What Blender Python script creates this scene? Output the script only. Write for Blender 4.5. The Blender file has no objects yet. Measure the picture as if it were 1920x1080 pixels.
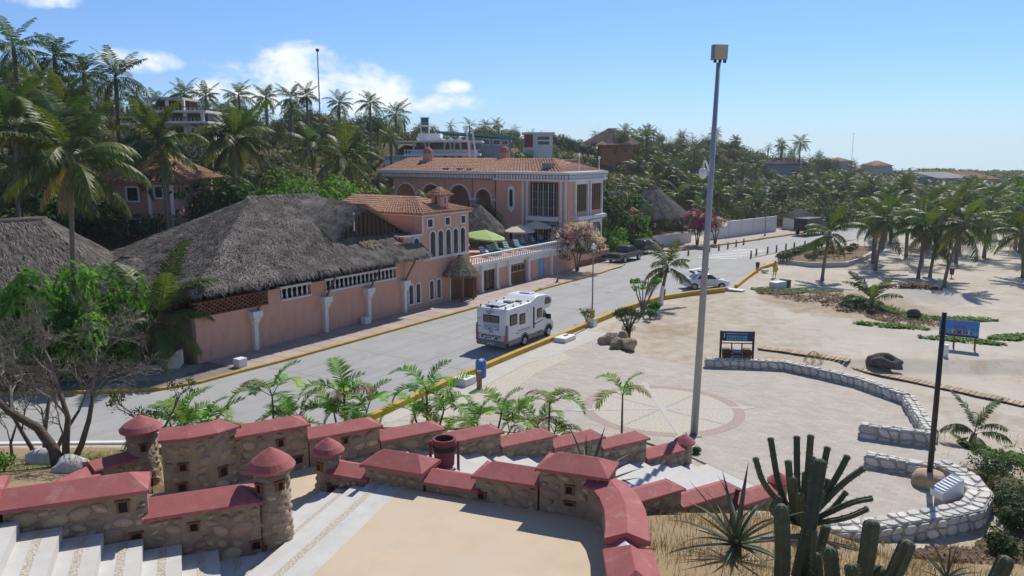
import bpy, bmesh, math, random
from mathutils import Vector, Matrix, noise
RAD = math.radians
scene = bpy.context.scene
C = scene.collection

# ---------------------------------------------------------------- camera
CAM_H = 12.5
cam_d = bpy.data.cameras.new('camera')
cam = bpy.data.objects.new('camera', cam_d)
C.objects.link(cam)
cam.location = (0, 0, CAM_H)
cam.rotation_euler = (RAD(90 - 9.65), 0, 0)
cam_d.sensor_width = 36.0
cam_d.lens = 36.0 * 1500 / 1920
cam_d.clip_start = 0.2
cam_d.clip_end = 6000
scene.camera = cam

# ---------------------------------------------------------------- light
SUN_AZ = 26.0      # degrees to the right of +Y
SUN_EL = 47.0
world = bpy.data.worlds.new('World')
scene.world = world
world.use_nodes = True
wn = world.node_tree.nodes
wl = world.node_tree.links
wn.clear()
w_out = wn.new('ShaderNodeOutputWorld')
w_bg = wn.new('ShaderNodeBackground')
w_sky = wn.new('ShaderNodeTexSky')
w_sky.sky_type = 'NISHITA'
w_sky.sun_disc = False
w_sky.sun_elevation = RAD(SUN_EL)
w_sky.sun_rotation = RAD(SUN_AZ)
w_sky.altitude = 0
w_sky.air_density = 1.0
w_sky.dust_density = 0.0
w_sky.ozone_density = 2.2
w_bg.inputs['Strength'].default_value = 0.112

def wmath(op, a, b=None, clamp=False):
    n = wn.new('ShaderNodeMath'); n.operation = op; n.use_clamp = clamp
    for i, v in enumerate((a, b)):
        if v is None: continue
        if isinstance(v, (int, float)): n.inputs[i].default_value = v
        else: wl.new(v, n.inputs[i])
    return n.outputs[0]
tc = wn.new('ShaderNodeTexCoord')
sep = wn.new('ShaderNodeSeparateXYZ'); wl.new(tc.outputs['Generated'], sep.inputs[0])
az = wmath('ARCTAN2', sep.outputs[0], sep.outputs[1])
el = wmath('ARCSINE', sep.outputs[2])
comb = wn.new('ShaderNodeCombineXYZ')
wl.new(az, comb.inputs[0]); wl.new(wmath('MULTIPLY', el, 1.7), comb.inputs[1])
nz = wn.new('ShaderNodeTexNoise'); nz.inputs['Scale'].default_value = 17; nz.inputs['Detail'].default_value = 7
nz.inputs['Roughness'].default_value = 0.55; nz.inputs['Distortion'].default_value = 0.25
wl.new(comb.outputs[0], nz.inputs['Vector'])
clouds = [(-0.255, 0.08, .10, .042), (-0.175, 0.072, .08, .032), (-0.335, 0.07, .06, .016), (-0.077, 0.058, .055, .014), (-0.072, 0.076, .026, .009),
          (-0.425, 0.098, .05, .014), (-0.585, 0.166, .11, .018), (-0.67, 0.18, .11, .016),
          (-1.1, 0.1, .16, .03), (-1.7, 0.08, .2, .03), (-2.5, 0.1, .2, .03), (1.5, 0.06, .2, .02), (2.3, 0.09, .2, .03), (0.95, .05, .1, .012)]
acc = None
for (a0, e0, ra, re) in clouds:
    dx = wmath('DIVIDE', wmath('SUBTRACT', az, a0), ra)
    dy = wmath('DIVIDE', wmath('SUBTRACT', el, e0), re)
    d2 = wmath('ADD', wmath('MULTIPLY', dx, dx), wmath('MULTIPLY', dy, dy))
    g = wmath('SUBTRACT', 1.0, d2)
    acc = g if acc is None else wmath('MAXIMUM', acc, g)
acc = wmath('MAXIMUM', acc, -1.5)
val = wmath('ADD', wmath('MULTIPLY', acc, 0.75), wmath('MULTIPLY', wmath('SUBTRACT', nz.outputs['Fac'], 0.5), 3.4))
mr = wn.new('ShaderNodeMapRange'); mr.interpolation_type = 'SMOOTHSTEP'
mr.inputs['From Min'].default_value = -0.1; mr.inputs['From Max'].default_value = 0.95
mr.inputs['To Max'].default_value = 0.95
wl.new(val, mr.inputs['Value'])
svec = wn.new('ShaderNodeCombineXYZ')      # below the horizon the sky keeps the horizon's colour
wl.new(sep.outputs[0], svec.inputs[0]); wl.new(sep.outputs[1], svec.inputs[1]); wl.new(wmath('MAXIMUM', sep.outputs[2], 0.012), svec.inputs[2])
wl.new(svec.outputs[0], w_sky.inputs['Vector'])
tint = wn.new('ShaderNodeValToRGB')
te = tint.color_ramp.elements
te[0].position = 0.0; te[0].color = (.46, .62, .98, 1)
te[1].position = 1.0; te[1].color = (.72, .72, .78, 1)
for pos, c in ((.09, (.50, .66, .98, 1)), (.22, (.60, .74, .98, 1)), (.5, (.68, .75, .9, 1))):
    e_ = te.new(pos); e_.color = c
wl.new(wmath('MULTIPLY', el, 1/1.2, clamp=True), tint.inputs[0])
hsv = wn.new('ShaderNodeMixRGB'); hsv.blend_type = 'MULTIPLY'; hsv.inputs['Fac'].default_value = 1
wl.new(w_sky.outputs[0], hsv.inputs['Color1']); wl.new(tint.outputs[0], hsv.inputs['Color2'])
mixc = wn.new('ShaderNodeMixRGB')
wl.new(mr.outputs[0], mixc.inputs['Fac'])
wl.new(hsv.outputs[0], mixc.inputs['Color1'])
mixc.inputs['Color2'].default_value = (7.9, 8.2, 8.5, 1)
wl.new(mixc.outputs[0], w_bg.inputs['Color'])
wl.new(w_bg.outputs[0], w_out.inputs['Surface'])

sun_d = bpy.data.lights.new('sun', 'SUN')
sun_d.energy = 4.0
sun_d.angle = RAD(0.53)
sun_d.color = (1.0, 0.945, 0.85)
sun = bpy.data.objects.new('sun', sun_d)
C.objects.link(sun)
sv = Vector((math.sin(RAD(SUN_AZ)) * math.cos(RAD(SUN_EL)), math.cos(RAD(SUN_AZ)) * math.cos(RAD(SUN_EL)), math.sin(RAD(SUN_EL))))
sun.rotation_euler = (-sv).to_track_quat('-Z', 'Y').to_euler()
sun.location = (20, 30, 60)

vs = scene.view_settings
vs.view_transform = 'Standard'
vs.look = 'None'
vs.exposure = 0.22
vs.gamma = 1.0
vs.use_curve_mapping = False
scene.cycles.max_bounces = 6
scene.cycles.diffuse_bounces = 3
scene.cycles.glossy_bounces = 2
scene.cycles.transmission_bounces = 3
scene.cycles.transparent_max_bounces = 6
scene.cycles.use_denoising = True
scene.cycles.caustics_reflective = False
scene.cycles.caustics_refractive = False

# ---------------------------------------------------------------- materials
M = {}
def mat(name, col, rough=0.85, var=0.12, scale=3.0, bump=0.0, bscale=30.0, col2=None, mix=0.5, spec=0.3, metal=0.0, rnd=0.0, stretch=None, detail=5, dirt=None):
    m = bpy.data.materials.new(name); m.use_nodes = True
    nt = m.node_tree; b = nt.nodes['Principled BSDF']
    b.inputs['Roughness'].default_value = rough
    b.inputs['Specular IOR Level'].default_value = spec
    b.inputs['Metallic'].default_value = metal
    tcn = nt.nodes.new('ShaderNodeTexCoord'); vec = tcn.outputs['Object']
    if stretch:
        mp = nt.nodes.new('ShaderNodeMapping'); mp.inputs['Scale'].default_value = stretch
        nt.links.new(vec, mp.inputs[0]); vec = mp.outputs[0]
    n = nt.nodes.new('ShaderNodeTexNoise'); n.inputs['Scale'].default_value = scale; n.inputs['Detail'].default_value = detail
    n.inputs['Roughness'].default_value = 0.62
    nt.links.new(vec, n.inputs['Vector'])
    r = nt.nodes.new('ShaderNodeValToRGB')
    c2 = col2 or tuple(min(1, c * (1 + var)) for c in col)
    c1 = col if col2 else tuple(c * (1 - var) for c in col)
    e = r.color_ramp.elements
    e[0].position = 0.5 - 0.22 if not col2 else mix - 0.14; e[0].color = (*c1, 1)
    e[1].position = 0.5 + 0.22 if not col2 else mix + 0.14; e[1].color = (*c2, 1)
    nt.links.new(n.outputs['Fac'], r.inputs[0])
    out = r.outputs[0]
    if dirt:   # (colour, scale, threshold)
        n2 = nt.nodes.new('ShaderNodeTexNoise'); n2.inputs['Scale'].default_value = dirt[1]; n2.inputs['Detail'].default_value = 8
        n2.inputs['Roughness'].default_value = 0.7
        nt.links.new(vec, n2.inputs['Vector'])
        r2 = nt.nodes.new('ShaderNodeMapRange'); r2.inputs['From Min'].default_value = dirt[2]; r2.inputs['From Max'].default_value = dirt[2] + 0.16
        r2.inputs['To Max'].default_value = dirt[3] if len(dirt) > 3 else 0.7
        nt.links.new(n2.outputs['Fac'], r2.inputs[0])
        mx = nt.nodes.new('ShaderNodeMixRGB'); nt.links.new(r2.outputs[0], mx.inputs['Fac'])
        nt.links.new(out, mx.inputs['Color1']); mx.inputs['Color2'].default_value = (*dirt[0], 1)
        out = mx.outputs[0]
    if rnd:
        oi = nt.nodes.new('ShaderNodeObjectInfo')
        h = nt.nodes.new('ShaderNodeHueSaturation')
        a = nt.nodes.new('ShaderNodeMapRange'); a.inputs['To Min'].default_value = 1 - rnd; a.inputs['To Max'].default_value = 1 + rnd
        nt.links.new(oi.outputs['Random'], a.inputs[0]); nt.links.new(a.outputs[0], h.inputs['Value'])
        a2 = nt.nodes.new('ShaderNodeMath'); a2.operation = 'MULTIPLY'; a2.inputs[1].default_value = 37.7
        nt.links.new(oi.outputs['Random'], a2.inputs[0])
        a3 = nt.nodes.new('ShaderNodeMath'); a3.operation = 'FRACT'; nt.links.new(a2.outputs[0], a3.inputs[0])
        a4 = nt.nodes.new('ShaderNodeMapRange'); a4.inputs['To Min'].default_value = 0.5 - rnd * .1; a4.inputs['To Max'].default_value = 0.5 + rnd * .1
        nt.links.new(a3.outputs[0], a4.inputs[0]); nt.links.new(a4.outputs[0], h.inputs['Hue'])
        nt.links.new(out, h.inputs['Color']); out = h.outputs[0]
    nt.links.new(out, b.inputs['Base Color'])
    if bump:
        bn = nt.nodes.new('ShaderNodeTexNoise'); bn.inputs['Scale'].default_value = bscale; bn.inputs['Detail'].default_value = 4
        nt.links.new(vec, bn.inputs['Vector'])
        bp = nt.nodes.new('ShaderNodeBump'); bp.inputs['Strength'].default_value = bump; bp.inputs['Distance'].default_value = 0.05
        nt.links.new(bn.outputs['Fac'], bp.inputs['Height']); nt.links.new(bp.outputs[0], b.inputs['Normal'])
    M[name] = m
    return m

def leafmat(name, c1, c2, trans=0.3, scale=0.9, rnd=0.25, rough=0.65, spec=.14):
    m = mat(name, c1, rough=rough, col2=c2, scale=scale, rnd=rnd, spec=spec)
    nt = m.node_tree; b = nt.nodes['Principled BSDF']
    src = b.inputs['Base Color'].links[0].from_socket
    t = nt.nodes.new('ShaderNodeBsdfTranslucent')
    tint = nt.nodes.new('ShaderNodeMixRGB'); tint.blend_type = 'MULTIPLY'; tint.inputs['Fac'].default_value = 1
    nt.links.new(src, tint.inputs['Color1']); tint.inputs['Color2'].default_value = (1.5, 1.6, .6, 1)
    nt.links.new(tint.outputs[0], t.inputs['Color'])
    mx = nt.nodes.new('ShaderNodeMixShader'); mx.inputs[0].default_value = trans
    out = nt.nodes['Material Output']
    nt.links.new(b.outputs[0], mx.inputs[1]); nt.links.new(t.outputs[0], mx.inputs[2]); nt.links.new(mx.outputs[0], out.inputs['Surface'])
    return m

def glassmat(name, col=(.02, .022, .025), rough=.08):
    m = mat(name, col, rough=rough, var=.15, spec=.6); return m

mat('concrete_road', (.36, .355, .345), var=.10, scale=.35, bump=.15, bscale=25, dirt=((.2, .2, .205), .5, .57, .55), detail=8)
mat('sidewalk', (.40, .335, .30), var=.12, scale=.8, bump=.1, dirt=((.25, .22, .2), .7, .58, .5), detail=7)
mat('slab_joint', (.22, .19, .17), var=.1)
mat('plaza_paving', (.45, .41, .36), var=.1, scale=.5, bump=.15, bscale=12, dirt=((.36, .30, .26), .9, .54, .6), detail=8)
mat('pale_concrete', (.50, .47, .42), var=.1, scale=1.2, bump=.12, dirt=((.36, .33, .3), 1.2, .58, .5))
mat('mosaic_pale', (.50, .455, .37), var=.22, scale=9, bump=.4, bscale=14)
mat('mosaic_red', (.385, .30, .255), var=.2, scale=8, bump=.3, bscale=14)
mat('mosaic_grey', (.40, .375, .34), var=.15, scale=8)
mat('arrow_pale', (.495, .46, .405), var=.1, scale=3)
mat('tan_floor', (.58, .465, .335), var=.09, scale=.9, bump=.06, dirt=((.53, .44, .36), 1.0, .54, .6), detail=9)
mat('step_concrete', (.56, .545, .515), var=.08, scale=1.6, bump=.1, dirt=((.38, .36, .34), 2.2, .58, .5))
mat('pebble', (.53, .475, .40), var=.4, scale=22, bump=.8, bscale=26)
mat('mortar', (.31, .245, .175), var=.28, scale=3, bump=.7, bscale=16, dirt=((.17, .13, .095), 2.0, .56, .7), detail=8)
mat('cobble', (.43, .335, .235), var=.32, scale=5, bump=.5, bscale=18, rnd=.28)
mat('red_cap', (.36, .112, .108), rough=.8, var=.16, scale=2.2, bump=.12, bscale=22, dirt=((.42, .25, .22), 2.6, .55, .75), detail=9)
mat('brick_red', (.20, .085, .05), var=.25, scale=9, rnd=.2)
mat('hole_dark', (.02, .016, .012))
mat('white_paint', (.74, .73, .70), rough=.75, var=.05, scale=2, dirt=((.5, .47, .42), 2.5, .6, .55))
mat('white_clean', (.80, .80, .79), rough=.5, var=.03)
mat('grey_wall', (.30, .30, .30), var=.12, scale=2)
mat('bluegrey_wall', (.26, .31, .36), var=.1, scale=1)
mat('pink_wall', (.66, .37, .265), rough=.9, var=.08, scale=1.6, bump=.1, dirt=((.47, .265, .20), 1.1, .54, .65), stretch=(1.6, 1.6, .4), detail=8)
mat('pink_wall_dark', (.50, .27, .20), rough=.9, var=.1, scale=1.2, dirt=((.3, .15, .11), .9, .57, .5))
mat('orange_wall', (.42, .17, .07), var=.1, scale=1)
mat('yellow_kerb', (.50, .31, .04), rough=.75, var=.2, scale=1.6, bump=.3, bscale=14, dirt=((.36, .32, .25), 1.3, .56, .8), detail=9)
mat('roof_tile', (.27, .125, .075), rough=.9, var=.1, scale=5, col2=(.47, .28, .185), mix=.5, dirt=((.11, .075, .06), 1.6, .55, .75))
mat('thatch', (.10, .09, .081), rough=1, var=.4, scale=2.2, bump=.7, bscale=14, stretch=(1, 1, 1), dirt=((.19, .165, .14), .8, .57, .7), spec=.1)
mat('straw', (.115, .102, .092), rough=1, col2=(.29, .262, .232), scale=1.1, spec=.1)
mat('straw_brown', (.21, .165, .11), rough=1, col2=(.32, .26, .18), scale=2, spec=.1)
mat('dark_wood', (.06, .035, .022), rough=.7, var=.3, scale=5, stretch=(4, 4, .5))
mat('wood', (.17, .095, .05), rough=.8, var=.3, scale=5, stretch=(4, 4, .6))
mat('plank_wood', (.42, .31, .21), rough=.85, var=.18, scale=4, rnd=.2)
mat('trunk', (.19, .16, .13), rough=.95, var=.3, scale=6, bump=.6, bscale=14, stretch=(1, 1, 3))
mat('bark', (.12, .092, .072), rough=.95, var=.35, scale=5, bump=.6, bscale=16)
mat('twig', (.20, .175, .15), rough=.95, var=.3, scale=4)
mat('dark_metal', (.035, .028, .028), rough=.5, var=.15, spec=.4)
mat('galv', (.36, .38, .40), rough=.45, var=.12, scale=3, spec=.5, metal=.35)
mat('grey_metal', (.22, .22, .22), rough=.5, var=.1, spec=.4)
mat('lamp_face', (.50, .45, .34), rough=.6, var=.05)
mat('rubber', (.022, .022, .023), rough=.85)
mat('hub', (.45, .45, .46), rough=.4, spec=.5)
mat('rv_white', (.72, .73, .74), rough=.35, var=.03, spec=.5, dirt=((.58, .57, .54), .9, .6, .5))
mat('rv_grey', (.20, .205, .215), rough=.5, var=.08)
mat('rv_skirt', (.27, .255, .235), rough=.55, var=.1)
mat('car_white', (.70, .71, .73), rough=.25, var=.02, spec=.6)
mat('car_grey', (.05, .052, .058), rough=.3, var=.05, spec=.6)
mat('car_black', (.018, .02, .024), rough=.3, var=.05, spec=.6)
mat('red_paint', (.28, .03, .03), rough=.5, var=.1)
mat('red_light', (.50, .02, .03), rough=.25, spec=.6)
mat('blue_print', (.05, .22, .55), rough=.5, var=.3, scale=7)
mat('pale_print', (.35, .50, .62), rough=.5, var=.15, scale=7)
mat('maroon', (.16, .03, .045), rough=.6, var=.12)
mat('navy', (.028, .034, .13), rough=.5, var=.1)
mat('cyan_panel', (.10, .32, .46), rough=.5, var=.35, scale=9)
mat('blue_plastic', (.02, .13, .42), rough=.4, var=.08, spec=.5)
mat('blue_door', (.20, .40, .66), rough=.6, var=.1, scale=2)
mat('bin_brown', (.13, .095, .05), rough=.7, var=.15)
mat('bin_grey', (.22, .25, .31), rough=.6, var=.08)
mat('post_wood', (.28, .19, .11), rough=.9, var=.25, scale=6)
mat('bollard_red', (.22, .075, .045), rough=.7, var=.15)
mat('umbrella_cream', (.66, .58, .43), rough=.8, var=.04)
mat('umbrella_green', (.34, .46, .15), rough=.8, var=.05)
mat('lounger_teal', (.02, .23, .31), rough=.6, var=.1)
mat('boulder', (.37, .285, .20), rough=.95, var=.3, scale=2.6, bump=.9, bscale=11, rnd=.15)
mat('dark_rock', (.10, .092, .085), rough=.9, var=.35, scale=2, bump=.6, bscale=8)
mat('wall_stone', (.60, .575, .53), rough=.9, var=.16, scale=3, bump=.4, bscale=12, rnd=.18)
mat('stone_mortar', (.35, .33, .30), rough=.95, var=.12, scale=6, bump=.3)
mat('soil', (.20, .14, .09), rough=1, var=.3, scale=2, bump=.5)
mat('skin', (.42, .22, .14), rough=.6, var=.05)
mat('yellow_dress', (.60, .47, .06), rough=.8, var=.1)
mat('straw_hat', (.42, .32, .19), rough=.9)
mat('brown_cloth', (.12, .07, .05), rough=.8)
mat('teal_trim', (.05, .30, .32), rough=.6)
mat('sign_green', (.02, .15, .13), rough=.5)
glassmat('window_dark', (.022, .022, .024), .12)
glassmat('curtain_window', (.10, .082, .068), .2)
glassmat('car_glass', (.015, .018, .022), .05)
glassmat('sky_glass', (.10, .13, .17), .06)
leafmat('coconut_leaf', (.05, .09, .02), (.125, .165, .038), trans=.28, scale=.35, rnd=.32, rough=.5, spec=.3)
leafmat('coconut_dry', (.28, .19, .08), (.36, .27, .13), trans=.2, scale=.5, rnd=.2)
leafmat('areca_leaf', (.07, .21, .02), (.23, .37, .05), trans=.38, scale=1.1, rnd=.3)
leafmat('areca_dry', (.15, .09, .05), (.22, .16, .07), trans=.2, scale=1.2, rnd=.2)
leafmat('hill_leaf', (.058, .085, .03), (.12, .14, .06), trans=.22, scale=.25, rnd=.35)
leafmat('olive_leaf', (.11, .115, .055), (.19, .18, .095), trans=.2, scale=.3, rnd=.3)
leafmat('bright_leaf', (.065, .19, .022), (.18, .36, .045), trans=.32, scale=.6, rnd=.15)
leafmat('deep_leaf', (.025, .06, .016), (.06, .12, .028), trans=.22, scale=.6, rnd=.2)
leafmat('topiary_leaf', (.022, .05, .014), (.055, .09, .026), trans=.2, scale=1.5, rnd=.15)
leafmat('shrub_leaf', (.05, .085, .035), (.11, .15, .065), trans=.25, scale=1.5, rnd=.2)
leafmat('magenta_flower', (.36, .03, .17), (.52, .09, .28), trans=.3, scale=1.2, rnd=.1)
leafmat('white_flower', (.62, .52, .50), (.75, .70, .66), trans=.3, scale=1.2, rnd=.05)
leafmat('dry_grass', (.25, .185, .10), (.37, .29, .17), trans=.2, scale=.6, rnd=.1)
leafmat('green_grass', (.075, .13, .025), (.15, .20, .05), trans=.25, scale=.8, rnd=.1)
leafmat('brown_weed', (.15, .09, .055), (.24, .165, .1), trans=.15, scale=.8, rnd=.1)
leafmat('vine_leaf', (.06, .15, .02), (.13, .25, .04), trans=.25, scale=1, rnd=.1)
leafmat('agave_leaf', (.12, .15, .10), (.21, .235, .17), trans=.05, scale=2, rnd=.2)
mat('cactus', (.095, .12, .068), rough=.7, var=.25, scale=4, rnd=.2)
mat('cactus_spine', (.45, .42, .33), rough=.7)

# ---------------------------------------------------------------- mesh builder
class MB:
    def __init__(s): s.v = []; s.f = []
    def add(s, vs, fs):
        o = len(s.v); s.v += [tuple(p) for p in vs]; s.f += [tuple(i + o for i in f) for f in fs]; return s
    def box(s, x0, x1, y0, y1, z0, z1):
        return s.add([(x0, y0, z0), (x1, y0, z0), (x1, y1, z0), (x0, y1, z0), (x0, y0, z1), (x1, y0, z1), (x1, y1, z1), (x0, y1, z1)],
                     [(0, 3, 2, 1), (4, 5, 6, 7), (0, 1, 5, 4), (1, 2, 6, 5), (2, 3, 7, 6), (3, 0, 4, 7)])
    def cbox(s, c, d): return s.box(c[0]-d[0]/2, c[0]+d[0]/2, c[1]-d[1]/2, c[1]+d[1]/2, c[2]-d[2]/2, c[2]+d[2]/2)
    def frustum(s, x0, x1, y0, y1, z0, X0, X1, Y0, Y1, z1):
        return s.add([(x0, y0, z0), (x1, y0, z0), (x1, y1, z0), (x0, y1, z0), (X0, Y0, z1), (X1, Y0, z1), (X1, Y1, z1), (X0, Y1, z1)],
                     [(0, 3, 2, 1), (4, 5, 6, 7), (0, 1, 5, 4), (1, 2, 6, 5), (2, 3, 7, 6), (3, 0, 4, 7)])
    def poly(s, pts): return s.add(pts, [tuple(range(len(pts)))])
    def prism(s, pts, z0, z1):
        n = len(pts); a = sum(pts[i][0]*pts[(i+1) % n][1] - pts[(i+1) % n][0]*pts[i][1] for i in range(n))
        if a < 0: pts = pts[::-1]
        return s.add([(p[0], p[1], z0) for p in pts] + [(p[0], p[1], z1) for p in pts],
                     [tuple(range(n))[::-1], tuple(range(n, 2*n))] + [(i, (i+1) % n, n+(i+1) % n, n+i) for i in range(n)])
    def yprism(s, pts, y0, y1):      # polygon in x,z extruded along y
        n = len(pts); a = sum(pts[i][0]*pts[(i+1) % n][1] - pts[(i+1) % n][0]*pts[i][1] for i in range(n))
        if a > 0: pts = pts[::-1]
        return s.add([(p[0], y0, p[1]) for p in pts] + [(p[0], y1, p[1]) for p in pts],
                     [tuple(range(n))[::-1], tuple(range(n, 2*n))] + [(i, (i+1) % n, n+(i+1) % n, n+i) for i in range(n)])
    def tube(s, pts, rad, seg=8, cap=True):
        pts = [Vector(p) for p in pts]; n = len(pts)
        if isinstance(rad, (int, float)): rad = [rad]*n
        ref = Vector((0, 0, 1)); vs = []; fs = []
        t0 = (pts[1]-pts[0]).normalized()
        if abs(t0.z) > .9: ref = Vector((1, 0, 0))
        u = t0.cross(ref).normalized()
        for i in range(n):
            t = (pts[min(i+1, n-1)]-pts[max(i-1, 0)]).normalized()
            u = (u - t*u.dot(t)).normalized(); w = t.cross(u)
            for k in range(seg):
                a = 2*math.pi*k/seg
                vs.append(pts[i] + (u*math.cos(a) + w*math.sin(a))*rad[i])
        for i in range(n-1):
            for k in range(seg):
                a, b = i*seg+k, i*seg+(k+1) % seg
                fs.append((a, b, b+seg, a+seg))
        if cap:
            fs.append(tuple(range(seg))[::-1]); fs.append(tuple(range((n-1)*seg, n*seg)))
        return s.add(vs, fs)
    def lathe(s, prof, seg=16, c=(0, 0, 0)):
        vs = []; fs = []
        for r, z in prof:
            for k in range(seg):
                a = 2*math.pi*k/seg; vs.append((c[0]+r*math.cos(a), c[1]+r*math.sin(a), c[2]+z))
        for i in range(len(prof)-1):
            for k in range(seg):
                a, b = i*seg+k, i*seg+(k+1) % seg; fs.append((a, b, b+seg, a+seg))
        fs.append(tuple(range(seg))[::-1]); fs.append(tuple(range((len(prof)-1)*seg, len(prof)*seg)))
        return s.add(vs, fs)
    def mesh(s, name, m, smooth=False):
        me = bpy.data.meshes.new(name); me.from_pydata(s.v, [], s.f)
        if smooth:
            me.polygons.foreach_set('use_smooth', [True]*len(me.polygons))
        me.materials.append(M[m] if isinstance(m, str) else m); me.update()
        return me
    def build(s, name, m, parent=None, smooth=False, bevel=0, kind=None, loc=None, rz=0):
        me = s.mesh(name, m, smooth)
        o = place(name, me, parent, loc, rz)
        if bevel:
            b = o.modifiers.new('bevel', 'BEVEL'); b.width = bevel; b.segments = 2; b.limit_method = 'ANGLE'; b.angle_limit = RAD(40)
        if kind: o['kind'] = kind
        return o

def place(name, me, parent=None, loc=None, rz=0, scale=None, rot=None):
    o = bpy.data.objects.new(name, me); C.objects.link(o)
    if parent is not None: o.parent = parent
    if loc is not None: o.location = loc
    if rot is not None: o.rotation_euler = rot
    elif rz: o.rotation_euler = (0, 0, rz)
    if scale is not None: o.scale = scale if hasattr(scale, '__len__') else (scale,)*3
    return o
def tag(o, label, cat, group=None):
    o['label'] = label; o['category'] = cat; o['kind'] = 'thing'
    if group: o['group'] = group
    return o
def thing(name, label, cat, loc=(0, 0, 0), rz=0, group=None, scale=None):
    o = bpy.data.objects.new(name, None); C.objects.link(o); o.empty_display_size = .2
    o.location = loc; o.rotation_euler = (0, 0, rz)
    if scale: o.scale = (scale,)*3
    return tag(o, label, cat, group)
def copy_tree(o, parent=None, loc=None, rz=None, label=None):
    c = o.copy(); C.objects.link(c); c.parent = parent
    if loc is not None: c.location = loc
    if rz is not None: c.rotation_euler = (0, 0, rz)
    if label: c['label'] = label
    for ch in o.children: copy_tree(ch, c)
    return c
def struct(o): o['kind'] = 'structure'; return o

# frames: the street frame has x along the street (s) and y away from the road, behind the pink wall (m)
SA = RAD(57); O0 = Vector((-18.6, 46.0, 0)); SD = Vector((math.cos(SA), math.sin(SA), 0)); MD = Vector((-math.sin(SA), math.cos(SA), 0))
def st(s, m, z=0): return O0 + SD*s + MD*m + Vector((0, 0, z))
def to_sm(x, y):
    d = Vector((x, y, 0)) - O0; return d.dot(SD), d.dot(MD)
# the staircase frame: x runs down the lower flight towards the plaza, y across it away from the camera
KA = RAD(31); K0 = Vector((7.9, 30.8, 0)); KX = Vector((math.cos(KA), math.sin(KA), 0)); KY = Vector((-math.sin(KA), math.cos(KA), 0))
def kt(a, y, z=0): return K0 + KX*a + KY*y + Vector((0, 0, z))
def smooth(a, b, x):
    t = max(0., min(1., (x-a)/(b-a))); return t*t*(3-2*t)
def lerp(a, b, t): return a+(b-a)*t
def interp(x, xs, ys):
    if x <= xs[0]: return ys[0]
    for i in range(1, len(xs)):
        if x <= xs[i]: return lerp(ys[i-1], ys[i], (x-xs[i-1])/(xs[i]-xs[i-1]))
    return ys[-1]
def inpoly(x, y, P):
    c = False; n = len(P); j = n-1
    for i in range(n):
        if (P[i][1] > y) != (P[j][1] > y) and x < (P[j][0]-P[i][0])*(y-P[i][1])/(P[j][1]-P[i][1])+P[i][0]: c = not c
        j = i
    return c

mat('dome_red', (.42, .175, .115), rough=.85, var=.12, scale=3)

# worn road: long streaks along the street; plaza: small pavers
def extra_mix(mname, build):
    nt_ = M[mname].node_tree; b_ = nt_.nodes['Principled BSDF']; src_ = b_.inputs['Base Color'].links[0].from_socket
    nt_.links.new(build(nt_, src_), b_.inputs['Base Color'])
def _streak(nt_, src_):
    tcn_ = nt_.nodes.new('ShaderNodeTexCoord'); mp_ = nt_.nodes.new('ShaderNodeMapping'); mp_.vector_type = 'TEXTURE'
    mp_.inputs['Rotation'].default_value = (0, 0, RAD(57)); mp_.inputs['Scale'].default_value = (9.0, .55, 1)
    nt_.links.new(tcn_.outputs['Object'], mp_.inputs[0]); n_ = nt_.nodes.new('ShaderNodeTexNoise'); n_.inputs['Scale'].default_value = 1.0; n_.inputs['Detail'].default_value = 6
    nt_.links.new(mp_.outputs[0], n_.inputs['Vector']); r_ = nt_.nodes.new('ShaderNodeMapRange'); r_.inputs['From Min'].default_value = .5; r_.inputs['From Max'].default_value = .75; r_.inputs['To Max'].default_value = .45
    nt_.links.new(n_.outputs['Fac'], r_.inputs[0]); x_ = nt_.nodes.new('ShaderNodeMixRGB'); nt_.links.new(r_.outputs[0], x_.inputs['Fac']); nt_.links.new(src_, x_.inputs['Color1']); x_.inputs['Color2'].default_value = (.24, .235, .23, 1)
    return x_.outputs[0]
extra_mix('concrete_road', _streak)
def _pavers(nt_, src_):
    tcn_ = nt_.nodes.new('ShaderNodeTexCoord'); mp_ = nt_.nodes.new('ShaderNodeMapping'); mp_.inputs['Rotation'].default_value = (0, 0, RAD(33))
    nt_.links.new(tcn_.outputs['Object'], mp_.inputs[0]); br = nt_.nodes.new('ShaderNodeTexBrick'); br.inputs['Scale'].default_value = 1.0
    br.inputs['Brick Width'].default_value = .5; br.inputs['Row Height'].default_value = .25; br.inputs['Mortar Size'].default_value = .012; br.inputs['Bias'].default_value = 0
    br.inputs['Color1'].default_value = (.88, .86, .84, 1); br.inputs['Color2'].default_value = (1.08, 1.06, 1.04, 1); br.inputs['Mortar'].default_value = (.78, .76, .74, 1)
    nt_.links.new(mp_.outputs[0], br.inputs['Vector']); x_ = nt_.nodes.new('ShaderNodeMixRGB'); x_.blend_type = 'MULTIPLY'; x_.inputs['Fac'].default_value = .8
    nt_.links.new(src_, x_.inputs['Color1']); nt_.links.new(br.outputs['Color'], x_.inputs['Color2']); return x_.outputs[0]
extra_mix('plaza_paving', _pavers)
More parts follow.
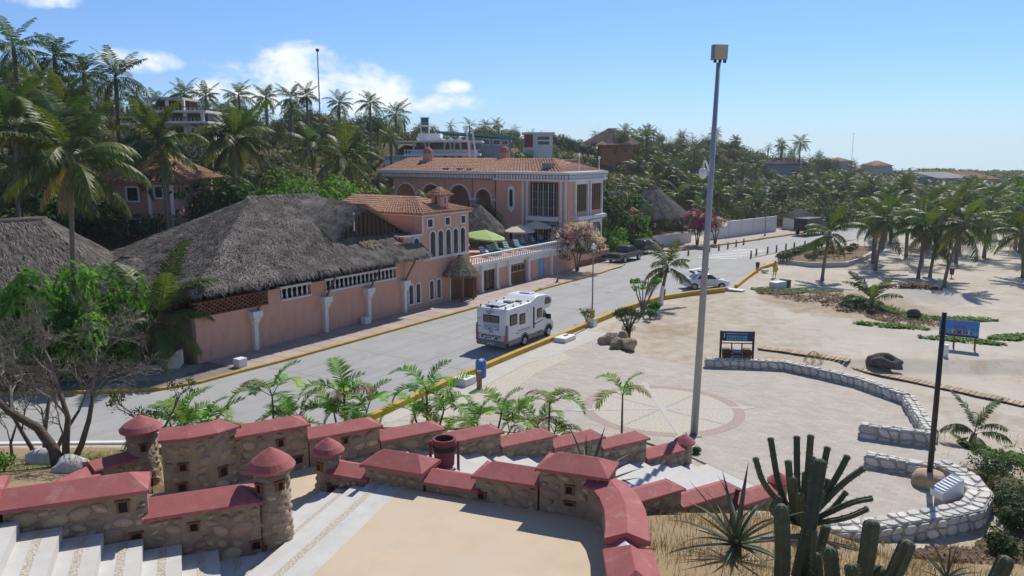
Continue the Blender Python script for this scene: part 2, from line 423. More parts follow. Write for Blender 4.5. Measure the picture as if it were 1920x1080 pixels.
def _spots(nt_, src_):
    tcn_ = nt_.nodes.new('ShaderNodeTexCoord'); v_ = nt_.nodes.new('ShaderNodeTexNoise'); v_.inputs['Scale'].default_value = .45; v_.inputs['Detail'].default_value = 12; v_.inputs['Roughness'].default_value = .75
    nt_.links.new(tcn_.outputs['Object'], v_.inputs['Vector']); r_ = nt_.nodes.new('ShaderNodeMapRange'); r_.inputs['From Min'].default_value = .52; r_.inputs['From Max'].default_value = .72; r_.inputs['To Max'].default_value = .55
    nt_.links.new(v_.outputs['Fac'], r_.inputs[0]); x_ = nt_.nodes.new('ShaderNodeMixRGB'); nt_.links.new(r_.outputs[0], x_.inputs['Fac']); nt_.links.new(src_, x_.inputs['Color1']); x_.inputs['Color2'].default_value = (.47, .42, .36, 1)
    return x_.outputs[0]
for q_ in ('tan_floor', 'step_concrete'): extra_mix(q_, _spots)
# ---------------------------------------------------------------- ground
R = random.Random(11)
STAIR_ZONE = [tuple(kt(0.0, .35)[:2]), tuple(kt(-20.6, .35)[:2]), (-11.2, 20.6), (-11.2, 16.2), (-12.6, 15.6), (-12.6, 12.4), (-7, 11.5), (2.2, 11.5), (2.2, 17.6), (-4.6, 20.2), tuple(kt(-13.4, -3.5)[:2]), tuple(kt(0.0, -3.5)[:2])]
PLAZA = [tuple(st(-2.2, -14.5)[:2]), tuple(st(21.9, -14.3)[:2]), (6.4, 54.8), (6.1, 51.8), (7.2, 49.0), (9.5, 46.8), (11.4, 45.6), (15.8, 44.95), (18.5, 41.7), (19.7, 38.6), (18.5, 33.0), (18.6, 32.4), (16.8, 29.6), (16.5, 27.2), (14.9, 25.6), (12.2, 24.8), (10.2, 24.6), (9.9, 27.2), tuple(kt(.05, -3.5)[:2]), tuple(kt(.05, .8)[:2]), (5.9, 33.3), (1.0, 34.4), (-3.2, 35.3), (-6.6, 35.2)]
def fg_hill(x, y):
    y0 = interp(x, [-60, -24, -10, -3, 1.5, 3, 8, 9.6, 11, 14, 17, 25, 60], [33, 33, 33.2, 33.6, 31.5, 28.6, 27.2, 26.4, 24.6, 24.0, 23.8, 21, 18])
    return .27*max(0., y0-y)
def ground_z(x, y):
    s, m = to_sm(x, y)
    z = -.06
    if m > 10:
        A = interp(s, [-40, 80, 110, 240, 330, 420], [17, 16, 13.5, 12.5, 4, .4])
        start = interp(s, [-30, 20, 26, 60, 68], [11, 11, 24, 26, 10])
        z += A*(1-math.exp(-max(0, m-start)/20.))
        z += noise.noise(Vector((x*.03, y*.03, 0)))*2.2*smooth(start, start+30, m)
    d_ = math.hypot(x, y)
    if d_ > 480: z -= (d_-480)*.03
    f = fg_hill(x, y)
    if f > 0:
        z = f if not inpoly(x, y, STAIR_ZONE) else -.5
        z += noise.noise(Vector((x*.5, y*.5, 3)))*.12*smooth(0, 1, f)
    elif m < -14.6 and not inpoly(x, y, PLAZA):
        edge = smooth(14.6, 19, -m)
        z += (noise.noise(Vector((x*.16, y*.16, 7)))*.16 + noise.noise(Vector((x*.7, y*.7, 9)))*.04)*edge
        if y < 47: z -= .5*smooth(18.8, 21.5, x) + .15*smooth(45, 30, y)*smooth(16.8, 19.8, x)
        z += 1.0*math.exp(-((x-35.5)**2/16+(y-69.5)**2/5)) + .5*math.exp(-((x-28)**2/20+(y-68)**2/9))
    return z

def rng(a, b, st_):
    out = []; v = a
    while v < b - 1e-6: out.append(v); v += st_
    return out
gx = [-700, -550, -400, -300, -220, -160, -130, -110, -95, -80, -70, -60, -50, -44, -38, -34] + rng(-30, 24, .5) + rng(24, 60, 1.0) + rng(60, 120, 3) + [120, 130, 145, 160, 180, 200, 230, 260, 300, 350, 420, 520, 700, 1000, 1250]
gy = [-40, -20, -8, 0, 4, 8] + rng(10, 40, .5) + rng(40, 60, .8) + rng(60, 110, 1.2) + rng(110, 260, 5) + [260, 280, 300, 330, 360, 400, 450, 520, 600, 800, 1100, 1450]
gv = []; gcol = []
DRY = [(24.5, 76), (28.5, 73.5), (33, 66.5), (33.5, 59), (31, 55), (27, 57.5), (22.5, 62), (21, 68)]
for y in gy:
    for x in gx:
        z = ground_z(x, y); gv.append((x, y, z))
        s, m = to_sm(x, y)
        hill = smooth(2, 9, m) if y > 40 else 0
        grass = smooth(.05, .6, fg_hill(x, y))
        green = math.exp(-(((x+14)/4)**2+((y-27)/3)**2))*grass
        dry = 0.0
        if m < -15:
            dry = .35*smooth(.1, .5, noise.noise(Vector((x*.12, y*.12, 20)))+.25) * (1 if y < 90 else .4)
            dry = max(dry, .46*smooth(27, 17, x))
            if inpoly(x, y, DRY): dry = max(dry, .65)
            dry = max(dry, .75*math.exp(-(((x-11)/4)**2+((y-56)/5)**2)))
            if x > 17.5 and y < 36: dry = max(dry, .8*smooth(36, 31, y))
        gcol.append((max(hill, 0), max(grass, 0), dry, green))
nx = len(gx)
gf = [(j*nx+i, j*nx+i+1, (j+1)*nx+i+1, (j+1)*nx+i) for j in range(len(gy)-1) for i in range(nx-1)]
gme = bpy.data.meshes.new('ground'); gme.from_pydata(gv, [], gf)
ca = gme.color_attributes.new('soil', 'FLOAT_COLOR', 'POINT')
ca.data.foreach_set('color', [c for t in gcol for c in t])
gme.polygons.foreach_set('use_smooth', [True]*len(gme.polygons))
gm = mat('ground_soil', (.50, .455, .385), rough=.95, var=.1, scale=.35, bump=.35, bscale=3.5, spec=.1, detail=9, dirt=((.47, .41, .33), .22, .5, .7))
nt = gm.node_tree; bs = nt.nodes['Principled BSDF']; src = bs.inputs['Base Color'].links[0].from_socket
at = nt.nodes.new('ShaderNodeVertexColor'); at.layer_name = 'soil'
sp = nt.nodes.new('ShaderNodeSeparateColor'); nt.links.new(at.outputs['Color'], sp.inputs[0])
nn = nt.nodes.new('ShaderNodeTexNoise'); nn.inputs['Scale'].default_value = .9; nn.inputs['Detail'].default_value = 9; nn.inputs['Roughness'].default_value = .7
tcn = nt.nodes.new('ShaderNodeTexCoord'); nt.links.new(tcn.outputs['Object'], nn.inputs['Vector'])
def soil_mix(src, fac, col, sharp=3.0):
    a = nt.nodes.new('ShaderNodeMath'); a.operation = 'ADD'
    sb = nt.nodes.new('ShaderNodeMath'); sb.operation = 'SUBTRACT'; nt.links.new(nn.outputs['Fac'], sb.inputs[0]); sb.inputs[1].default_value = .5
    ml = nt.nodes.new('ShaderNodeMath'); ml.operation = 'MULTIPLY'; nt.links.new(sb.outputs[0], ml.inputs[0]); ml.inputs[1].default_value = 1.6
    nt.links.new(fac, a.inputs[0]); nt.links.new(ml.outputs[0], a.inputs[1])
    mr_ = nt.nodes.new('ShaderNodeMapRange'); mr_.inputs['From Min'].default_value = .25; mr_.inputs['From Max'].default_value = .85
    nt.links.new(a.outputs[0], mr_.inputs[0])
    x_ = nt.nodes.new('ShaderNodeMixRGB'); nt.links.new(mr_.outputs[0], x_.inputs['Fac']); nt.links.new(src, x_.inputs['Color1']); x_.inputs['Color2'].default_value = (*col, 1)
    return x_.outputs[0]
src = soil_mix(src, sp.outputs[2], (.35, .265, .175))
src = soil_mix(src, sp.outputs[1], (.29, .215, .13))
src = soil_mix(src, sp.outputs[0], (.12, .10, .05))
src = soil_mix(src, at.outputs['Alpha'], (.13, .15, .045))
nt.links.new(src, bs.inputs['Base Color'])
gme.materials.append(gm)
ground = struct(place('ground', gme))
def gz(x, y): return ground_z(x, y)

# ---------------------------------------------------------------- road, pavement, kerbs
ARC = [(-60, 40.0), (-30, 40.1), (-21, 40.46), (-18.7, 40.95), (-17.0, 42.3), (-15.6, 44.4)]
kerb_left = ARC + [tuple(st(s, -3.55)[:2]) for s in (3, 12, 24, 36, 46)] + [tuple(st(53, -2.9)[:2])]
RK1 = [(-7.4, 35.2), (-6.7, 36.5), (-3.75, 42.0), (0.0, 48.35), (3.7, 54.3), (5.95, 58.1), (9.2, 63.4), (12.45, 67.6), (15.8, 70.2), (19.3, 72.1)]
RK2 = [(20.8, 73.8), (23.6, 79.6), (26.5, 85.4), (29.6, 89.6)]
road_poly = kerb_left + [tuple(st(54.5, 1.0)[:2]), tuple(st(68, 1.5)[:2]), (19.5, 99.5), (31.6, 110.5), (42.5, 121), (60, 137), (68, 131), (48, 114), (38.2, 105.5), (28.2, 94.5), (29.0, 90.5)] + RK2[::-1][1:] + RK1[::-1] + [(-10, 34.0), (-14, 33.3), (-24, 33.0), (-60, 33.0)]
def sheet(name, poly, z, m, thick=.04):
    return struct(MB().prism(list(poly), z-thick, z).build(name, m))
sheet('road', road_poly, 0.0, 'concrete_road')
def sweep(mb, path, profs):
    P = [Vector((p[0], p[1], 0)) for p in path]; n = len(P); k = len(profs[0]); vs = []; fs = []
    for i in range(n):
        a = (P[i]-P[i-1]).normalized() if i > 0 else None
        b = (P[i+1]-P[i]).normalized() if i < n-1 else None
        t = ((a or b)+(b or a)).normalized(); nrm = Vector((-t.y, t.x, 0))
        sc = 1/max(.5, nrm.dot(Vector((-(b or a).y, (b or a).x, 0))))
        for (o, z) in profs[i]:
            q = P[i]+nrm*o*sc; vs.append((q.x, q.y, z))
    for i in range(n-1):
        for j in range(k):
            a, b = i*k+j, i*k+(j+1) % k; fs.append((a, b, b+k, a+k))
    fs.append(tuple(range(k))); fs.append(tuple(range((n-1)*k, n*k))[::-1])
    return mb.add(vs, fs)
def kerb(path, w, z0, z1, side=1):
    pr = [(0, z0), (0, z1-.02), (side*.02, z1), (side*(w-.02), z1), (side*w, z1-.02), (side*w, z0)]
    return struct(sweep(MB(), path, [pr]*len(path)).build('kerb', 'yellow_kerb'))
kerb(kerb_left, .2, -.1, .15, side=1)
kerb(RK1, .32, -.2, .30, side=-1)
kerb(RK2, .3, -.2, .28, side=-1)
kerb([tuple(st(69, 2.0)[:2]), (20.2, 101), (31.2, 110.8), (42.2, 121.5), (60, 138)], .2, -.1, .14, side=1)
struct(sweep(MB(), [(-9.5, 33.8), (-14, 33.05), (-24, 32.75), (-60, 32.75)], [[(0, -.2), (0, .22), (.25, .22), (.25, -.2)]]*4).build('kerb', 'white_paint'))

# joints between the road's concrete panels
rj = struct(MB().box(0, 0.01, 0, .01, -.03, -.02).build('road_joints', 'slab_joint'))
for s_ in range(2, 54, 6):
    a_, b_ = st(s_, -3.75, .003), st(s_+.15*((s_ * 7) % 5 - 2), -14.0, .003); w_ = SD*.02
    MB().add([a_-w_, a_+w_, b_+w_, b_-w_], [(3, 2, 1, 0)]).build('joint', 'slab_joint', rj)
for m_ in (-7.1, -10.6):
    a_, b_ = st(-2, m_, .0045), st(64, m_-.5, .0045); w_ = MD*.018
    MB().add([a_-w_, b_-w_, b_+w_, a_+w_], [(0, 1, 2, 3)]).build('joint', 'slab_joint', rj)
# pavement of slabs along the pink wall
side_poly = [(-60, 40.25), (-30, 40.35), (-21, 40.72), (-18.85, 41.2), (-17.25, 42.5), (-15.85, 44.55)] + [tuple(st(s, -3.4)[:2]) for s in (2.7, 12, 24, 36, 46)] + [tuple(st(52.8, -2.75)[:2]), tuple(st(53.4, -.2)[:2]), tuple(st(47, .2)[:2]), tuple(st(0, .2)[:2]), tuple(st(-3, 1.4)[:2]), (-24, 44.8), (-60, 46)]
sw = MB().prism(side_poly, -.05, .112).build('pavement', 'slab_joint'); struct(sw)
slab_mes = [MB().box(-.78, .78, -.80, .80, 0, .02).mesh('slab', 'sidewalk')]
mat('sidewalk_piece', (.41, .335, .295), var=.1, scale=.9, bump=.1, dirt=((.27, .235, .21), 1.1, .57, .5), rnd=.09)
slab_mes[0].materials[0] = M['sidewalk_piece']
ang = SA
for i in range(33):
    for j in range(2):
        s = 1.4+i*1.6
        if s > 52: continue
        p = st(s, -.86-j*1.64, .112)
        place('slab', slab_mes[0], sw, p, ang)
for i in range(5):
    for j in range(3):
        p = Vector((-17.6 - i*1.6 + j*.25, 43.3 + j*1.64 - i*.02, .112))
        if inpoly(p.x-.9, p.y-.9, side_poly) and inpoly(p.x+.9, p.y-.9, side_poly) and inpoly(p.x, p.y+.8, side_poly) and to_sm(p.x+.9, p.y+.9)[0] < .4:
            place('slab', slab_mes[0], sw, p, .03)
sheet('far_pavement', [tuple(st(68.5, 2.2)[:2]), (20, 101.2), (31, 111), (42, 121.8), (60, 138.4), (58, 141), (40, 124.2), (28.5, 113.4), (17.5, 104), tuple(st(68, 6)[:2])], .13, 'sidewalk', .15)

# plaza with its compass rose
sheet('plaza', PLAZA, .012, 'plaza_paving', .07)
CX, CY, CR = 7.4, 37.9, 3.75
pl_strip = [tuple(st(s, -14.75)[:2]) for s in (-1.5, 10, 21)] + [tuple(st(s, -16.6)[:2]) for s in (21, 14)] + [tuple(st(11, -16.1)[:2]), tuple(st(4, -16.8)[:2]), tuple(st(-1.5, -16.3)[:2])]
sheet('plaza_edge', pl_strip, .018, 'pale_concrete', .05)
sheet('pebble_band', [tuple(st(s, n)[:2]) for s, n in ((-1, -16.4), (4, -16.9), (11, -16.2), (14.5, -16.7), (13.5, -17.7), (9.5, -17.6), (5, -18.6), (0, -18.3))], .018, 'mosaic_pale', .05)
rose = thing('compass_rose', 'pale pebble compass rose with a red brick ring set in the plaza', 'paving', (CX, CY, .012), 0)
def ring(r0, r1, z, seg=64):
    mb = MB()
    for k in range(seg):
        a, b = 2*math.pi*k/seg, 2*math.pi*(k+1)/seg
        mb.poly([(r0*math.cos(a), r0*math.sin(a), z), (r1*math.cos(a), r1*math.sin(a), z), (r1*math.cos(b), r1*math.sin(b), z), (r0*math.cos(b), r0*math.sin(b), z)])
    return mb
MB().prism([(3.42*math.cos(k*math.pi/24), 3.42*math.sin(k*math.pi/24)) for k in range(48)], 0, .006).build('pebble_disc', 'mosaic_pale', rose)
ring(3.42, 3.95, .006).build('brick_ring', 'mosaic_red', rose)
for k, a in enumerate((0.04, math.pi/2+.04, math.pi+.04, 3*math.pi/2+.04)):
    u = Vector((math.cos(a), math.sin(a))); w = Vector((-u.y, u.x))
    mb = MB()
    mb.prism([tuple(u*.0+w*.14), tuple(u*3.9+w*.14), tuple(u*3.9+w*.36), tuple(u*4.75), tuple(u*3.9-w*.36), tuple(u*3.9-w*.14), tuple(u*.0-w*.14)], .005, .012+.001*k)
    mb.build('arrow', 'arrow_pale', rose)
for k, a in enumerate((math.pi/4+.04, 3*math.pi/4+.04, 5*math.pi/4+.04, 7*math.pi/4+.04)):
    u = Vector((math.cos(a), math.sin(a))); w = Vector((-u.y, u.x))
    MB().prism([tuple(u*.3+w*.08), tuple(u*3.4+w*.08), tuple(u*3.4-w*.08), tuple(u*.3-w*.08)], .004, .0095+.0006*k).build('ray', 'mosaic_grey', rose)
# sandy steps to the beach on the right of the plaza
for k in range(3):
    MB().box(17.6+.45*k, 19.3+.55*k, 30.4-.55*k, 32.6-.2*k, -.8, -.02-.17*k).build('beach_step', 'plaza_paving')['kind'] = 'structure'

# ---------------------------------------------------------------- staircases
lower = thing('lower_staircase', 'wide pale concrete stairs running down to the plaza', 'stairs', K0, KA)
N, TR, RI = 15, .88, .22
for k in range(N):
    a0 = -N*TR + k*TR
    z = 3.3 - (k+1)*RI
    if k == N-1: z = .016
    e = MB().box(a0, a0+TR+.02, -3.45, .0, z-1.4 if z > 1.4 else -.05, z).build('step', 'step_concrete', lower)
landing = struct(MB().prism([tuple(kt(-N*TR, .1)[:2]), tuple(kt(-20.6, .35)[:2]), (-11.0, 20.8), (-10.9, 17.3), (-5.3, 17.6), (-4.6, 15.0), (-1.9, 19.2), tuple(kt(-N*TR, -3.5)[:2])], 1.5, 3.3).build('landing', 'tan_floor'))
# lookout terrace
ta = RAD(-21); T0 = Vector((-5.18, 20.6, 0)); TX = Vector((math.cos(ta), math.sin(ta), 0)); TY = Vector((-math.sin(ta), math.cos(ta), 0))
def tt(x, y, z=0): return T0 + TX*x + TY*y + Vector((0, 0, z))
terrace = struct(MB().prism([tuple(tt(2.0, 0)[:2]), tuple(tt(8.0, 0)[:2]), (2.2, 14.5), (2.0, 11), (-5.6, 11), (-4.9, 14.4)], 1.5, 3.86).build('lookout_floor', 'tan_floor'))
edge_dir = Vector(tt(2.0, 0)) - Vector((-4.9, 14.4, 0))
up = thing('terrace_steps', 'short flight of pale steps up to the lookout terrace', 'stairs', (0, 0, 0))
A1 = Vector(tt(2.0, 0)); A2 = Vector((-4.9, 14.4, 0)); nrm = Vector((-(A1-A2).normalized().y, (A1-A2).normalized().x, 0))
for k in range(4):
    o0, o1 = nrm*(.48*k - (.0 if k else .5)), nrm*(.48*(k+1)+.02)
    z = 3.864-.14*k
    e = MB().prism([tuple((A1+o0)[:2]), tuple((A1+o1)[:2]), tuple((A2+o1)[:2]), tuple((A2+o0)[:2])], 1.6, z).build('step', 'step_concrete', up)
    if k in (0, 2):
        p0, p1 = nrm*(.48*k+.12), nrm*(.48*k+.30)
        MB().prism([tuple((A1+p0)[:2]), tuple((A1+p1)[:2]), tuple((A2+p1)[:2]), tuple((A2+p0)[:2])], z, z+.006).build('pebble_strip', 'pebble', e)
# upper flight on the left
ua = RAD(22); U0 = Vector((-5.45, 17.15, 0)); UX = Vector((math.cos(ua), math.sin(ua), 0)); UY = Vector((-math.sin(ua), math.cos(ua), 0))
def ut(x, y, z=0): return U0 + UX*x + UY*y + Vector((0, 0, z))
upper = thing('upper_staircase', 'pale concrete stairs with pebble strips at the lower left', 'stairs', U0, ua)
for k in range(9):
    x1 = .25 - k*.74; x0 = x1-.74
    z = 3.3 + .27*k + (.003 if k == 0 else 0)
    e = MB().box(x0 if k else x0, x1+.01 if k else 1.2, -4.2, -.25, z-1.5, z+.001*k).build('step', 'step_concrete', upper)
    if k: MB().box(x0+.3, x0+.46, -4.15, -.3, z+.001*k, z+.001*k+.006).build('pebble_strip', 'pebble', e)
# ---------------------------------------------------------------- stone parapets with red caps
R = random.Random(5)
def dome_mesh(seed):
    r = random.Random(seed); vs = []; fs = []; n = 9
    ph = r.random()*6
    for ring_, (rad, d) in enumerate(((1, .0), (.84, -.55), (.45, -.88))):
        for k in range(n):
            a = 2*math.pi*k/n+ph
            q = rad*(1+.16*math.sin(2*a+seed)+.1*r.uniform(-1, 1)*(1 if ring_ == 0 else .4))
            vs.append((q*math.cos(a), d, q*math.sin(a)))
    vs.append((0, -1, 0))
    for i in range(2):
        for k in range(n):
            a, b = i*n+k, i*n+(k+1) % n; fs.append((a, b, b+n, a+n))
    for k in range(n): fs.append((2*n+k, 2*n+(k+1) % n, 3*n))
    mb = MB(); mb.add(vs, fs); return mb.mesh('stone', 'cobble', smooth=True)
STONES = [dome_mesh(i) for i in range(7)]
def dome_at(parent, p, rot, w, h, d):
    return place('stone', R.choice(STONES), parent, p, rot=rot, scale=(w, d, h))

def opening(parent, x, y, z, w, h, rot_z=0):
    """a small square loophole framed in brick; faces local -y"""
    f = MB().box(-w/2, w/2, -.012, .05, -h/2, h/2).build('loophole', 'hole_dark', parent, loc=(x, y, z), rz=rot_z)
    b = .04
    for (x0, x1, z0, z1) in ((-w/2-b, -w/2-.002, -h/2, h/2), (w/2+.002, w/2+b, -h/2, h/2), (-w/2-b-.03, w/2+b+.03, h/2+.002, h/2+b)):
        MB().box(x0, x1, -.045, .05, z0, z1).build('brick', 'brick_red', f)

def parapet(label, path, zb, zt, th=.72, over=.13, rise=.2, lip=.07, hip=(.45, .45), holes=(), stones=True, sides=(-1,), density=1.0, slope=None, name='parapet_wall', group='stone parapets with red caps'):
    """path runs left to right in world x,y; -1 is the side on the right-hand of the path"""
    p0 = Vector((path[0][0], path[0][1], 0))
    root = thing(name, label, 'wall', (p0.x, p0.y, zb), 0, group)
    L = [Vector((p[0], p[1], 0))-p0 for p in path]
    dz = -zb
    sweep(MB(), L, [[(-th/2, 0), (th/2, 0), (th/2, zt+dz), (-th/2, zt+dz)]]*len(L)).build('masonry', 'mortar', root)
    # cap
    tot = [0]
    for i in range(1, len(L)): tot.append(tot[-1]+(L[i]-L[i-1]).length)
    def at(d):
        for i in range(1, len(L)):
            if d <= tot[i] or i == len(L)-1:
                return L[i-1]+(L[i]-L[i-1])*((d-tot[i-1])/(tot[i]-tot[i-1]))
    w = th/2+over; T = tot[-1]
    z0 = zt+dz+.003
    full = [(-w, z0), (w, z0), (w, z0+lip), (.0, z0+lip+rise), (-w, z0+lip)]
    flat = [(-w, z0), (w, z0), (w, z0+lip), (.0, z0+lip+.004), (-w, z0+lip)]
    ds = [(-.06, flat if hip[0] else full)]
    if hip[0]: ds.append((hip[0]-.06, full))
    for i in range(1, len(L)-1):
        if hip[0] < tot[i] < T-hip[1]: ds.append((tot[i], full))
    if hip[1]: ds.append((T+.06-hip[1], full))
    ds.append((T+.06, flat if hip[1] else full))
    sweep(MB(), [at(d) for d, _ in ds], [p for _, p in ds]).build('coping', 'red_cap', root, bevel=.018)
    hgt = zt-zb
    used = []
    for (hx, hzz, hw, hh) in holes:
        p = at(hx*T); t = (at(min(T, hx*T+.05))-at(max(0, hx*T-.05))).normalized(); a = math.atan2(t.y, t.x)
        nrm_ = Vector((t.y, -t.x, 0))
        q = p+nrm_*(th/2+.001)
        opening(root, q.x, q.y, hzz+dz if hzz > 0 else hgt+hzz, hw, hh, a); used.append((hx*T, hzz+dz if hzz > 0 else hgt+hzz))
    if stones:
        for sd in sides:
            n = int(T*min(hgt, 1.9)*5.2*density)
            tries = 0; got = []
            while len(got) < n*1.9 and tries < n*90:
                tries += 1
                w_ = R.uniform(.14, .3) if tries < n*22 else R.uniform(.07, .15); h_ = w_*R.uniform(.55, .85)
                d = R.uniform(w_+.03, max(w_+.04, T-w_-.03)); zz = R.uniform(max(0, hgt-1.9)+h_+.02, max(h_+.03, hgt-h_-.03))
                if zz+h_ > hgt: continue
                if any(abs(d-g[0]) < (w_+g[2])*.86 and abs(zz-g[1]) < (h_+g[3])*.86 for g in got): continue
                if any(abs(d-u[0]) < w_+.2 and abs(zz-u[1]) < h_+.2 for u in used): continue
                got.append((d, zz, w_, h_))
            for (d, zz, w_, h_) in got:
                p = at(d); t = (at(min(T, d+.03))-at(max(0, d-.03))).normalized(); a = math.atan2(t.y, t.x)
                if sd > 0: a += math.pi
                nrm_ = Vector((math.sin(a), -math.cos(a), 0))
                q = p+nrm_*(th/2-.02)
                dome_at(root, (q.x, q.y, zz), (R.uniform(-.06, .06), R.uniform(-.4, .4), a), w_, h_, R.uniform(.07, .125))
    return root

# far side of the lower stairs and landing (caps stand level, each lower than the last)
K = lambda a, y: tuple(kt(a, y)[:2])
FW = .36
parapet('tall curved parapet beside the left-hand turret, highest of the far row', [K(-20.1, .25), K(-19.5, .10), K(-18.9, .12), K(-18.36, .36)], 1.2, 4.88, hip=(0, .4), holes=((.28, 4.1, .16, .2), (.72, 3.75, .2, .26), (.25, 3.55, .16, .2)))
parapet('second parapet of the far row, right of the tall curved one', [K(-18.32, FW), K(-16.22, FW)], 1.2, 4.58, hip=(0, .4), holes=((.62, 4.2, .14, .2), (.85, 3.6, .2, .2)))
parapet('third parapet of the far row, below the twin areca palms', [K(-16.18, FW), K(-13.98, FW)], 1.2, 4.13, hip=(0, .4), holes=((.5, 3.9, .12, .16),))
parapet('fourth parapet of the far row, at the head of the lower stairs', [K(-13.94, FW), K(-11.84, FW)], .8, 3.64, hip=(0, .4))
parapet('fifth parapet of the far row, beside the upper lower-flight steps', [K(-11.80, FW), K(-9.66, FW)], .6, 3.13, hip=(0, .4))
parapet('sixth parapet of the far row, left of the big agave spikes', [K(-9.62, FW), K(-7.52, FW)], .4, 2.6, hip=(0, .4))
parapet('seventh parapet of the far row, seen through the agave spikes', [K(-7.48, FW), K(-5.36, FW)], .2, 2.14, hip=(0, .4))
parapet('eighth parapet of the far row, in front of the single areca palm', [K(-5.32, FW), K(-3.22, FW)], .0, 1.68, hip=(0, .4))
parapet('lowest parapet of the far row, ending at the lamp-post pillar', [K(-3.18, FW), K(-1.25, FW)], -.1, .85, hip=(0, 0))
pil = thing('gate_pillar', 'stone pillar with red pointed cap in front of the tall lamp post', 'pillar', kt(-.95, .32, -.05), KA)
MB().lathe([(.30, 0), (.30, 1.05)], 14).build('shaft', 'mortar', pil)
MB().lathe([(.42, 1.053), (.43, 1.12), (.24, 1.28), (.06, 1.4), (.01, 1.42)], 18).build('cap', 'red_cap', pil, smooth=False)
for k in range(14):
    a = R.uniform(0, 6.28); dome_at(pil, (.28*math.sin(a), -.28*math.cos(a), R.uniform(.15, .9)), (0, 0, a), .1, .08, .05)
# near side of the lower stairs
parapet('low parapet on the near side of the stairs, half hidden by dry grass', [K(-7.9, -3.8), K(-5.3, -3.8)], .2, 1.68, hip=(0, .4), stones=True)
parapet('low parapet above the dry grass, left of the cactus', [K(-5.26, -3.8), K(-2.66, -3.8)], -.1, 1.05, hip=(0, .4))
parapet('lowest near-side parapet, reaching the plaza behind the cactus', [K(-2.62, -3.8), K(-.5, -3.8)], -.3, .45, hip=(0, 0))
pil2 = thing('gate_pillar', 'stone pillar with red pointed cap half hidden behind the cactus', 'pillar', kt(-.2, -3.8, -.05), KA)
MB().lathe([(.30, 0), (.30, .75)], 14).build('shaft', 'mortar', pil2)
MB().lathe([(.42, .753), (.43, .82), (.24, .98), (.06, 1.1), (.01, 1.12)], 18).build('cap', 'red_cap', pil2)

# parapet of the lookout terrace
TT = lambda x, y: tuple(tt(x, y)[:2])
TW = .42
parapet('lowest parapet of the lookout, right of the small turret', [TT(.2, TW), TT(1.42, TW)], 1.5, 3.86, hip=(0, .0), rise=.2, holes=((.1, 3.45, .14, .18),))
parapet('raised parapet block with hipped red cap beside the litter bin', [TT(1.36, TW), TT(3.08, TW)], 1.5, 4.30, th=.78, over=.16, rise=.3, hip=(.4, .4))
parapet('lower parapet between two raised blocks below the litter bin', [TT(3.14, TW), TT(4.62, TW)], 1.5, 4.06, hip=(0, 0))
parapet('raised parapet block left of the highest lookout block', [TT(4.56, TW), TT(6.2, TW)], 1.5, 4.46, th=.78, over=.15, rise=.26, hip=(.4, .0), holes=((.1, 3.98, .14, .16),))
parapet('highest parapet block of the lookout with square loophole', [TT(6.26, TW), TT(7.95, TW)], 1.5, 4.92, th=.8, over=.16, rise=.28, hip=(.4, .4), holes=((.45, 4.5, .14, .2), (.45, 4.15, .2, .1)))
parapet('curved parapet running down the right edge of the lookout', [(2.05, 18.05), (2.30, 17.75), (2.44, 17.2), (2.48, 16.5), (2.42, 15.75), (2.33, 15.15)], 1.2, 4.68, th=.66, over=.13, rise=.16, hip=(0, 0), sides=(-1, 1), density=.8)
wb = thing('parapet_gap', 'short white painted parapet saddle between two red caps', 'wall', (2.28, 14.9, 0), RAD(97))
MB().box(-.3, .3, -.26, .26, 1.2, 4.6).build('masonry', 'mortar', wb)
MB().add([(-.29, -.3, 4.602), (.1, -.3, 4.602), (.1, .3, 4.602), (-.29, .3, 4.602), (-.29, 0, 4.80), (.1, 0, 4.80)], [(0, 1, 5, 4), (2, 3, 4, 5), (0, 4, 3), (1, 2, 5), (0, 3, 2, 1)]).build('white_saddle', 'white_paint', wb)
MB().add([(.11, -.3, 4.602), (.4, -.3, 4.602), (.4, .3, 4.602), (.11, .3, 4.602), (.11, 0, 4.81), (.4, 0, 4.81)], [(0, 1, 5, 4), (2, 3, 4, 5), (0, 4, 3), (1, 2, 5), (0, 3, 2, 1)]).build('red_saddle', 'red_cap', wb)
parapet('parapet block with pointed red cap at the bottom edge of the picture', [(2.28, 14.62), (2.22, 13.0)], 1.2, 4.72, th=.74, over=.13, rise=.3, hip=(.4, .4))

# parapets of the upper flight
UU = lambda x, y: tuple(ut(x, y)[:2])
parapet('long parapet beside the lower-left stairs next to the big turret', [UU(-2.62, .22), UU(-.3, .22)], 2.0, 4.76, th=.8, over=.16, rise=.26, hip=(.0, .5), holes=((.4, 4.42, .13, .18), (.95, 3.75, .16, .18)))
parapet('long parapet at the left beside the stairs with brick-arched loophole', [UU(-5.2, .22), UU(-2.56, .22)], 2.2, 5.40, th=.8, over=.16, rise=.26, hip=(0, .4), holes=((.82, 5.12, .16, .24), (.9, 4.4, .16, .18)))
parapet('parapet block cut off by the left edge of the picture', [UU(-8.0, .4), UU(-5.3, .4)], 2.2, 5.62, th=1.0, over=.16, rise=.34, hip=(0, .5))
parapet('red capped parapet end at the bottom edge left of the stairs', [UU(-4.6, -4.5), UU(-2.2, -4.5)], 2.0, 4.86, th=.8, over=.15, rise=.26, hip=(0, .4))
parapet('low parapet with red cap joining the left-hand turret', [(-11.3, 20.35), (-10.55, 21.2)], 1.2, 4.12, th=.55, rise=.14, hip=(0, 0))
parapet('low rounded parapet behind the left stairs below the bare tree', [(-11.6, 18.6), (-11.55, 19.4), (-11.3, 20.25)], 1.2, 3.98, th=.6, rise=.2, hip=(.3, 0))
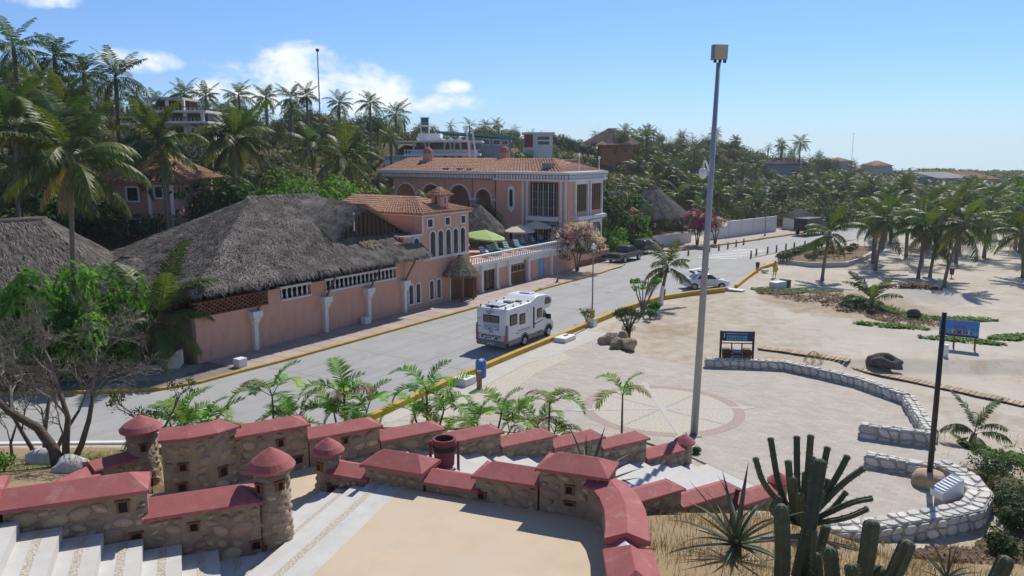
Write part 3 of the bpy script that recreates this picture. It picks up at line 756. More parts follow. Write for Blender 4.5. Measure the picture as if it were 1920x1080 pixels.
parapet('small parapet stub with peaked cap behind the long parapet', [UU(-1.9, 1.35), UU(-1.0, 1.5)], 2.2, 4.25, th=.5, rise=.25, hip=(.4, .4), stones=False)

def turret(label, p, z0, h, r, cone, holes):
    t = thing('turret', label, 'turret', (p[0], p[1], z0), 0, 'round stone turrets with red cone roofs')
    MB().lathe([(r*1.18, -1.2), (r*1.16, 0), (r*1.0, h*.35), (r*.92, h)], 20).build('shaft', 'mortar', t, smooth=True)
    roof = MB().lathe([(r*.9, h+.002), (r*1.32, h+.004), (r*1.36, h+.07), (r*1.1, h+.07+cone*.32), (r*.55, h+.07+cone*.72), (r*.12, h+.07+cone*.97), (.01, h+.07+cone)], 24).build('cone_roof', 'red_cap', t, smooth=False)
    pts = []
    n = int(h*r*62); tries = 0
    hs = [(a, z) for a, z in holes]
    while len(pts) < n and tries < 3000:
        tries += 1
        a = R.uniform(-2.3, 2.3); w = R.uniform(.07, .15); hh = w*R.uniform(.6, .9); z = R.uniform(.05, h-.12)
        if any(abs(a-b[0])*r < (w+b[2])*.9 and abs(z-b[1]) < (hh+b[3])*.9 for b in pts): continue
        if any(abs(a-b[0])*r < w+.14 and abs(z-b[1]) < hh+.16 for b in hs): continue
        pts.append((a, z, w, hh))
    for (a, z, w, hh) in pts:
        rr = r*interp(z/h, [0, .35, 1], [1.16, 1.0, .92])-.02
        dome_at(t, (rr*math.sin(a), -rr*math.cos(a), z), (-.06, R.uniform(-.4, .4), a), w, hh, .06)
    for (a, z) in hs:
        rr = r*interp(z/h, [0, .35, 1], [1.16, 1.0, .92])+.005
        opening(t, rr*math.sin(a), -rr*math.cos(a), z, .11, .2, a)
    return t
turret('tall round stone turret with red cone roof between the two flights', UU(.02, .15), 3.28, 2.12, .40, .42, ((-.5, 1.75), (.75, 1.8), (-.4, .3)))
turret('small round stone turret with red cone roof at the centre', TT(.0, .35), 3.28, 1.08, .33, .36, ((.3, .2), (-.6, .75)))
turret('round stone turret with red cone roof at the left by the areca palm', (-10.35, 21.35), 3.0, 1.85, .42, .36, ((.5, 1.45), (.7, .45)))
# ---------------------------------------------------------------- facade pieces (local frame: x along the wall, -y faces the viewer)
R = random.Random(21)
def arc_pts(cx, z0, w, zs, n=8):
    """outline of an arched opening: width w, springing at zs, semicircle above"""
    pts = [(cx-w/2, z0), (cx-w/2, zs)]
    for k in range(1, n): 
        a = math.pi*(1-k/n); pts.append((cx+w/2*math.cos(a), zs+w/2*math.sin(a)))
    return pts+[(cx+w/2, zs), (cx+w/2, z0)]
def frame_ring(mb, inner, outer, y0, y1):
    n = len(inner)
    vs = [(p[0], y0, p[1]) for p in outer]+[(p[0], y0, p[1]) for p in inner]+[(p[0], y1, p[1]) for p in outer]+[(p[0], y1, p[1]) for p in inner]
    fs = []
    for i in range(n-1):
        fs += [(i, i+1, n+i+1, n+i), (i, 2*n+i, 2*n+i+1, i+1), (n+i, n+i+1, 3*n+i+1, 3*n+i)]
    return mb.add(vs, fs)
def arch_window(parent, cx, z0, w, zs, y=0, fr=.11, glass='window_dark', frame='white_paint', sill=True, bars=True, name='window'):
    win = MB(); frame_ring(win, arc_pts(cx, z0, w, zs), arc_pts(cx, z0-(.0), w+2*fr, zs), y-.09, y+.02)
    o = win.build(name, frame, parent)
    MB().yprism(arc_pts(cx, z0, w-.004, zs), y-.02, y+.015).build('pane', glass, o)
    if sill: MB().box(cx-w/2-fr-.04, cx+w/2+fr+.04, y-.13, y+.02, z0-.1, z0-.002).build('sill', frame, o)
    if bars:
        mb = MB(); mb.box(cx-.02, cx+.02, y-.045, y-.022, z0, zs+w/2-.02); mb.box(cx-w/2, cx-.021, y-.045, y-.022, zs-.02, zs+.02); mb.box(cx+.021, cx+w/2, y-.045, y-.022, zs-.02, zs+.02)
        mb.build('glazing_bar', 'dark_wood', o)
    return o
def rect_window(parent, x0, x1, z0, z1, y=0, fr=.1, glass='window_dark', frame='white_paint', name='window', deep=.09):
    mb = MB()
    mb.box(x0-fr, x0, y-deep, y+.02, z0-fr, z1+fr); mb.box(x1, x1+fr, y-deep, y+.02, z0-fr, z1+fr)
    mb.box(x0, x1, y-deep, y+.02, z1, z1+fr); mb.box(x0, x1, y-deep-.02, y+.02, z0-fr, z0)
    o = mb.build(name, frame, parent)
    MB().box(x0+.002, x1-.002, y-.02, y+.015, z0+.002, z1-.002).build('pane', glass, o)
    return o
def baluster_mesh(h, r=.06, m='white_paint', seg=7):
    return MB().lathe([(r*.9, 0), (r*.9, h*.07), (r*.5, h*.12), (r*1.05, h*.32), (r*.8, h*.5), (r*.45, h*.78), (r*.8, h*.9), (r*.9, h)], seg).mesh('baluster', m, smooth=True)
def arch_wall(mb, x0, x1, z0, z1, cx, w, zs, y0, y1, n=14):
    """wall panel from x0 to x1 with one arched opening reaching the floor"""
    mb.box(x0, cx-w/2, y0, y1, z0, zs); mb.box(cx+w/2, x1, y0, y1, z0, zs)
    top = [(x0, zs)]+[(cx-w/2*math.cos(math.pi*k/n), zs+w/2*math.sin(math.pi*k/n)) for k in range(n+1)]+[(x1, zs)]
    up_ = [(x0, z1)]+[(cx-w/2*math.cos(math.pi*k/n), z1) for k in range(n+1)]+[(x1, z1)]
    m = len(top); vs = [(p[0], y0, p[1]) for p in top]+[(p[0], y0, p[1]) for p in up_]+[(p[0], y1, p[1]) for p in top]+[(p[0], y1, p[1]) for p in up_]
    fs = []
    for i in range(m-1):
        fs += [(i, i+1, m+i+1, m+i), (2*m+i+1, 2*m+i, 3*m+i, 3*m+i+1), (i+1, i, 2*m+i, 2*m+i+1), (m+i, m+i+1, 3*m+i+1, 3*m+i)]
    fs += [(0, m, 3*m, 2*m), (m-1, 3*m-1, 4*m-1, 2*m-1)]
    mb.add(vs, fs)

# roofs ---------------------------------------------------------------
def tiles_on(mb, a, b, c, d, pitch=.26, row=.42, rad=.11, seg=3, jit=.02):
    """barrel tiles on the slope quad a-b (eave) d-c (top)"""
    a, b, c, d = map(Vector, (a, b, c, d)); W_ = (b-a).length; n = max(1, int(W_/pitch))
    nrm = (b-a).cross(d-a).normalized()
    for i in range(n):
        t = (i+.5)/n
        e0 = a.lerp(b, t); e1 = d.lerp(c, t)
        Ls = (e1-e0).length
        if Ls < .15: continue
        # clip width direction stays parallel to the eave
        u = (b-a).normalized(); dr = (e1-e0).normalized(); k = max(1, int(Ls/row))
        for j in range(k):
            p0 = e0+dr*(Ls*j/k-.03); p1 = e0+dr*(Ls*(j+1)/k+.02)
            r0, r1 = rad*1.05, rad*.86; lift0 = .035+R.uniform(-jit, jit)*.6; lift1 = .012
            vs = []
            for (p, r_, lf) in ((p0, r0, lift0), (p1, r1, lift1)):
                o = R.uniform(-jit, jit)*.5
                for q in range(seg+1):
                    an = math.pi*q/seg
                    vs.append(p+u*(r_*math.cos(an)+o)+nrm*(r_*.62*math.sin(an)+lf))
            fs = [(q, q+1, seg+2+q, seg+1+q) for q in range(seg)]+[tuple(range(seg+1))]
            mb.add(vs, fs)
def tile_slope(parent, quads, m='roof_tile', pitch=.26, row=.42, rad=.11, under=True, base='base'):
    for q in quads:
        q = [Vector(p) for p in q]
        if under:
            nrm = (q[1]-q[0]).cross(q[3]-q[0]).normalized()
            vs = q+[p-nrm*.12 for p in q]
            MB().add(vs, [(0, 1, 2, 3), (7, 6, 5, 4), (0, 4, 5, 1), (1, 5, 6, 2), (2, 6, 7, 3), (3, 7, 4, 0)]).build('roof_slope', m, parent)
    mb = MB()
    for q in quads: tiles_on(mb, *q, pitch=pitch, row=row, rad=rad)
    return mb.build('tiles', m, parent, kind='stuff')

def straw_on(mb, quad, n, L=.7, w=.035, droop=.25, lift=.1, rr=R):
    a, b, c, d = map(Vector, quad); nrm = (b-a).cross(d-a).normalized()
    for _ in range(n):
        u, v = rr.random(), rr.random()
        p = a.lerp(b, u).lerp(d.lerp(c, u), v)
        dn = (a.lerp(b, u)-d.lerp(c, u)).normalized(); sd = dn.cross(nrm)
        dd = (dn+sd*rr.uniform(-.45, .45)).normalized(); l = L*rr.uniform(.5, 1.3); ww = sd*w*rr.uniform(.6, 1.5)
        q0 = p+nrm*.02; q1 = p+dd*l*.5+nrm*lift*rr.uniform(.3, 1.2); q2 = p+dd*l+nrm*lift*rr.uniform(-.3, 1.0)-Vector((0, 0, droop*rr.random()*.3))
        mb.add([q0-ww, q0+ww, q1+ww, q1-ww, q2], [(0, 1, 2, 3), (3, 2, 4)])
def fringe(mb, p0, p1, n, out, L=.5, w=.04, rr=R):
    p0, p1, out = Vector(p0), Vector(p1), Vector(out).normalized(); u = (p1-p0).normalized()
    for _ in range(n):
        p = p0.lerp(p1, rr.random())-out*rr.uniform(0, .35)+Vector((0, 0, rr.uniform(-.05, .18)))
        l = L*rr.uniform(.5, 1.4); dd = (out*rr.uniform(.25, .9)+u*rr.uniform(-.35, .35)+Vector((0, 0, -rr.uniform(.5, 1.2)))).normalized()
        ww = u*w*rr.uniform(.5, 1.4)
        mb.add([p-ww, p+ww, p+dd*l*.6+ww*.8, p+dd*l*.6-ww*.8, p+dd*l], [(0, 1, 2, 3), (3, 2, 4)])
def noisy_quad(mb, quad, nu, nv, amp, seed, thick=0):
    a, b, c, d = map(Vector, quad); nrm = (b-a).cross(d-a).normalized(); vs = []
    for j in range(nv+1):
        for i in range(nu+1):
            p = a.lerp(b, i/nu).lerp(d.lerp(c, i/nu), j/nv)
            k = noise.noise(p*.6+Vector((seed, 0, 0)))*amp+noise.noise(p*2.3+Vector((0, seed, 0)))*amp*.4
            e = min(1, 4*min(i/nu, 1-i/nu)+.35)
            vs.append(p+nrm*k*e+Vector((0, 0, -.25*math.sin(math.pi*j/nv)*.35)))
    fs = [(j*(nu+1)+i, j*(nu+1)+i+1, (j+1)*(nu+1)+i+1, (j+1)*(nu+1)+i) for j in range(nv) for i in range(nu)]
    mb.add(vs, fs)

# ---------------------------------------------------------------- thatched restaurant
rest = thing('thatched_restaurant', 'long pink restaurant with grey thatched roof and white balustrades beside the road', 'building', st(0, 0), SA)
MB().box(-.02, 18.72, 0, .35, -.1, 2.86).build('wall', 'pink_wall', rest)
MB().box(-.02, .35, .352, 13, -.1, 2.86).build('side_wall', 'mortar', rest)
MB().box(5.42, 6.42, .02, .33, 2.862, 3.74).build('pier', 'pink_wall', rest)
MB().box(9.08, 10.36, .02, .33, 2.862, 3.74).build('pier', 'pink_wall', rest)
MB().box(17.78, 18.72, .02, .33, 2.862, 5.6).build('pier', 'pink_wall', rest)
MB().box(5.0, 5.40, .6, 1.0, 2.8, 4.9).build('post', 'white_paint', rest)
MB().box(-.1, 5.40, -.03, .38, 2.862, 2.94).build('ledge', 'brick_red', rest)
# lattice of bricks, five courses with gaps
bm_ = MB().box(-.13, .13, -.09, .09, -.055, .055).mesh('brick', 'brick_red')
for row_ in range(6):
    n_ = 13
    for k in range(n_):
        x = .25+(k+(.5 if row_ % 2 else 0))*.40
        if x > 5.3: continue
        place('brick', bm_, rest, (x, .17+R.uniform(-.02, .02), 3.0+row_*.118))
MB().box(-.1, 5.41, .02, .33, 3.66, 3.76).build('rail', 'brick_red', rest)
bal = baluster_mesh(.70, .085)
for (x0, x1) in ((6.43, 9.07), (10.37, 17.77)):
    MB().box(x0, x1, -.03, .37, 2.865, 2.97).build('bottom_rail', 'white_paint', rest)
    MB().box(x0-.03, x1+.03, -.04, .38, 3.672, 3.82).build('top_rail', 'white_paint', rest)
    n_ = int((x1-x0)/.43)
    for k in range(n_): place('baluster', bal, rest, (x0+(k+.5)*(x1-x0)/n_, .17, 2.97))
def bracket_column(s):
    mb = MB(); mb.box(s-.15, s+.15, -.30, -.004, -.05, 1.75)
    mb.frustum(s-.15, s+.15, -.30, -.004, 1.752, s-.24, s+.24, -.42, -.004, 2.0)
    mb.box(s-.24, s+.24, -.42, -.004, 2.002, 2.12); mb.frustum(s-.24, s+.24, -.42, -.004, 2.122, s-.36, s+.36, -.52, -.004, 2.3)
    mb.box(s-.38, s+.38, -.54, -.004, 2.302, 2.66); mb.box(s-.18, s+.18, -.34, -.005, -.05, .12)
    return mb.build('column', 'white_paint', rest)
for s in (4.12, 10.15, 14.45, 18.5): bracket_column(s)
for s, x in ((4.3, 5.2), (10.2, 11.0), (14.6, 15.6), (18.5, 19.5)):
    MB().tube([(s, -.3, 2.7), (x, -.9, 4.75)], [.07, .06], 6).build('strut', 'wood', rest)
MB().box(.36, 18.5, .36, 12.6, 2.3, 2.45).build('inner_floor', 'dark_wood', rest)
MB().box(4.5, 18.4, 9.2, 9.4, 2.452, 6.0).build('shade_back_wall', 'dark_wood', rest)  # the darkness under the roof is put into this wall's dark colour
for s in (2, 6, 10, 14):
    MB().tube([(s, 3.2, 2.4), (s, 3.2, 5.0)], .12, 8).build('roof_post', 'dark_wood', rest)
# thatch: the main hip, the gablet and the skirt
EV = 4.62; RID = 9.2
roof = MB()
front = [(-.9, -1.25, EV), (15.6, -1.25, EV), (15.6, 6.0, RID), (9.2, 6.0, RID)]
left = [(-.9, 13.2, EV), (-.9, -1.25, EV), (9.2, 6.0, RID), (9.2, 6.02, RID)]
back = [(15.6, 13.2, EV), (-.9, 13.2, EV), (9.2, 6.0, RID), (15.6, 6.0, RID)]
gl = [(12.3, 1.25, 6.25), (15.5, .95, 8.55), (16.0, 6.2, 9.0), (14.2, 6.2, 9.1)]
gl = [(12.2, 1.1, 6.3), (12.9, 6.0, 9.15), (15.6, 6.0, 9.15), (15.6, 1.0, 8.55)]
skirt = [(12.0, -1.25, EV), (20.4, -1.25, EV+.05), (20.7, 1.35, 6.2), (12.0, 1.35, 6.32)]
sk_end = [(20.4, -1.25, EV+.05), (21.0, .2, EV+.6), (20.9, 1.3, 6.0), (20.7, 1.35, 6.2)]
noisy_quad(roof, front, 40, 16, .16, 1); noisy_quad(roof, left, 28, 16, .16, 2); noisy_quad(roof, back, 10, 4, .1, 3)
noisy_quad(roof, gl, 14, 12, .10, 4); noisy_quad(roof, skirt, 24, 8, .12, 5); noisy_quad(roof, sk_end, 4, 6, .05, 6)
th = roof.build('thatch_roof', 'thatch', rest, smooth=True)
under_ = MB()   # the thick eave edge
for (p, q) in (((-.9, 13.2, EV), (-.9, -1.25, EV)), ((-.9, -1.25, EV), (12.0, -1.25, EV)), ((12.0, -1.25, EV), (20.4, -1.25, EV+.05))):
    p, q = Vector(p), Vector(q); inn = Vector((.9, 0, .25)) if p.x == q.x else Vector((0, .9, .25))
    under_.poly([p, q, q+inn-Vector((0, 0, .3)), p+inn-Vector((0, 0, .3))])
under_.build('eave_underside', 'thatch', th)
sm_ = MB()
straw_on(sm_, front, 15000, L=.42, w=.017, lift=.065); straw_on(sm_, left, 9500, L=.42, w=.017, lift=.065); straw_on(sm_, gl, 3400, L=.4, w=.017, lift=.06)
straw_on(sm_, skirt, 6200, L=.42, w=.017, lift=.065); straw_on(sm_, sk_end, 300, L=.5, w=.026)
fringe(sm_, (-.9, -1.25, EV), (20.4, -1.25, EV+.03), 2600, (0, -1, 0), .42, .03); fringe(sm_, (-.9, 13, EV), (-.9, -1.25, EV), 1300, (-1, 0, 0), .42, .03)
fringe(sm_, (15.6, 1.0, 8.55), (12.2, 1.1, 6.3), 420, (.4, -1, 0), .34, .03)
fringe(sm_, (9, 6.0, RID+.1), (15.6, 6.0, RID+.1), 500, (0, -.6, .2), .5, .035)
sm_.build('straw', 'straw', th, kind='stuff')
pp = MB(); straw_on(pp, [(14.6, .2, 5.62), (16.2, .2, 5.62), (16.2, 1.1, 6.15), (14.6, 1.1, 6.15)], 260, L=.6, w=.03, lift=.12)
straw_on(pp, [(18.6, .4, 5.75), (19.1, .4, 5.75), (18.9, 1.2, 6.2), (18.6, 1.2, 6.2)], 110, L=.6, w=.03, lift=.1)
pp.build('pale_straw_patch', 'straw_brown', th, kind='stuff')
MB().add([(12.4, 1.3, 6.3), (20.4, 1.3, 6.15), (15.5, 1.25, 8.5), (12.4, 1.5, 6.3), (20.4, 1.5, 6.15), (15.5, 1.45, 8.5)], [(0, 1, 2), (5, 4, 3), (0, 3, 4, 1), (1, 4, 5, 2), (2, 5, 3, 0)]).build('gable_boarding', 'dark_wood', rest)
for k in range(16):
    x = 12.9+k*.46; zt_ = min(6.3+(x-12.4)*.70, 8.45-(x-15.5)*.47)-.08
    if zt_ > 6.5: MB().box(x, x+.3, 1.2+.02*(k % 2), 1.245+.02*(k % 2), 6.3, zt_).build('plank', 'dark_wood', rest)
MB().box(14.5, 14.6, 1.1, 1.19, 6.75, 8.1).build('white_post', 'white_paint', rest)
ts = [(20.6, 10.5, 6.1), (20.6, .95, 6.1), (15.55, .85, 8.6), (15.55, 10.5, 8.6)]
tile_slope(rest, [ts], pitch=.30, row=.45, rad=.12)

# ---------------------------------------------------------------- tower house
tow = thing('tower_house', 'pink house with arched windows, tiled hip roof and little rooftop cupola', 'building', st(21, 0), SA)
def tw(s): return s-21
MB().box(tw(18.75), 0, 0, 9.8, -.1, 6.0).build('wing_wall', 'pink_wall', tow)
MB().box(.002, 6.3, -.004, 10, -.1, 7.45).build('wall', 'pink_wall', tow)
MB().box(-.15, 6.5, -.2, 10.2, 7.452, 7.66).build('cornice', 'white_paint', tow)
MB().box(tw(18.75), .0, -.08, -.002, 5.92, 6.08).build('trim', 'white_paint', tow)
MB().box(-.02, .1, -.06, -.006, 6.1, 7.45).build('corner_trim', 'white_paint', tow)
MB().box(-.02, 6.32, -.05, -.006, 3.86, 3.96).build('string_course', 'white_paint', tow)
for s in (22.25, 23.28, 24.32, 25.33, 26.33): arch_window(tow, tw(s), 4.08, .66, 5.83, -.004)
arch_window(tow, tw(20.2), 4.05, .66, 5.45, 0)
for s in (21.95, 24.25, 26.42): rect_window(tow, tw(s)-.3, tw(s)+.3, 6.55, 7.15, -.004)
for s in (19.42, 20.3): arch_window(tow, tw(s), .62, .5, 1.9, 0)
for s in (22.0, 22.95): arch_window(tow, tw(s), .62, .5, 1.9, -.004)
fr = MB(); frame_ring(fr, arc_pts(tw(25.3), .1, 1.5, 1.75), arc_pts(tw(25.3), .1, 1.74, 1.75), -.1, .0)
fr.build('door_frame', 'white_paint', tow)
for s0 in (24.6, 25.32):
    d_ = MB().box(tw(s0), tw(s0)+.66, -.06, -.01, .1, 2.1).build('door', 'wood', tow)
    for k in range(4): MB().box(tw(s0)+.03+k*.16, tw(s0)+.17+k*.16, -.085, -.062, .12, 2.06).build('plank', 'wood', d_)
open_door = MB().box(0, 1.1, -.04, .04, .1, 2.3).build('door', 'wood', tow, loc=(tw(26.4), -.1, 0), rz=RAD(-62))
for k in range(5): MB().box(.02+k*.22, .2+k*.22, -.06, -.041, .12, 2.26).build('plank', 'wood', open_door)
zr = 8.75
tr = thing
e_ = 7.66
hip_q = [[(-.25, -.3, e_), (6.6, -.3, e_), (3.2, 3.2, zr), (3.18, 3.2, zr)], [(6.6, -.3, e_), (6.6, 10.3, e_), (3.2, 10.3, zr), (3.2, 3.2, zr)], [(-.25, 10.3, e_), (-.25, -.3, e_), (3.18, 3.2, zr), (3.18, 10.3, zr)]]
tile_slope(tow, hip_q, pitch=.30, row=.45, rad=.12)
cup = MB().box(3.15, 4.15, .55, 1.55, 7.6, 9.0).build('cupola', 'pink_wall', tow)
arch_window(cup, 3.65, 8.25, .24, 8.72, .55, fr=.05, sill=False, bars=False, name='opening')
op2 = MB(); op2.yprism(arc_pts(0, 8.25, .26, 8.70), -.02, .02)
op2.build('opening', 'window_dark', cup, loc=(3.14, 1.05, 0), rz=RAD(90))
tile_slope(cup, [[(2.8, .2, 8.98), (4.5, .2, 8.98), (3.65, 1.05, 9.6), (3.64, 1.05, 9.6)], [(4.5, .2, 8.98), (4.5, 1.9, 8.98), (3.65, 1.06, 9.6), (3.65, 1.05, 9.6)], [(2.8, 1.9, 8.98), (2.8, .2, 8.98), (3.64, 1.05, 9.6), (3.64, 1.06, 9.6)]], pitch=.26, row=.3, rad=.1)

def palapa(name, label, loc, rx, ry, z_eave, z_top, straw_n=1500, m='thatch', sm='straw', posts=(), rot=SA, seg=12, L=.5, ridge=0.):
    t = thing(name, label, 'thatched roof', loc, rot)
    mb = MB(); sm2 = MB(); rr = random.Random(len(label))
    for k in range(seg):
        a, b = 2*math.pi*k/seg, 2*math.pi*(k+1)/seg
        ox = lambda q: ridge/2*(1 if math.cos(q) > .01 else -1 if math.cos(q) < -.01 else 0)
        A = (rx*math.cos(a)+ox(a), ry*math.sin(a), z_eave); B = (rx*math.cos(b)+ox(b), ry*math.sin(b), z_eave)
        T1 = (.12*rx*math.cos(a)+ox(a), .12*ry*math.sin(a), z_top); T2 = (.12*rx*math.cos(b)+ox(b), .12*ry*math.sin(b), z_top)
        q = [A, B, T2, T1]
        noisy_quad(mb, q, 4, 7, .08*min(1, rx/3), 10+k*0)
        straw_on(sm2, q, straw_n*2//seg, L=L*.75, w=.019, lift=.055, rr=rr)
        mid = Vector(A)+Vector(B); fringe(sm2, A, B, straw_n//(seg*3), (mid.x, mid.y, 0), L*.7, .03, rr=rr)
    mb.prism([(.14*rx*math.cos(2*math.pi*k/seg)+(ridge/2 if k < seg/4 or k > 3*seg/4 else -ridge/2), .14*ry*math.sin(2*math.pi*k/seg)) for k in range(seg)], z_top-.2, z_top+.06)
    r = mb.build('thatch_cover', m, t, smooth=True)
    sm2.build('straw', sm, r, kind='stuff')
    for (x, y) in posts: MB().tube([(x, y, 0), (x, y, z_eave+.4)], .09, 7).build('post', 'wood', t)
    return t
palapa('entrance_palapa', 'small brown thatched canopy over the arched wooden doorway', st(25.0, -.85), 1.75, 1.5, 2.45, 3.95, 1500, m='thatch', sm='straw_brown', posts=((-.75, -.6), (.9, -.6)), seg=10, L=.42)
palapa('terrace_palapa', 'grey thatched hut roof standing on the pool terrace', st(40.5, 8.5, 2.72), 3.3, 3.2, 1.6, 4.2, 2600, posts=((2.4, -1.6), (-2.4, -1.6), (2.2, 1.8)), seg=14)
palapa('garden_palapa', 'large grey thatched roof at the far left behind the sea grape', st(-3.6, 13.2), 6.2, 6.0, 4.6, 8.3, 7000, seg=18, L=.6, ridge=3.0, posts=((3, -4), (-3, -4)))
palapa('garden_palapa', 'small low thatch valley between the two big thatched roofs', st(.6, 7.4, .0), 3.2, 3.6, 4.0, 5.9, 2000, seg=12)

# ---------------------------------------------------------------- pool terrace
pool = thing('pool_terrace', 'pink and white garage storey carrying the pool terrace and its balustrade', 'building', st(27.32, 0), SA)
TZ = 2.72
MB().box(.0, 20.3, .25, 24, -.1, TZ).build('block', 'pink_wall', pool)
MB().box(.0, 20.3, .02, .248, 2.02, TZ-.12).build('beam', 'white_paint', pool)
MB().box(-.02, 20.3, -.35, .4, TZ-.118, TZ+.06).build('ledge', 'white_paint', pool)
MB().box(.1, 20.3, -.22, .10, TZ+.66, TZ+.8).build('top_rail', 'white_paint', pool)
b2 = baluster_mesh(.60, .075, seg=6)
for k in range(56): place('baluster', b2, pool, (.3+k*.36, -.06, TZ+.06))
for s in (29.1, 31.55, 33.55, 37.0, 41.4):
    x = s-27.32
    mb = MB(); mb.box(x-.16, x+.16, -.18, .25, -.05, 2.35); mb.box(x-.22, x+.22, -.24, .24, -.05, .35); mb.frustum(x-.16, x+.16, -.18, .25, 2.352, x-.3, x+.3, -.3, .25, TZ-.12)
    mb.build('pilaster', 'white_paint', pool)
for (s0, s1, m_) in ((31.75, 33.35, 'pink_wall'), (37.25, 39.1, 'pink_wall'), (40.2, 41.2, 'pink_wall'), (41.6, 47.6, 'pink_wall')):
    MB().box(s0-27.32, s1-27.32, .06, .249, -.05, 2.02).build('panel', m_, pool)
gd = MB().box(29.35-27.32, 31.3-27.32, .16, .249, .1, 2.02).build('glazed_door', 'window_dark', pool)
for x in (29.35, 30.0, 30.65, 31.22): MB().box(x-27.32, x+.08-27.32, .1, .158, .1, 2.0).build('door_bar', 'wood', gd)
for z in (.12, .9, 1.7): MB().box(29.44-27.32, 31.2-27.32, .12, .159, z, z+.07).build('door_rail', 'wood', gd)
gg = MB().box(33.8-27.32, 36.75-27.32, .14, .249, .05, 2.02).build('garage_door', 'dark_wood', pool)
for k in range(7): MB().box(33.85-27.32+k*.41, 34.2-27.32+k*.41, .10, .138, .08, 1.2).build('plank', 'wood', gg)
for z in (1.22, 1.85): MB().box(33.85-27.32, 36.7-27.32, .09, .139, z, z+.09).build('door_rail', 'plank_wood', gg)
for k in range(5): MB().box(33.9-27.32+k*.66, 33.96-27.32+k*.66, .1, .139, 1.32, 1.84).build('door_bar', 'plank_wood', gg)
MB().box(39.25-27.32, 40.1-27.32, .08, .249, .02, 1.95).build('blue_door', 'blue_door', pool)
MB().box(36.3-27.32, 36.55-27.32, -.12, .02, 2.08, 2.25).build('wall_lamp', 'bin_brown', pool)

# terrace furniture
def umbrella(label, loc, r, h, m, tilt=0):
    t = thing('parasol', label, 'parasol', loc, SA+.2, 'parasols on the pool terrace')
    MB().tube([(0, 0, 0), (0, 0, h+.1)], .03, 6).build('pole', 'wood', t)
    seg = 8; mb = MB(); vs = [(0, 0, h+.12)]
    for k in range(seg):
        a = 2*math.pi*k/seg; vs += [(r*.55*math.cos(a), r*.55*math.sin(a), h-.22), (r*math.cos(a), r*math.sin(a), h-.55)]
    fs = []
    for k in range(seg):
        a, b = 1+2*k, 1+2*((k+1) % seg); fs += [(0, a, b), (a, a+1, b+1, b)]
    n0 = len(vs); 
    for k in range(seg):
        a = 2*math.pi*k/seg; vs.append((r*math.cos(a), r*math.sin(a), h-.68)); 
    for k in range(seg): fs.append((2+2*k, n0+k, n0+(k+1) % seg, 2+2*((k+1) % seg)))
    mb.add(vs, fs); c = mb.build('canopy', m, t); c.rotation_euler = (tilt, 0, 0)
    for k in range(seg):
        a = 2*math.pi*(k+.0)/seg; MB().tube([(0, 0, h), (r*.9*math.cos(a), r*.9*math.sin(a), h-.56)], .012, 4, cap=False).build('rib', 'wood', t)
    return t
umbrella('cream parasol on the terrace, left of the pair', st(42.6, 4.6, TZ), 1.75, 2.15, 'umbrella_cream')
umbrella('cream parasol on the terrace, right of the pair', st(46.2, 4.6, TZ), 1.75, 2.3, 'umbrella_cream')
umbrella('lime green parasol beside the thatched terrace hut', st(35.4, 4.2, TZ), 2.1, 2.2, 'umbrella_green', .12)
umbrella('cream parasol half hidden behind the tower house', st(31.2, 4.4, TZ), 1.4, 1.75, 'umbrella_cream')
def lounger():
    t = thing('sun_lounger', 'x y z w', 'sun lounger', (0, 0, 0), 0, 'teal loungers behind the balustrade')
    MB().box(-.3, .3, -.9, .35, .28, .36).build('seat', 'lounger_teal', t)
    b = MB(); b.add([(-.3, .36, .3), (.3, .36, .3), (.3, .95, .95), (-.3, .95, .95), (-.3, .42, .27), (.3, .42, .27), (.3, 1.0, .91), (-.3, 1.0, .91)], [(0, 1, 2, 3), (7, 6, 5, 4), (0, 4, 5, 1), (1, 5, 6, 2), (2, 6, 7, 3), (3, 7, 4, 0)])
    bk = b.build('backrest', 'lounger_teal', t)
    for k in range(3):
        q = .2+k*.27
        MB().add([(-.26, .36+q*.6-.01, .3+q*.65+.012), (.26, .36+q*.6-.01, .3+q*.65+.012), (.26, .36+q*.6+.05, .3+q*.65+.08), (-.26, .36+q*.6+.05, .3+q*.65+.08)], [(0, 1, 2, 3)]).build('slat', 'white_clean', bk)
    for (x, y) in ((-.27, -.8), (.27, -.8), (-.27, .3), (.27, .3)): MB().box(x-.025, x+.025, y-.025, y+.025, 0, .279).build('leg', 'lounger_teal', t)
    return t
L0 = lounger()
spots = [(33.0, 2.2, 'first from the tower house'), (34.6, 2.4, 'second from the tower house'), (35.6, 2.8, 'third from the tower house'), (36.5, 3.2, 'fourth from the tower house'), (37.6, 2.6, 'fifth from the tower house'), (39.8, 2.8, 'sixth from the tower house'), (41.6, 3.2, 'seventh from the tower house'), (43.8, 3.2, 'in the shade of the right-hand parasol'), (45.6, 3.4, 'nearest the dark hotel doorway')]
for i, (s, m, w) in enumerate(spots):
    t = L0 if i == 0 else copy_tree(L0)
    t.location = st(s, m, TZ+.02); t.rotation_euler = (0, 0, SA-RAD(25)+R.uniform(-.15, .15)); t['label'] = 'teal sun lounger on the pool terrace, '+w
MB().box(-.12, .12, -.08, .08, 0, .9).build('post', 'grey_wall', thing('terrace_post', 'short grey post on the pool terrace under the thatched hut', 'post', st(40.0, 4.6, TZ), SA))
ch = thing('garden_chair', 'red brown wooden chair at the left end of the pool terrace', 'chair', st(30.6, 2.4, TZ), SA)
MB().box(-.25, .25, -.25, .25, .38, .44).build('seat', 'bollard_red', ch); MB().box(-.25, .25, .2, .25, .442, .95).build('backrest', 'bollard_red', ch)
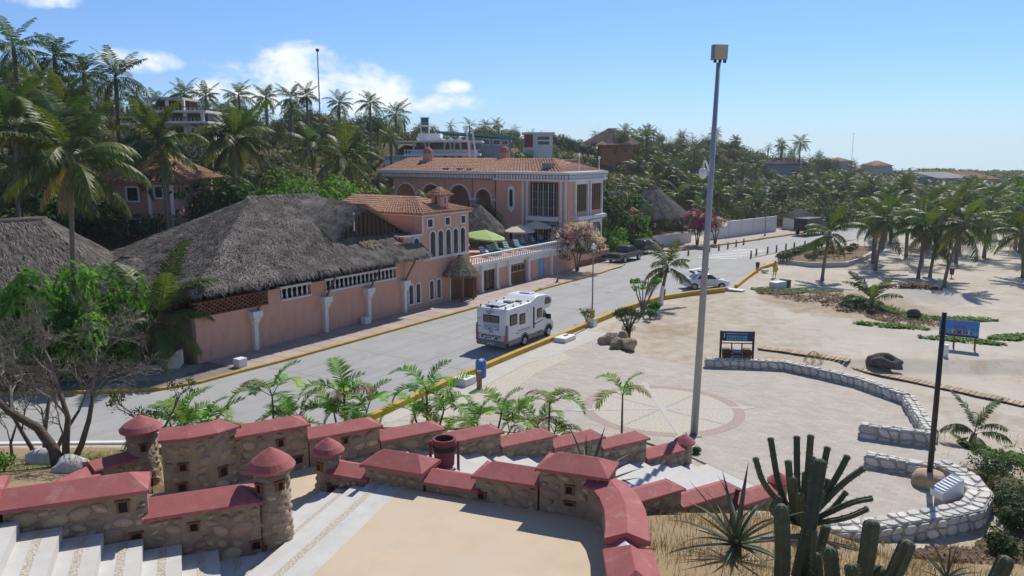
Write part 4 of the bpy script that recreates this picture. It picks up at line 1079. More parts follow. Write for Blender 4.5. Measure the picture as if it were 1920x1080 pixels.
for (x, y) in ((-.22, -.22), (.22, -.22), (-.22, .22), (.22, .22)): MB().box(x-.025, x+.025, y-.025, y+.025, 0, .379).build('leg', 'bollard_red', ch)

# ---------------------------------------------------------------- hotel
hot = thing('hotel', 'two-storey pink hotel with arcades, white cornice and red tiled roof', 'building', st(47.6, 1.5), SA)
# local: x = s-47.6, y = m-1.5; face one looks to -x, face two looks to -y
CZ = 9.35
MB().box(0, 8.3, 0, 9.4, -1.5, CZ).build('corner_block', 'pink_wall', hot)
MB().box(3.6, 16, 9.402, 27, -1.5, CZ).build('rear_wing', 'pink_wall', hot)
# arcade wall at x=0.6, facing -x, two visible arches on the upper floor
arc = MB()
def face1(mb):   # helper: geometry written as (x along -m, y depth) is rotated so that it faces -x
    out = MB(); out.f = mb.f; out.v = [(p[1], -p[0], p[2]) for p in mb.v]; return out
tmp = MB()
ar = [(11.6, 2.2), (15.1, 3.0), (19.3, 3.0), (23.3, 3.0)]
for (c, w) in ar:
    arch_wall(tmp, -(c+w/2+.55), -(c-w/2-.55)+(.0), 5.6, CZ, -c, w, 7.15, .6, 1.0)
tmp.box(-27, -9.4, .6, 1.0, -1.5, 5.598)
face1(tmp).build('arcade_wall', 'pink_wall', hot)
for (c, w) in ar:
    rg = MB(); frame_ring(rg, [(p[0]-c, p[1]) for p in arc_pts(0, 6.9, w, 7.15)], [(p[0]-c, p[1]) for p in arc_pts(0, 6.9, w+.3, 7.15)], .5, .62)
    face1(rg).build('arch_trim', 'white_paint', hot)
    wm = MB(); face1(wm.box(-c-.4, -c+.4, 2.9, 3.59, 5.8, 7.9)).build('inner_door', 'dark_wood', hot)
    face1(MB().box(-c-.75, -c-.5, 3.3, 3.59, 6.3, 7.5)).build('window', 'white_paint', hot)
for c in (9.9, 13.1, 17.2, 21.3): face1(MB().box(-c-.5, -c+.5, .46, 1.04, 6.98, 7.16)).build('impost', 'white_paint', hot)
MB().box(1.0, 3.6, 9.45, 27, 5.3, 5.58).build('gallery_floor', 'pink_wall_dark', hot)
# cornices
MB().box(-.35, 8.75, -.35, 9.6, CZ+.002, CZ+.22).build('lower_cornice', 'white_paint', hot)
MB().box(-.1, 8.5, -.1, 9.5, CZ+.222, CZ+.72).build('frieze', 'bluegrey_wall', hot)
MB().box(-.4, 8.8, -.4, 9.65, CZ+.722, CZ+1.0).build('upper_cornice', 'white_paint', hot)
MB().box(.3, 1.1, 9.652, 27.5, CZ+.002, CZ+.62).build('arcade_frieze', 'bluegrey_wall', hot)
MB().box(.0, 1.3, 9.652, 27.5, CZ+.622, CZ+.98).build('arcade_cornice', 'white_paint', hot)
dm = MB().box(-.09, .09, -.11, .11, 0, .38).mesh('dentil', 'white_paint')
for k in range(24): place('dentil', dm, hot, (-.16, .15+k*.39, CZ+.26), RAD(0))
for k in range(22): place('dentil', dm, hot, (.15+k*.39, -.16, CZ+.26), RAD(90))
for k in range(44): place('dentil', dm, hot, (.24, 9.9+k*.39, CZ+.16), 0)
# roof
rz_, re_ = 11.7, CZ+.95
tile_slope(hot, [[(.6, 27.5, re_), (.6, 1.2, re_), (6.2, 5.5, rz_), (6.2, 27.5, rz_)], [(.6, 1.2, re_), (11, 1.2, re_), (6.2, 5.5, rz_), (6.19, 5.5, rz_)]], pitch=.42, row=.7, rad=.16)
MB().box(6.1, 14, 5.6, 27.4, re_-.4, rz_-.15).build('roof_core', 'roof_tile', hot)
# face one details (facing -x): pointed window, pilasters, oriel with bars
f1 = lambda mb, n_, m_, par=hot: face1(mb).build(n_, m_, par)
pw = MB(); out_ = [(-7.3-.45, 6.3), (-7.3-.45, 8.4), (-7.3-.25, 8.75), (-7.3+.25, 8.75), (-7.3+.45, 8.4), (-7.3+.45, 6.3), (-7.3, 5.7)]
o = f1(MB().yprism(out_, -.1, -.004), 'window', 'white_paint')
f1(MB().yprism(arc_pts(-7.3, 6.45, .42, 8.15), -.115, -.102), 'pane', 'window_dark', o)
o = f1(MB().yprism(arc_pts(-7.3, 2.6, .9, 3.85), -.1, -.004), 'window', 'white_paint')
f1(MB().yprism(arc_pts(-7.3, 2.62, .45, 3.7), -.115, -.102), 'pane', 'window_dark', o)
for y in (5.75, 5.15): f1(MB().box(-y-.12, -y+.12, -.14, -.004, 1.3, CZ), 'pilaster', 'white_paint')
for (z0, z1, nm) in ((5.55, 9.2, 'upper'), (1.5, 4.6, 'lower')):
    bay = f1(MB().box(-4.7, -1.3, -.06, -.003, z0, z1-.02), 'bay_window', 'window_dark')
    for k in range(11): f1(MB().box(-4.68+k*.336, -4.63+k*.336, -.3, -.24, z0, z1-.1), 'bar', 'white_paint' if k % 2 else 'grey_metal', bay)
    for zz in (z0+.9, z0+1.8, z0+2.6): f1(MB().box(-4.7, -1.3, -.29, -.25, zz, zz+.05), 'bar', 'grey_metal', bay)
    f1(MB().box(-3.6, -2.5, -.1, -.062, z0, z1-.9), 'door', 'curtain_window', bay)
f1(MB().box(-4.95, -1.05, -.75, -.004, 5.05, 5.5), 'balcony', 'white_paint')
f1(MB().box(-4.9, -1.1, -.5, -.004, 4.62, 4.9), 'lintel', 'grey_wall')
for y in (.85, .25): f1(MB().box(-y-.13, -y+.13, -.16, -.004, 1.3, CZ), 'pilaster', 'white_paint')
# face two (facing the road): loggia bays with wooden screens above, arched openings below
for (x0, x1) in ((1.5, 4.1), (5.0, 7.6)):
    MB().box(x0, x1, -.06, -.004, 6.0, 9.0).build('wood_screen', 'wood', hot)
    for k in range(6): MB().box(x0+.1+k*.42, x0+.16+k*.42, -.1, -.062, 6.0, 9.0).build('slat', 'dark_wood', hot)
    fr = MB(); fr.box(x0-.2, x0, -.25, -.004, 5.5, CZ); fr.box(x1, x1+.2, -.25, -.004, 5.5, CZ); fr.box(x0, x1, -.2, -.004, 9.0, CZ)
    fr.build('loggia_frame', 'white_paint', hot)
    MB().box(x0-.35, x1+.35, -.7, -.004, 5.1, 5.498).build('balcony', 'white_paint', hot)
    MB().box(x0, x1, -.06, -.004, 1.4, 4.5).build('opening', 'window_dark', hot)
    fr = MB(); fr.box(x0-.15, x0, -.2, -.004, 1.3, 4.9); fr.box(x1, x1+.15, -.2, -.004, 1.3, 4.9)
    fr.yprism([(x0, 4.9), (x0, 4.1), (x0+.5, 4.6), (x1-.5, 4.6), (x1, 4.1), (x1, 4.9)], -.2, -.004)
    fr.build('opening_frame', 'white_paint', hot)
MB().box(-.3, 8.6, -.9, -.003, .7, 1.3).build('plinth', 'pink_wall', hot)
# rooftop lanterns
for (x, y, zb) in ((4.9, 23.2, 10.6), (7.2, 13.0, 10.7)):
    t = MB().box(x-.8, x+.8, y-.8, y+.8, zb-.6, zb+.9).build('lantern_base', 'pink_wall', hot)
    MB().lathe([(.62, 0), (.62, .64), (.72, .68), (.72, .79)], 14, (x, y, zb+.9)).build('drum', 'pink_wall', t)
    MB().lathe([(.6, .795), (.6, .95), (.54, 1.2), (.38, 1.45), (.12, 1.6), (.04, 1.7), (.03, 1.9), (.012, 2.6)], 14, (x, y, zb+.9)).build('dome', 'dome_red', t, smooth=False)
    for k in range(8):
        a = k*math.pi/4; MB().box(-.035, .035, -.03, .03, 0, .6).build('rib', 'pink_wall', t, loc=(x+.64*math.cos(a), y+.64*math.sin(a), zb+.91), rz=a)
MB().box(1.6, 2.6, 3.3, 4.3, re_+.4, re_+1.0).build('air_conditioner', 'grey_metal', hot)
for (y, x) in ((13.5, .9), (15.0, .9), (17, .9)): MB().box(x, x+.5, y, y+.7, re_+.05, re_+.3).build('roof_light', 'dark_metal', hot)
for (x, y, h) in ((4.4, 1.1, 1.8), (8.0, .4, 1.4)):
    l_ = MB().tube([(x, y, re_-.2), (x, y, re_+h)], .05, 6).build('lamp_pole', 'white_paint', hot)
    MB().lathe([(.05, -.15), (.2, 0), (.05, .2)], 10, (x, y, re_+h+.1)).build('lamp_globe', 'white_clean', l_, smooth=True)
# ---------------------------------------------------------------- vehicles
R = random.Random(31)
def wheel(parent, x, y, r=.33, w=.2, side=-1):
    t = MB(); n = 20
    prof = [(r*.62, -w/2), (r*.93, -w/2), (r, -w/2+.04), (r, w/2-.04), (r*.93, w/2), (r*.62, w/2)]
    t.lathe(prof, n)
    o = MB(); o.v = [(p[0], p[2], p[1]) for p in t.v]; o.f = [f[::-1] for f in t.f]
    wh = o.build('tyre', 'rubber', parent, loc=(x, y, r), smooth=False)
    t2 = MB().lathe([(r*.2, .0), (r*.6, -.02), (r*.64, .03), (r*.3, .05), (.01, .05)], n)
    o2 = MB(); o2.v = [(p[0], side*(w/2-.01)+side*p[2], p[1]) for p in t2.v]; o2.f = t2.f
    o2.build('rim', 'hub', wh)
    return wh
def text_on(parent, body, size, loc, rot, m, name='lettering', ext=.002):
    cu = bpy.data.curves.new(name, 'FONT'); cu.body = body; cu.size = size; cu.extrude = ext; cu.align_x = 'CENTER'; cu.align_y = 'CENTER'; cu.resolution_u = 3
    tmp_ = bpy.data.objects.new('text_source', cu); C.objects.link(tmp_); bpy.context.view_layer.update()
    me = bpy.data.meshes.new_from_object(tmp_.evaluated_get(bpy.context.evaluated_depsgraph_get())); me.materials.clear(); me.materials.append(M[m])
    bpy.data.objects.remove(tmp_); return place(name, me, parent, loc, rot=rot)
rv = thing('motorhome', 'white motorhome with overcab bed parked along the yellow kerb', 'motorhome', st(12.55, -12.45), SA)
W2 = 1.14
body = [(0.02, .62), (0.0, 2.45), (.04, 2.62), (.16, 2.74), (3.0, 2.80), (3.55, 3.02), (3.8, 3.08), (4.9, 3.04), (5.45, 2.9), (5.72, 2.66), (5.74, 2.4), (5.5, 2.12), (5.2, 2.04), (4.55, 2.0), (4.5, .62)]
MB().yprism(body, -W2, W2).build('living_body', 'rv_white', rv, bevel=.07)
cab = [(4.4, .45), (4.4, 2.02), (5.0, 2.04), (5.55, 1.38), (6.05, 1.18), (6.2, 1.0), (6.28, .75), (6.28, .42)]
MB().yprism(cab, -.98, .98).build('cab', 'rv_white', rv, bevel=.08)
ws = MB().add([(5.02, -.86, 1.97), (5.02, .86, 1.97), (5.53, .9, 1.42), (5.53, -.9, 1.42)], [(3, 2, 1, 0)])
ws.v = [(p[0]+.03, p[1], p[2]+.02) for p in ws.v]; ws.build('windscreen', 'car_glass', rv)
for sgn in (-1, 1):
    y = sgn*.985
    MB().yprism([(4.62, 1.42), (4.62, 1.9), (4.98, 1.94), (5.42, 1.42)], y-.012, y+.012).build('cab_window', 'sky_glass', rv)
    mr_ = MB().box(5.15, 5.35, sgn*1.0 if sgn > 0 else -1.3, sgn*1.3 if sgn > 0 else -1.0, 1.28, 1.62).build('mirror', 'rubber', rv, bevel=.03)
    sk = MB().box(.3, 1.75, sgn*1.15-.02, sgn*1.15+.02, .36, .66).build('side_skirt', 'rv_skirt', rv)
    MB().box(2.6, 4.5, sgn*1.15-.02, sgn*1.15+.02, .36, .66).build('side_skirt', 'rv_skirt', rv)
    # wheel arches
    for xc, r_, yy in ((2.18, .46, 1.145), (5.5, .45, .985)):
        a = MB(); pts = [(xc+r_*math.cos(math.pi*k/12), .36+r_*math.sin(math.pi*k/12)) for k in range(13)]
        a.yprism(pts, sgn*yy-.02, sgn*yy+.022); a.build('wheel_arch', 'rubber', rv)
        ri = MB(); frame_ring(ri, pts, [(xc+(r_+.09)*math.cos(math.pi*k/12), .36+(r_+.09)*math.sin(math.pi*k/12)) for k in range(13)], sgn*yy-.028, sgn*yy+.028)
        ri.build('arch_trim', 'rv_skirt', rv)
    wheel(rv, 2.18, sgn*1.03, .34, .24, sgn); wheel(rv, 5.5, sgn*.88, .34, .24, sgn)
    for (x0, x1, z0, z1) in ((.42, 1.28, 1.62, 2.32), (1.55, 2.25, 1.5, 2.2), (3.72, 4.36, 1.62, 2.2)):
        wn_ = MB().box(x0, x1, sgn*W2-.025, sgn*W2+.025, z0, z1).build('side_window', 'rubber', rv, bevel=.02)
        MB().box(x0+.07, x1-.07, sgn*W2-.035, sgn*W2+.035, z0+.06, z1-.06).build('pane', 'curtain_window', wn_)
    oc = MB().yprism([(4.72, 2.36), (4.72, 2.66), (4.85, 2.82), (5.3, 2.78), (5.5, 2.6), (5.5, 2.42), (5.35, 2.33)], sgn*W2-.02, sgn*W2+.02).build('overcab_window', 'car_glass', rv)
    MB().yprism([(1.3, 1.13), (3.0, 1.13), (4.5, 1.33), (4.5, 1.38), (3.0, 1.18), (1.3, 1.17)], sgn*W2-.007, sgn*W2+.007).build('stripe', 'maroon', rv)
    MB().yprism([(1.05, 1.03), (1.3, .98), (2.95, 1.03), (2.95, 1.07), (1.3, 1.02), (1.1, 1.09)], sgn*W2-.006, sgn*W2+.006).build('stripe', 'grey_metal', rv)
    MB().yprism([(3.35, 1.5), (4.3, 1.62), (4.5, 1.55), (4.3, 1.55), (3.4, 1.45)], sgn*W2-.006, sgn*W2+.006).build('stripe', 'grey_metal', rv)
dr = MB().box(2.92, 3.58, -W2-.018, -W2+.01, .5, 2.48).build('door', 'rv_white', rv, bevel=.02)
MB().box(3.2, 3.38, -W2-.03, -W2-.019, .98, 2.4).build('door_window', 'rubber', dr)
MB().box(3.42, 3.5, -W2-.04, -W2-.019, 1.2, 1.32).build('handle', 'rubber', dr)
for (x0, x1, z0, z1) in ((.3, 1.05, .7, 1.5), (3.8, 4.35, .75, 1.1)):
    MB().box(x0, x1, -W2-.012, -W2+.005, z0, z1).build('locker_door', 'rv_white', rv, bevel=.01)
MB().box(3.85, 4.3, -W2-.03, -W2-.014, .38, .64).build('vent_grille', 'galv', rv)
MB().lathe([(.01, -.06), (.06, -.05), (.08, 0), (.01, .03)], 8, (2.55, -W2-.01, 2.3)).build('porch_lamp', 'rv_grey', rv)
MB().lathe([(.01, -.07), (.1, 0), (.14, .1), (.05, .2), (.01, .22)], 6, (2.75, -W2+.0, 1.95)).build('flower_sticker', 'blue_print', rv).scale = (1, .06, 1)
# the rear
MB().box(-.05, .03, -1.12, 1.12, .3, .68).build('rear_bumper', 'rv_grey', rv, bevel=.04)
for sgn in (-1, 1):
    MB().yprism([(-.055, .55), (-.05, 1.55), (.02, 1.72), (.14, 1.72), (.14, .55)], sgn*1.14-.09, sgn*1.14+.045).build('corner_fairing', 'rv_grey', rv, bevel=.03)
    tl = MB().box(-.075, -.02, sgn*1.07-.07, sgn*1.07+.07, .66, 1.06).build('tail_light', 'red_light', rv, bevel=.015)
    MB().box(-.068, -.02, sgn*1.07-.08, sgn*1.07+.08, .42, .5).build('reflector', 'red_light', rv)
    for z in (.8, .95): MB().lathe([(.01, 0), (.035, 0), (.035, .01), (.01, .012)], 8).build('lens', 'white_clean', tl, loc=(-.078, sgn*1.07, z)).rotation_euler = (0, RAD(-90), 0)
rw = MB().box(-.03, .02, -.62, .62, 1.82, 2.3).build('rear_window', 'rubber', rv, bevel=.03)
for y0, y1 in ((-.57, -.02), (.02, .57)): MB().box(-.036, -.03, y0, y1, 1.87, 2.25).build('pane', 'curtain_window', rw)
text_on(rv, 'RAPIDO', .19, (-.012, .05, 2.52), (RAD(90), 0, RAD(-90)), 'rv_grey')
MB().box(-.03, .01, .02, .3, 2.38, 2.43).build('brake_light', 'rubber', rv)
mp_ = MB().box(-.014, .01, -.6, .6, 1.30, 1.78).build('map_decal', 'pale_print', rv)
for k in range(9):
    y = R.uniform(-.5, .5); z = R.uniform(1.38, 1.7); MB().box(-.016-.0004*k, -.0135, y-R.uniform(.03, .1), y+R.uniform(.03, .1), z-R.uniform(.02, .05), z+R.uniform(.02, .05)).build('decal_patch', R.choice(['blue_print', 'blue_print', 'straw_hat', 'rubber', 'white_clean']), mp_)
for (y0, m_) in ((.1, 'navy'), (.02, 'white_clean'), (-.06, 'red_paint')): MB().box(-.013, .01, y0-.035, y0+.035, 1.16, 1.28).build('flag_band', m_, rv)
MB().yprism([(-.02, .9), (-.02, 1.02), (.01, 1.02), (.01, .9)], -.7, .7).build('handle_recess', 'rv_grey', rv)
for k in range(46):
    y = R.uniform(-.85, .85); z = R.uniform(.74, .98); w_ = R.uniform(.02, .06)
    MB().box(-.0225-.0002*k, .0, y-w_, y+w_, z-.03, z+.035).build('sticker', R.choice(['blue_print', 'white_clean', 'rubber', 'navy', 'red_paint', 'pale_print', 'yellow_dress', 'white_clean']), rv)
pl_ = MB().box(-.062, -.05, -.3, .3, .4, .52).build('number_plate', 'pale_print', rv)
for z in (1.0, 1.5, 2.0): MB().box(-.03, .0, .8, 1.02, z, z+.03).build('ladder_rung', 'rv_grey', rv)
# the roof
for sgn in (-1, 1):
    rl = MB().tube([(.15, sgn*.95, 2.84), (3.0, sgn*.95, 2.93)], .025, 6).build('roof_rail', 'rv_white', rv)
    for x in (.2, 1.1, 2.0, 2.9): MB().box(x-.04, x+.04, sgn*.95-.04, sgn*.95+.04, 2.75, 2.9).build('rail_foot', 'grey_metal', rl)
MB().box(.35, 1.35, -.35, .75, 2.80, 2.88).build('solar_panel', 'galv', rv, bevel=.03)
MB().box(1.8, 2.3, -.3, .3, 2.79, 2.92).build('roof_hatch', 'grey_metal', rv, bevel=.03)
MB().box(2.45, 2.75, -.6, -.2, 2.8, 2.88).build('roof_hatch', 'bin_brown', rv, bevel=.02)
MB().box(4.0, 4.75, -.4, .45, 3.06, 3.15).build('roof_hatch', 'galv', rv, bevel=.04)
MB().box(.15, .3, .0, .16, 2.76, 2.9).build('camera_box', 'rubber', rv)
for sgn in (-1, 1): MB().box(6.2, 6.3, sgn*.72-.16, sgn*.72+.16, .8, 1.0).build('headlight', 'white_clean', rv)

def car(label, loc, rz, paint, kind='sedan', cat='car', name='parked_car'):
    t = thing(name, label, cat, loc, rz)
    if kind == 'sedan':
        L_, w = 4.2, .82
        low = [(0.03, .3), (0.0, .6), (.06, .93), (.75, .98), (1.05, 1.0), (2.9, .98), (3.3, .92), (4.05, .74), (4.2, .55), (4.18, .28)]
        top = [(.7, .96), (1.2, 1.36), (1.5, 1.43), (2.2, 1.42), (2.5, 1.34), (3.2, .93)]
        xs = (.82, 3.4); wr = .30
        wins = [[(1.08, 1.0), (1.42, 1.33), (1.85, 1.35), (1.85, 1.0)], [(1.93, 1.0), (1.93, 1.35), (2.4, 1.32), (2.95, 1.0)]]
        front = [(2.52, 1.35), (3.16, .97)]; rear = [(.74, 1.0), (1.2, 1.36)]
    elif kind == 'suv':
        L_, w = 4.6, .92
        low = [(0, .4), (0, .75), (.03, 1.1), (3.2, 1.1), (4.3, 1.02), (4.55, .85), (4.6, .4)]
        top = [(.03, 1.08), (.15, 1.7), (.4, 1.78), (2.4, 1.78), (2.7, 1.7), (3.3, 1.08)]
        xs = (.85, 3.7); wr = .37
        wins = [[(.25, 1.15), (.32, 1.62), (1.1, 1.65), (1.1, 1.15)], [(1.2, 1.15), (1.2, 1.65), (2.0, 1.65), (2.0, 1.15)], [(2.1, 1.15), (2.1, 1.65), (2.55, 1.62), (3.0, 1.15)]]
        front = [(2.72, 1.68), (3.28, 1.12)]; rear = [(.04, 1.15), (.14, 1.66)]
    else:
        L_, w = 5.4, .95
        low = [(0, .5), (0, 1.05), (2.0, 1.06), (2.0, 1.1), (4.1, 1.12), (5.1, 1.02), (5.38, .8), (5.4, .45)]
        top = [(2.05, 1.08), (2.15, 1.72), (2.4, 1.82), (3.3, 1.8), (3.6, 1.72), (4.2, 1.1)]
        xs = (1.05, 4.4); wr = .39
        wins = [[(2.2, 1.15), (2.3, 1.62), (2.9, 1.65), (2.9, 1.15)], [(3.0, 1.15), (3.0, 1.65), (3.4, 1.62), (3.85, 1.15)]]
        front = [(3.62, 1.7), (4.16, 1.15)]; rear = [(2.06, 1.15), (2.14, 1.68)]
    MB().yprism(low, -w, w).build('body', paint, t, bevel=.08)
    g = MB(); n = len(top); ins = .16
    hmax = max(p[1] for p in top); hmin = min(p[1] for p in top)
    off = [w-.05-ins*(p[1]-hmin)/(hmax-hmin) for p in top]
    g.add([(p[0], -o_, p[1]) for p, o_ in zip(top, off)]+[(p[0], o_, p[1]) for p, o_ in zip(top, off)], [tuple(range(n)), tuple(range(n, 2*n))[::-1]]+[(i, n+i, n+(i+1) % n, (i+1) % n) for i in range(n)])
    g.build('cabin', paint, t, bevel=.04)
    yo = lambda z: w-.05-ins*(z-hmin)/(hmax-hmin)
    for sgn in (-1, 1):
        for q in wins:
            k = len(q); mb = MB(); mb.add([(p[0], sgn*(yo(p[1])+.012), p[1]) for p in q]+[(p[0], sgn*(yo(p[1])-.03), p[1]) for p in q], [tuple(range(k)), tuple(range(k, 2*k))[::-1]]+[(i, (i+1) % k, k+(i+1) % k, k+i) for i in range(k)])
            mb.build('side_window', 'car_glass', t)
        for x in xs:
            a = MB(); a.yprism([(x+(wr+.07)*math.cos(math.pi*k/12), wr+(wr+.07)*math.sin(math.pi*k/12)-.04) for k in range(13)]+[(x-wr-.07, .28), (x+wr+.07, .28)], sgn*w-.02, sgn*w+.012); a.build('wheel_arch', 'rubber', t)
            wheel(t, x, sgn*(w-.07), wr, .2, sgn)
        MB().box(-.02, .1, sgn*(w-.12)-.1, sgn*(w-.12)+.1, .72, .92 if kind == 'sedan' else 1.0).build('tail_light', 'red_light', t)
        MB().box(L_-.2, L_-.02, sgn*(w-.2)-.15, sgn*(w-.2)+.15, .64, .76).build('headlight', 'white_clean', t)
        MB().box(3.0 if kind != 'pickup' else 3.8, 3.14 if kind != 'pickup' else 3.95, sgn*(w+.09)-.08, sgn*(w+.09)+.08, 1.0 if kind == 'sedan' else 1.15, 1.12 if kind == 'sedan' else 1.3).build('mirror', paint, t)
        for q in ((1.7, 2.75) if kind == 'sedan' else (2.6,)): MB().box(q-.1, q+.06, sgn*w-.01, sgn*w+.02, .86, .9).build('handle', 'rubber', t)
    for nm, q in (('windscreen', front), ('rear_window', rear)):
        (xa, za), (xb, zb) = q; d = .02 if nm == 'windscreen' else -.02
        MB().add([(xa+d, -yo(za)+.08, za+.02), (xa+d, yo(za)-.08, za+.02), (xb+d, yo(zb)-.08, zb+.02), (xb+d, -yo(zb)+.08, zb+.02)], [(0, 1, 2, 3)]).build(nm, 'sky_glass', t)
    MB().box(-.06, .02, -w+.08, w-.08, .34, .56).build('bumper', paint if kind == 'sedan' else 'hub', t, bevel=.03)
    return t
wc = car('white saloon car with a surfboard on its roof, nose at the kerb', (15.85, 73.15, 0), RAD(6), 'car_white')
bd = MB().lathe([(.02, 0), (.2, .4), (.27, 1.0), (.25, 1.7), (.12, 2.2), (.02, 2.35)], 12).build('surfboard', 'white_clean', tag(bpy.data.objects.new('surfboard_rack', None), 'pale surfboard strapped on the roof of the white car', 'surfboard'), smooth=True)
sr = bd.parent; C.objects.link(sr); sr.location = (17.1, 73.25, 1.56); sr.rotation_euler = (0, 0, RAD(14))
bd.rotation_euler = (0, RAD(84), 0); bd.scale = (.16, 1, 1); bd.location = (-1.1, 0, .16)
MB().box(-.5, -.44, -.45, .45, -.08, .09).build('strap_bar', 'rubber', sr); MB().box(.3, .36, -.45, .45, -.08, .06).build('strap_bar', 'rubber', sr)
MB().yprism([(1.0, .05), (1.05, .34), (1.25, .3), (1.15, .02)], -.03, .03).build('fin', 'teal_trim', sr)
car('dark grey pickup truck parked beside the hedge', st(53.6, -1.1), SA-RAD(4), 'car_grey', 'pickup', 'pickup truck', 'pickup_truck')
car('black off-road car parked beyond the small coconut palm', st(62.6, -.2), SA-RAD(8), 'car_black', 'suv')
trk = thing('parked_truck', 'dark truck standing at the far end of the white wall', 'truck', (44.5, 121.5, 0), RAD(40))
MB().box(-1.2, 3.2, -1.1, 1.1, .8, 2.6).build('cargo_box', 'car_black', trk); MB().box(3.22, 4.8, -1.05, 1.05, .6, 2.2).build('cab', 'car_grey', trk, bevel=.1)
for x in (-.3, 3.9):
    for s_ in (-1, 1): wheel(trk, x, s_*.95, .42, .25, s_)
MB().box(4.78, 4.83, -.9, .9, 1.4, 2.05).build('windscreen', 'car_glass', trk)

# ---------------------------------------------------------------- lamp posts and poles
lp = thing('lamp_post', 'tall leaning grey lamp post with square floodlight and camera dome', 'lamp post', (8.14, 34.2, 0), 0)
lp.rotation_euler = (0, RAD(1.45), 0)
top_z = 16.15
MB().tube([(0, 0, 0), (0, 0, top_z*.5), (0, 0, top_z)], [.17, .135, .09], 14).build('pole', 'galv', lp, smooth=True)
MB().box(-.3, .3, -.3, .3, 0, .05).build('base_plate', 'grey_metal', lp)
hd = MB().box(-.28, .28, -.14, .12, top_z+.12, top_z+.72).build('floodlight', 'lamp_face', lp, loc=(.05, 0, 0), bevel=.02)
MB().box(-.36, -.28, -.16, .14, top_z+.1, top_z+.70).build('side_panel', 'grey_metal', hd)
for x in (-.2, .0, .2): MB().box(x-.05, x+.05, -.08, .08, top_z, top_z+.118).build('bracket', 'dark_metal', hd)
arm = MB().tube([(-.1, -.05, 11.7), (-.28, -.12, 12.1), (-.36, -.14, 12.15), (-.38, -.15, 12.0), (-.38, -.15, 11.78)], .04, 8).build('camera_arm', 'white_clean', lp)
MB().lathe([(.05, .42), (.15, .38), (.19, .28), (.19, .12), (.15, .10), (.13, .02), (.02, -.04)], 14, (-.38, -.15, 11.4)).build('camera_dome', 'white_clean', arm, smooth=True)
def street_lamp(label, p, h, base=True, head=True):
    t = thing('street_lamp', label, 'lamp post', p, SA, 'thin street lamps')
    MB().tube([(0, 0, 0), (0, 0, h)], [.065, .045], 8).build('pole', 'grey_metal', t)
    if base:
        MB().frustum(-.3, .3, -.3, .3, -.1, -.26, .26, -.26, .26, .55).build('plinth', 'white_paint', t)
        MB().frustum(-.15, .15, -.15, .15, .552, -.11, .11, -.11, .11, 1.15).build('pole_sleeve', 'yellow_kerb', t)
    else: MB().lathe([(.22, 0), (.2, .06), (.1, .12), (.08, .3)], 10).build('foot', 'dark_metal', t)
    MB().lathe([(.05, 0), (.14, .05), (.17, .2), (.12, .35), (.03, .42)], 10, (0, 0, h)).build('lamp_head', 'white_clean', t, smooth=True)
    return t
street_lamp('thin grey street lamp on a yellow and white base near the motorhome', (5.85, 57.2, 0), 5.6)
street_lamp('thin grey street lamp on the pavement by the bougainvillea', st(37.7, -2.9, .13), 4.3, base=False)
street_lamp('thin street lamp far up the road by the white wall', (37.9, 119.5, .13), 6.5, base=False)
dp = thing('dark_pole', 'dark brown pole standing in a round rock base by the stone wall', 'pole', (15.85, 28.75, .4), 0)
MB().tube([(0, 0, 0), (.0, 0, 6.3)], [.11, .085], 10).build('shaft', 'dark_metal', dp, smooth=True)
MB().lathe([(.62, -.5), (.6, -.1), (.5, .1), (.25, .16), (.01, .16)], 12).build('rock_base', 'boulder', dp, smooth=True)
lec = thing('lectern_sign', 'small white sloping sign on the rock wall near the dark pole', 'sign', (15.55, 26.95, 0), RAD(15))
MB().yprism([(-.45, .35), (-.5, .62), (.4, 1.05), (.45, .35)], -.3, .3).build('stand', 'white_clean', lec, bevel=.02)
MB().box(-.3, .4, -.25, .25, 0, .35).build('foot', 'pale_concrete', lec)
pan = MB().add([(-.48, -.29, .635), (-.48, .29, .635), (.39, .29, 1.058), (.39, -.29, 1.058)], [(3, 2, 1, 0)]).build('panel', 'pale_print', lec)
for k in range(6):
    x = -.38+k*.12; zz = .635+(x+.48)*.486+.006
    MB().box(x, x+.07, -.24, .24, zz-.01, zz+.03).build('text_line', 'white_clean', pan)

# ---------------------------------------------------------------- plaza and beach furniture
bin_ = thing('litter_bin', 'dark red slatted litter bin at the head of the lower stairs', 'bin', (-2.05, 23.05, 2.9), 0)
MB().lathe([(.30, .25), (.33, 1.0), (.36, 1.02), (.36, 1.08), (.29, 1.08), (.27, .6)], 16).build('drum', 'maroon', bin_)
MB().lathe([(.345, .72), (.35, .86)], 16).build('band', 'rubber', bin_)
for s_ in (-1, 1): MB().box(s_*.42-.04, s_*.42+.04, -.05, .05, 0, 1.0).build('post', 'maroon', bin_); MB().box(min(s_*.33, s_*.38), max(s_*.33, s_*.38), -.03, .03, .8, .86).build('pivot', 'maroon', bin_)
bl = thing('blue_barrel', 'blue plastic barrel full of litter by the kerb', 'barrel', (-1.75, 43.6, 0), 0)
MB().lathe([(.28, 0), (.30, .05), (.30, .3), (.315, .33), (.30, .36), (.30, .62), (.315, .65), (.30, .68), (.30, .95), (.25, .95), (.25, .8)], 18).build('drum', 'blue_plastic', bl)
for k in range(9): MB().lathe([(.02, -.05), (.09, 0), (.05, .07), (.01, .08)], 6).build('litter', 'white_clean', bl, loc=(R.uniform(-.15, .15), R.uniform(-.15, .15), .9+R.uniform(0, .07)), rz=R.random()*6)
wp = thing('timber_post', 'short square timber post in front of the blue barrel', 'post', (-1.75, 41.3, 0), .3)
MB().box(-.12, .12, -.12, .12, 0, 1.0).build('shaft', 'post_wood', wp, bevel=.02)
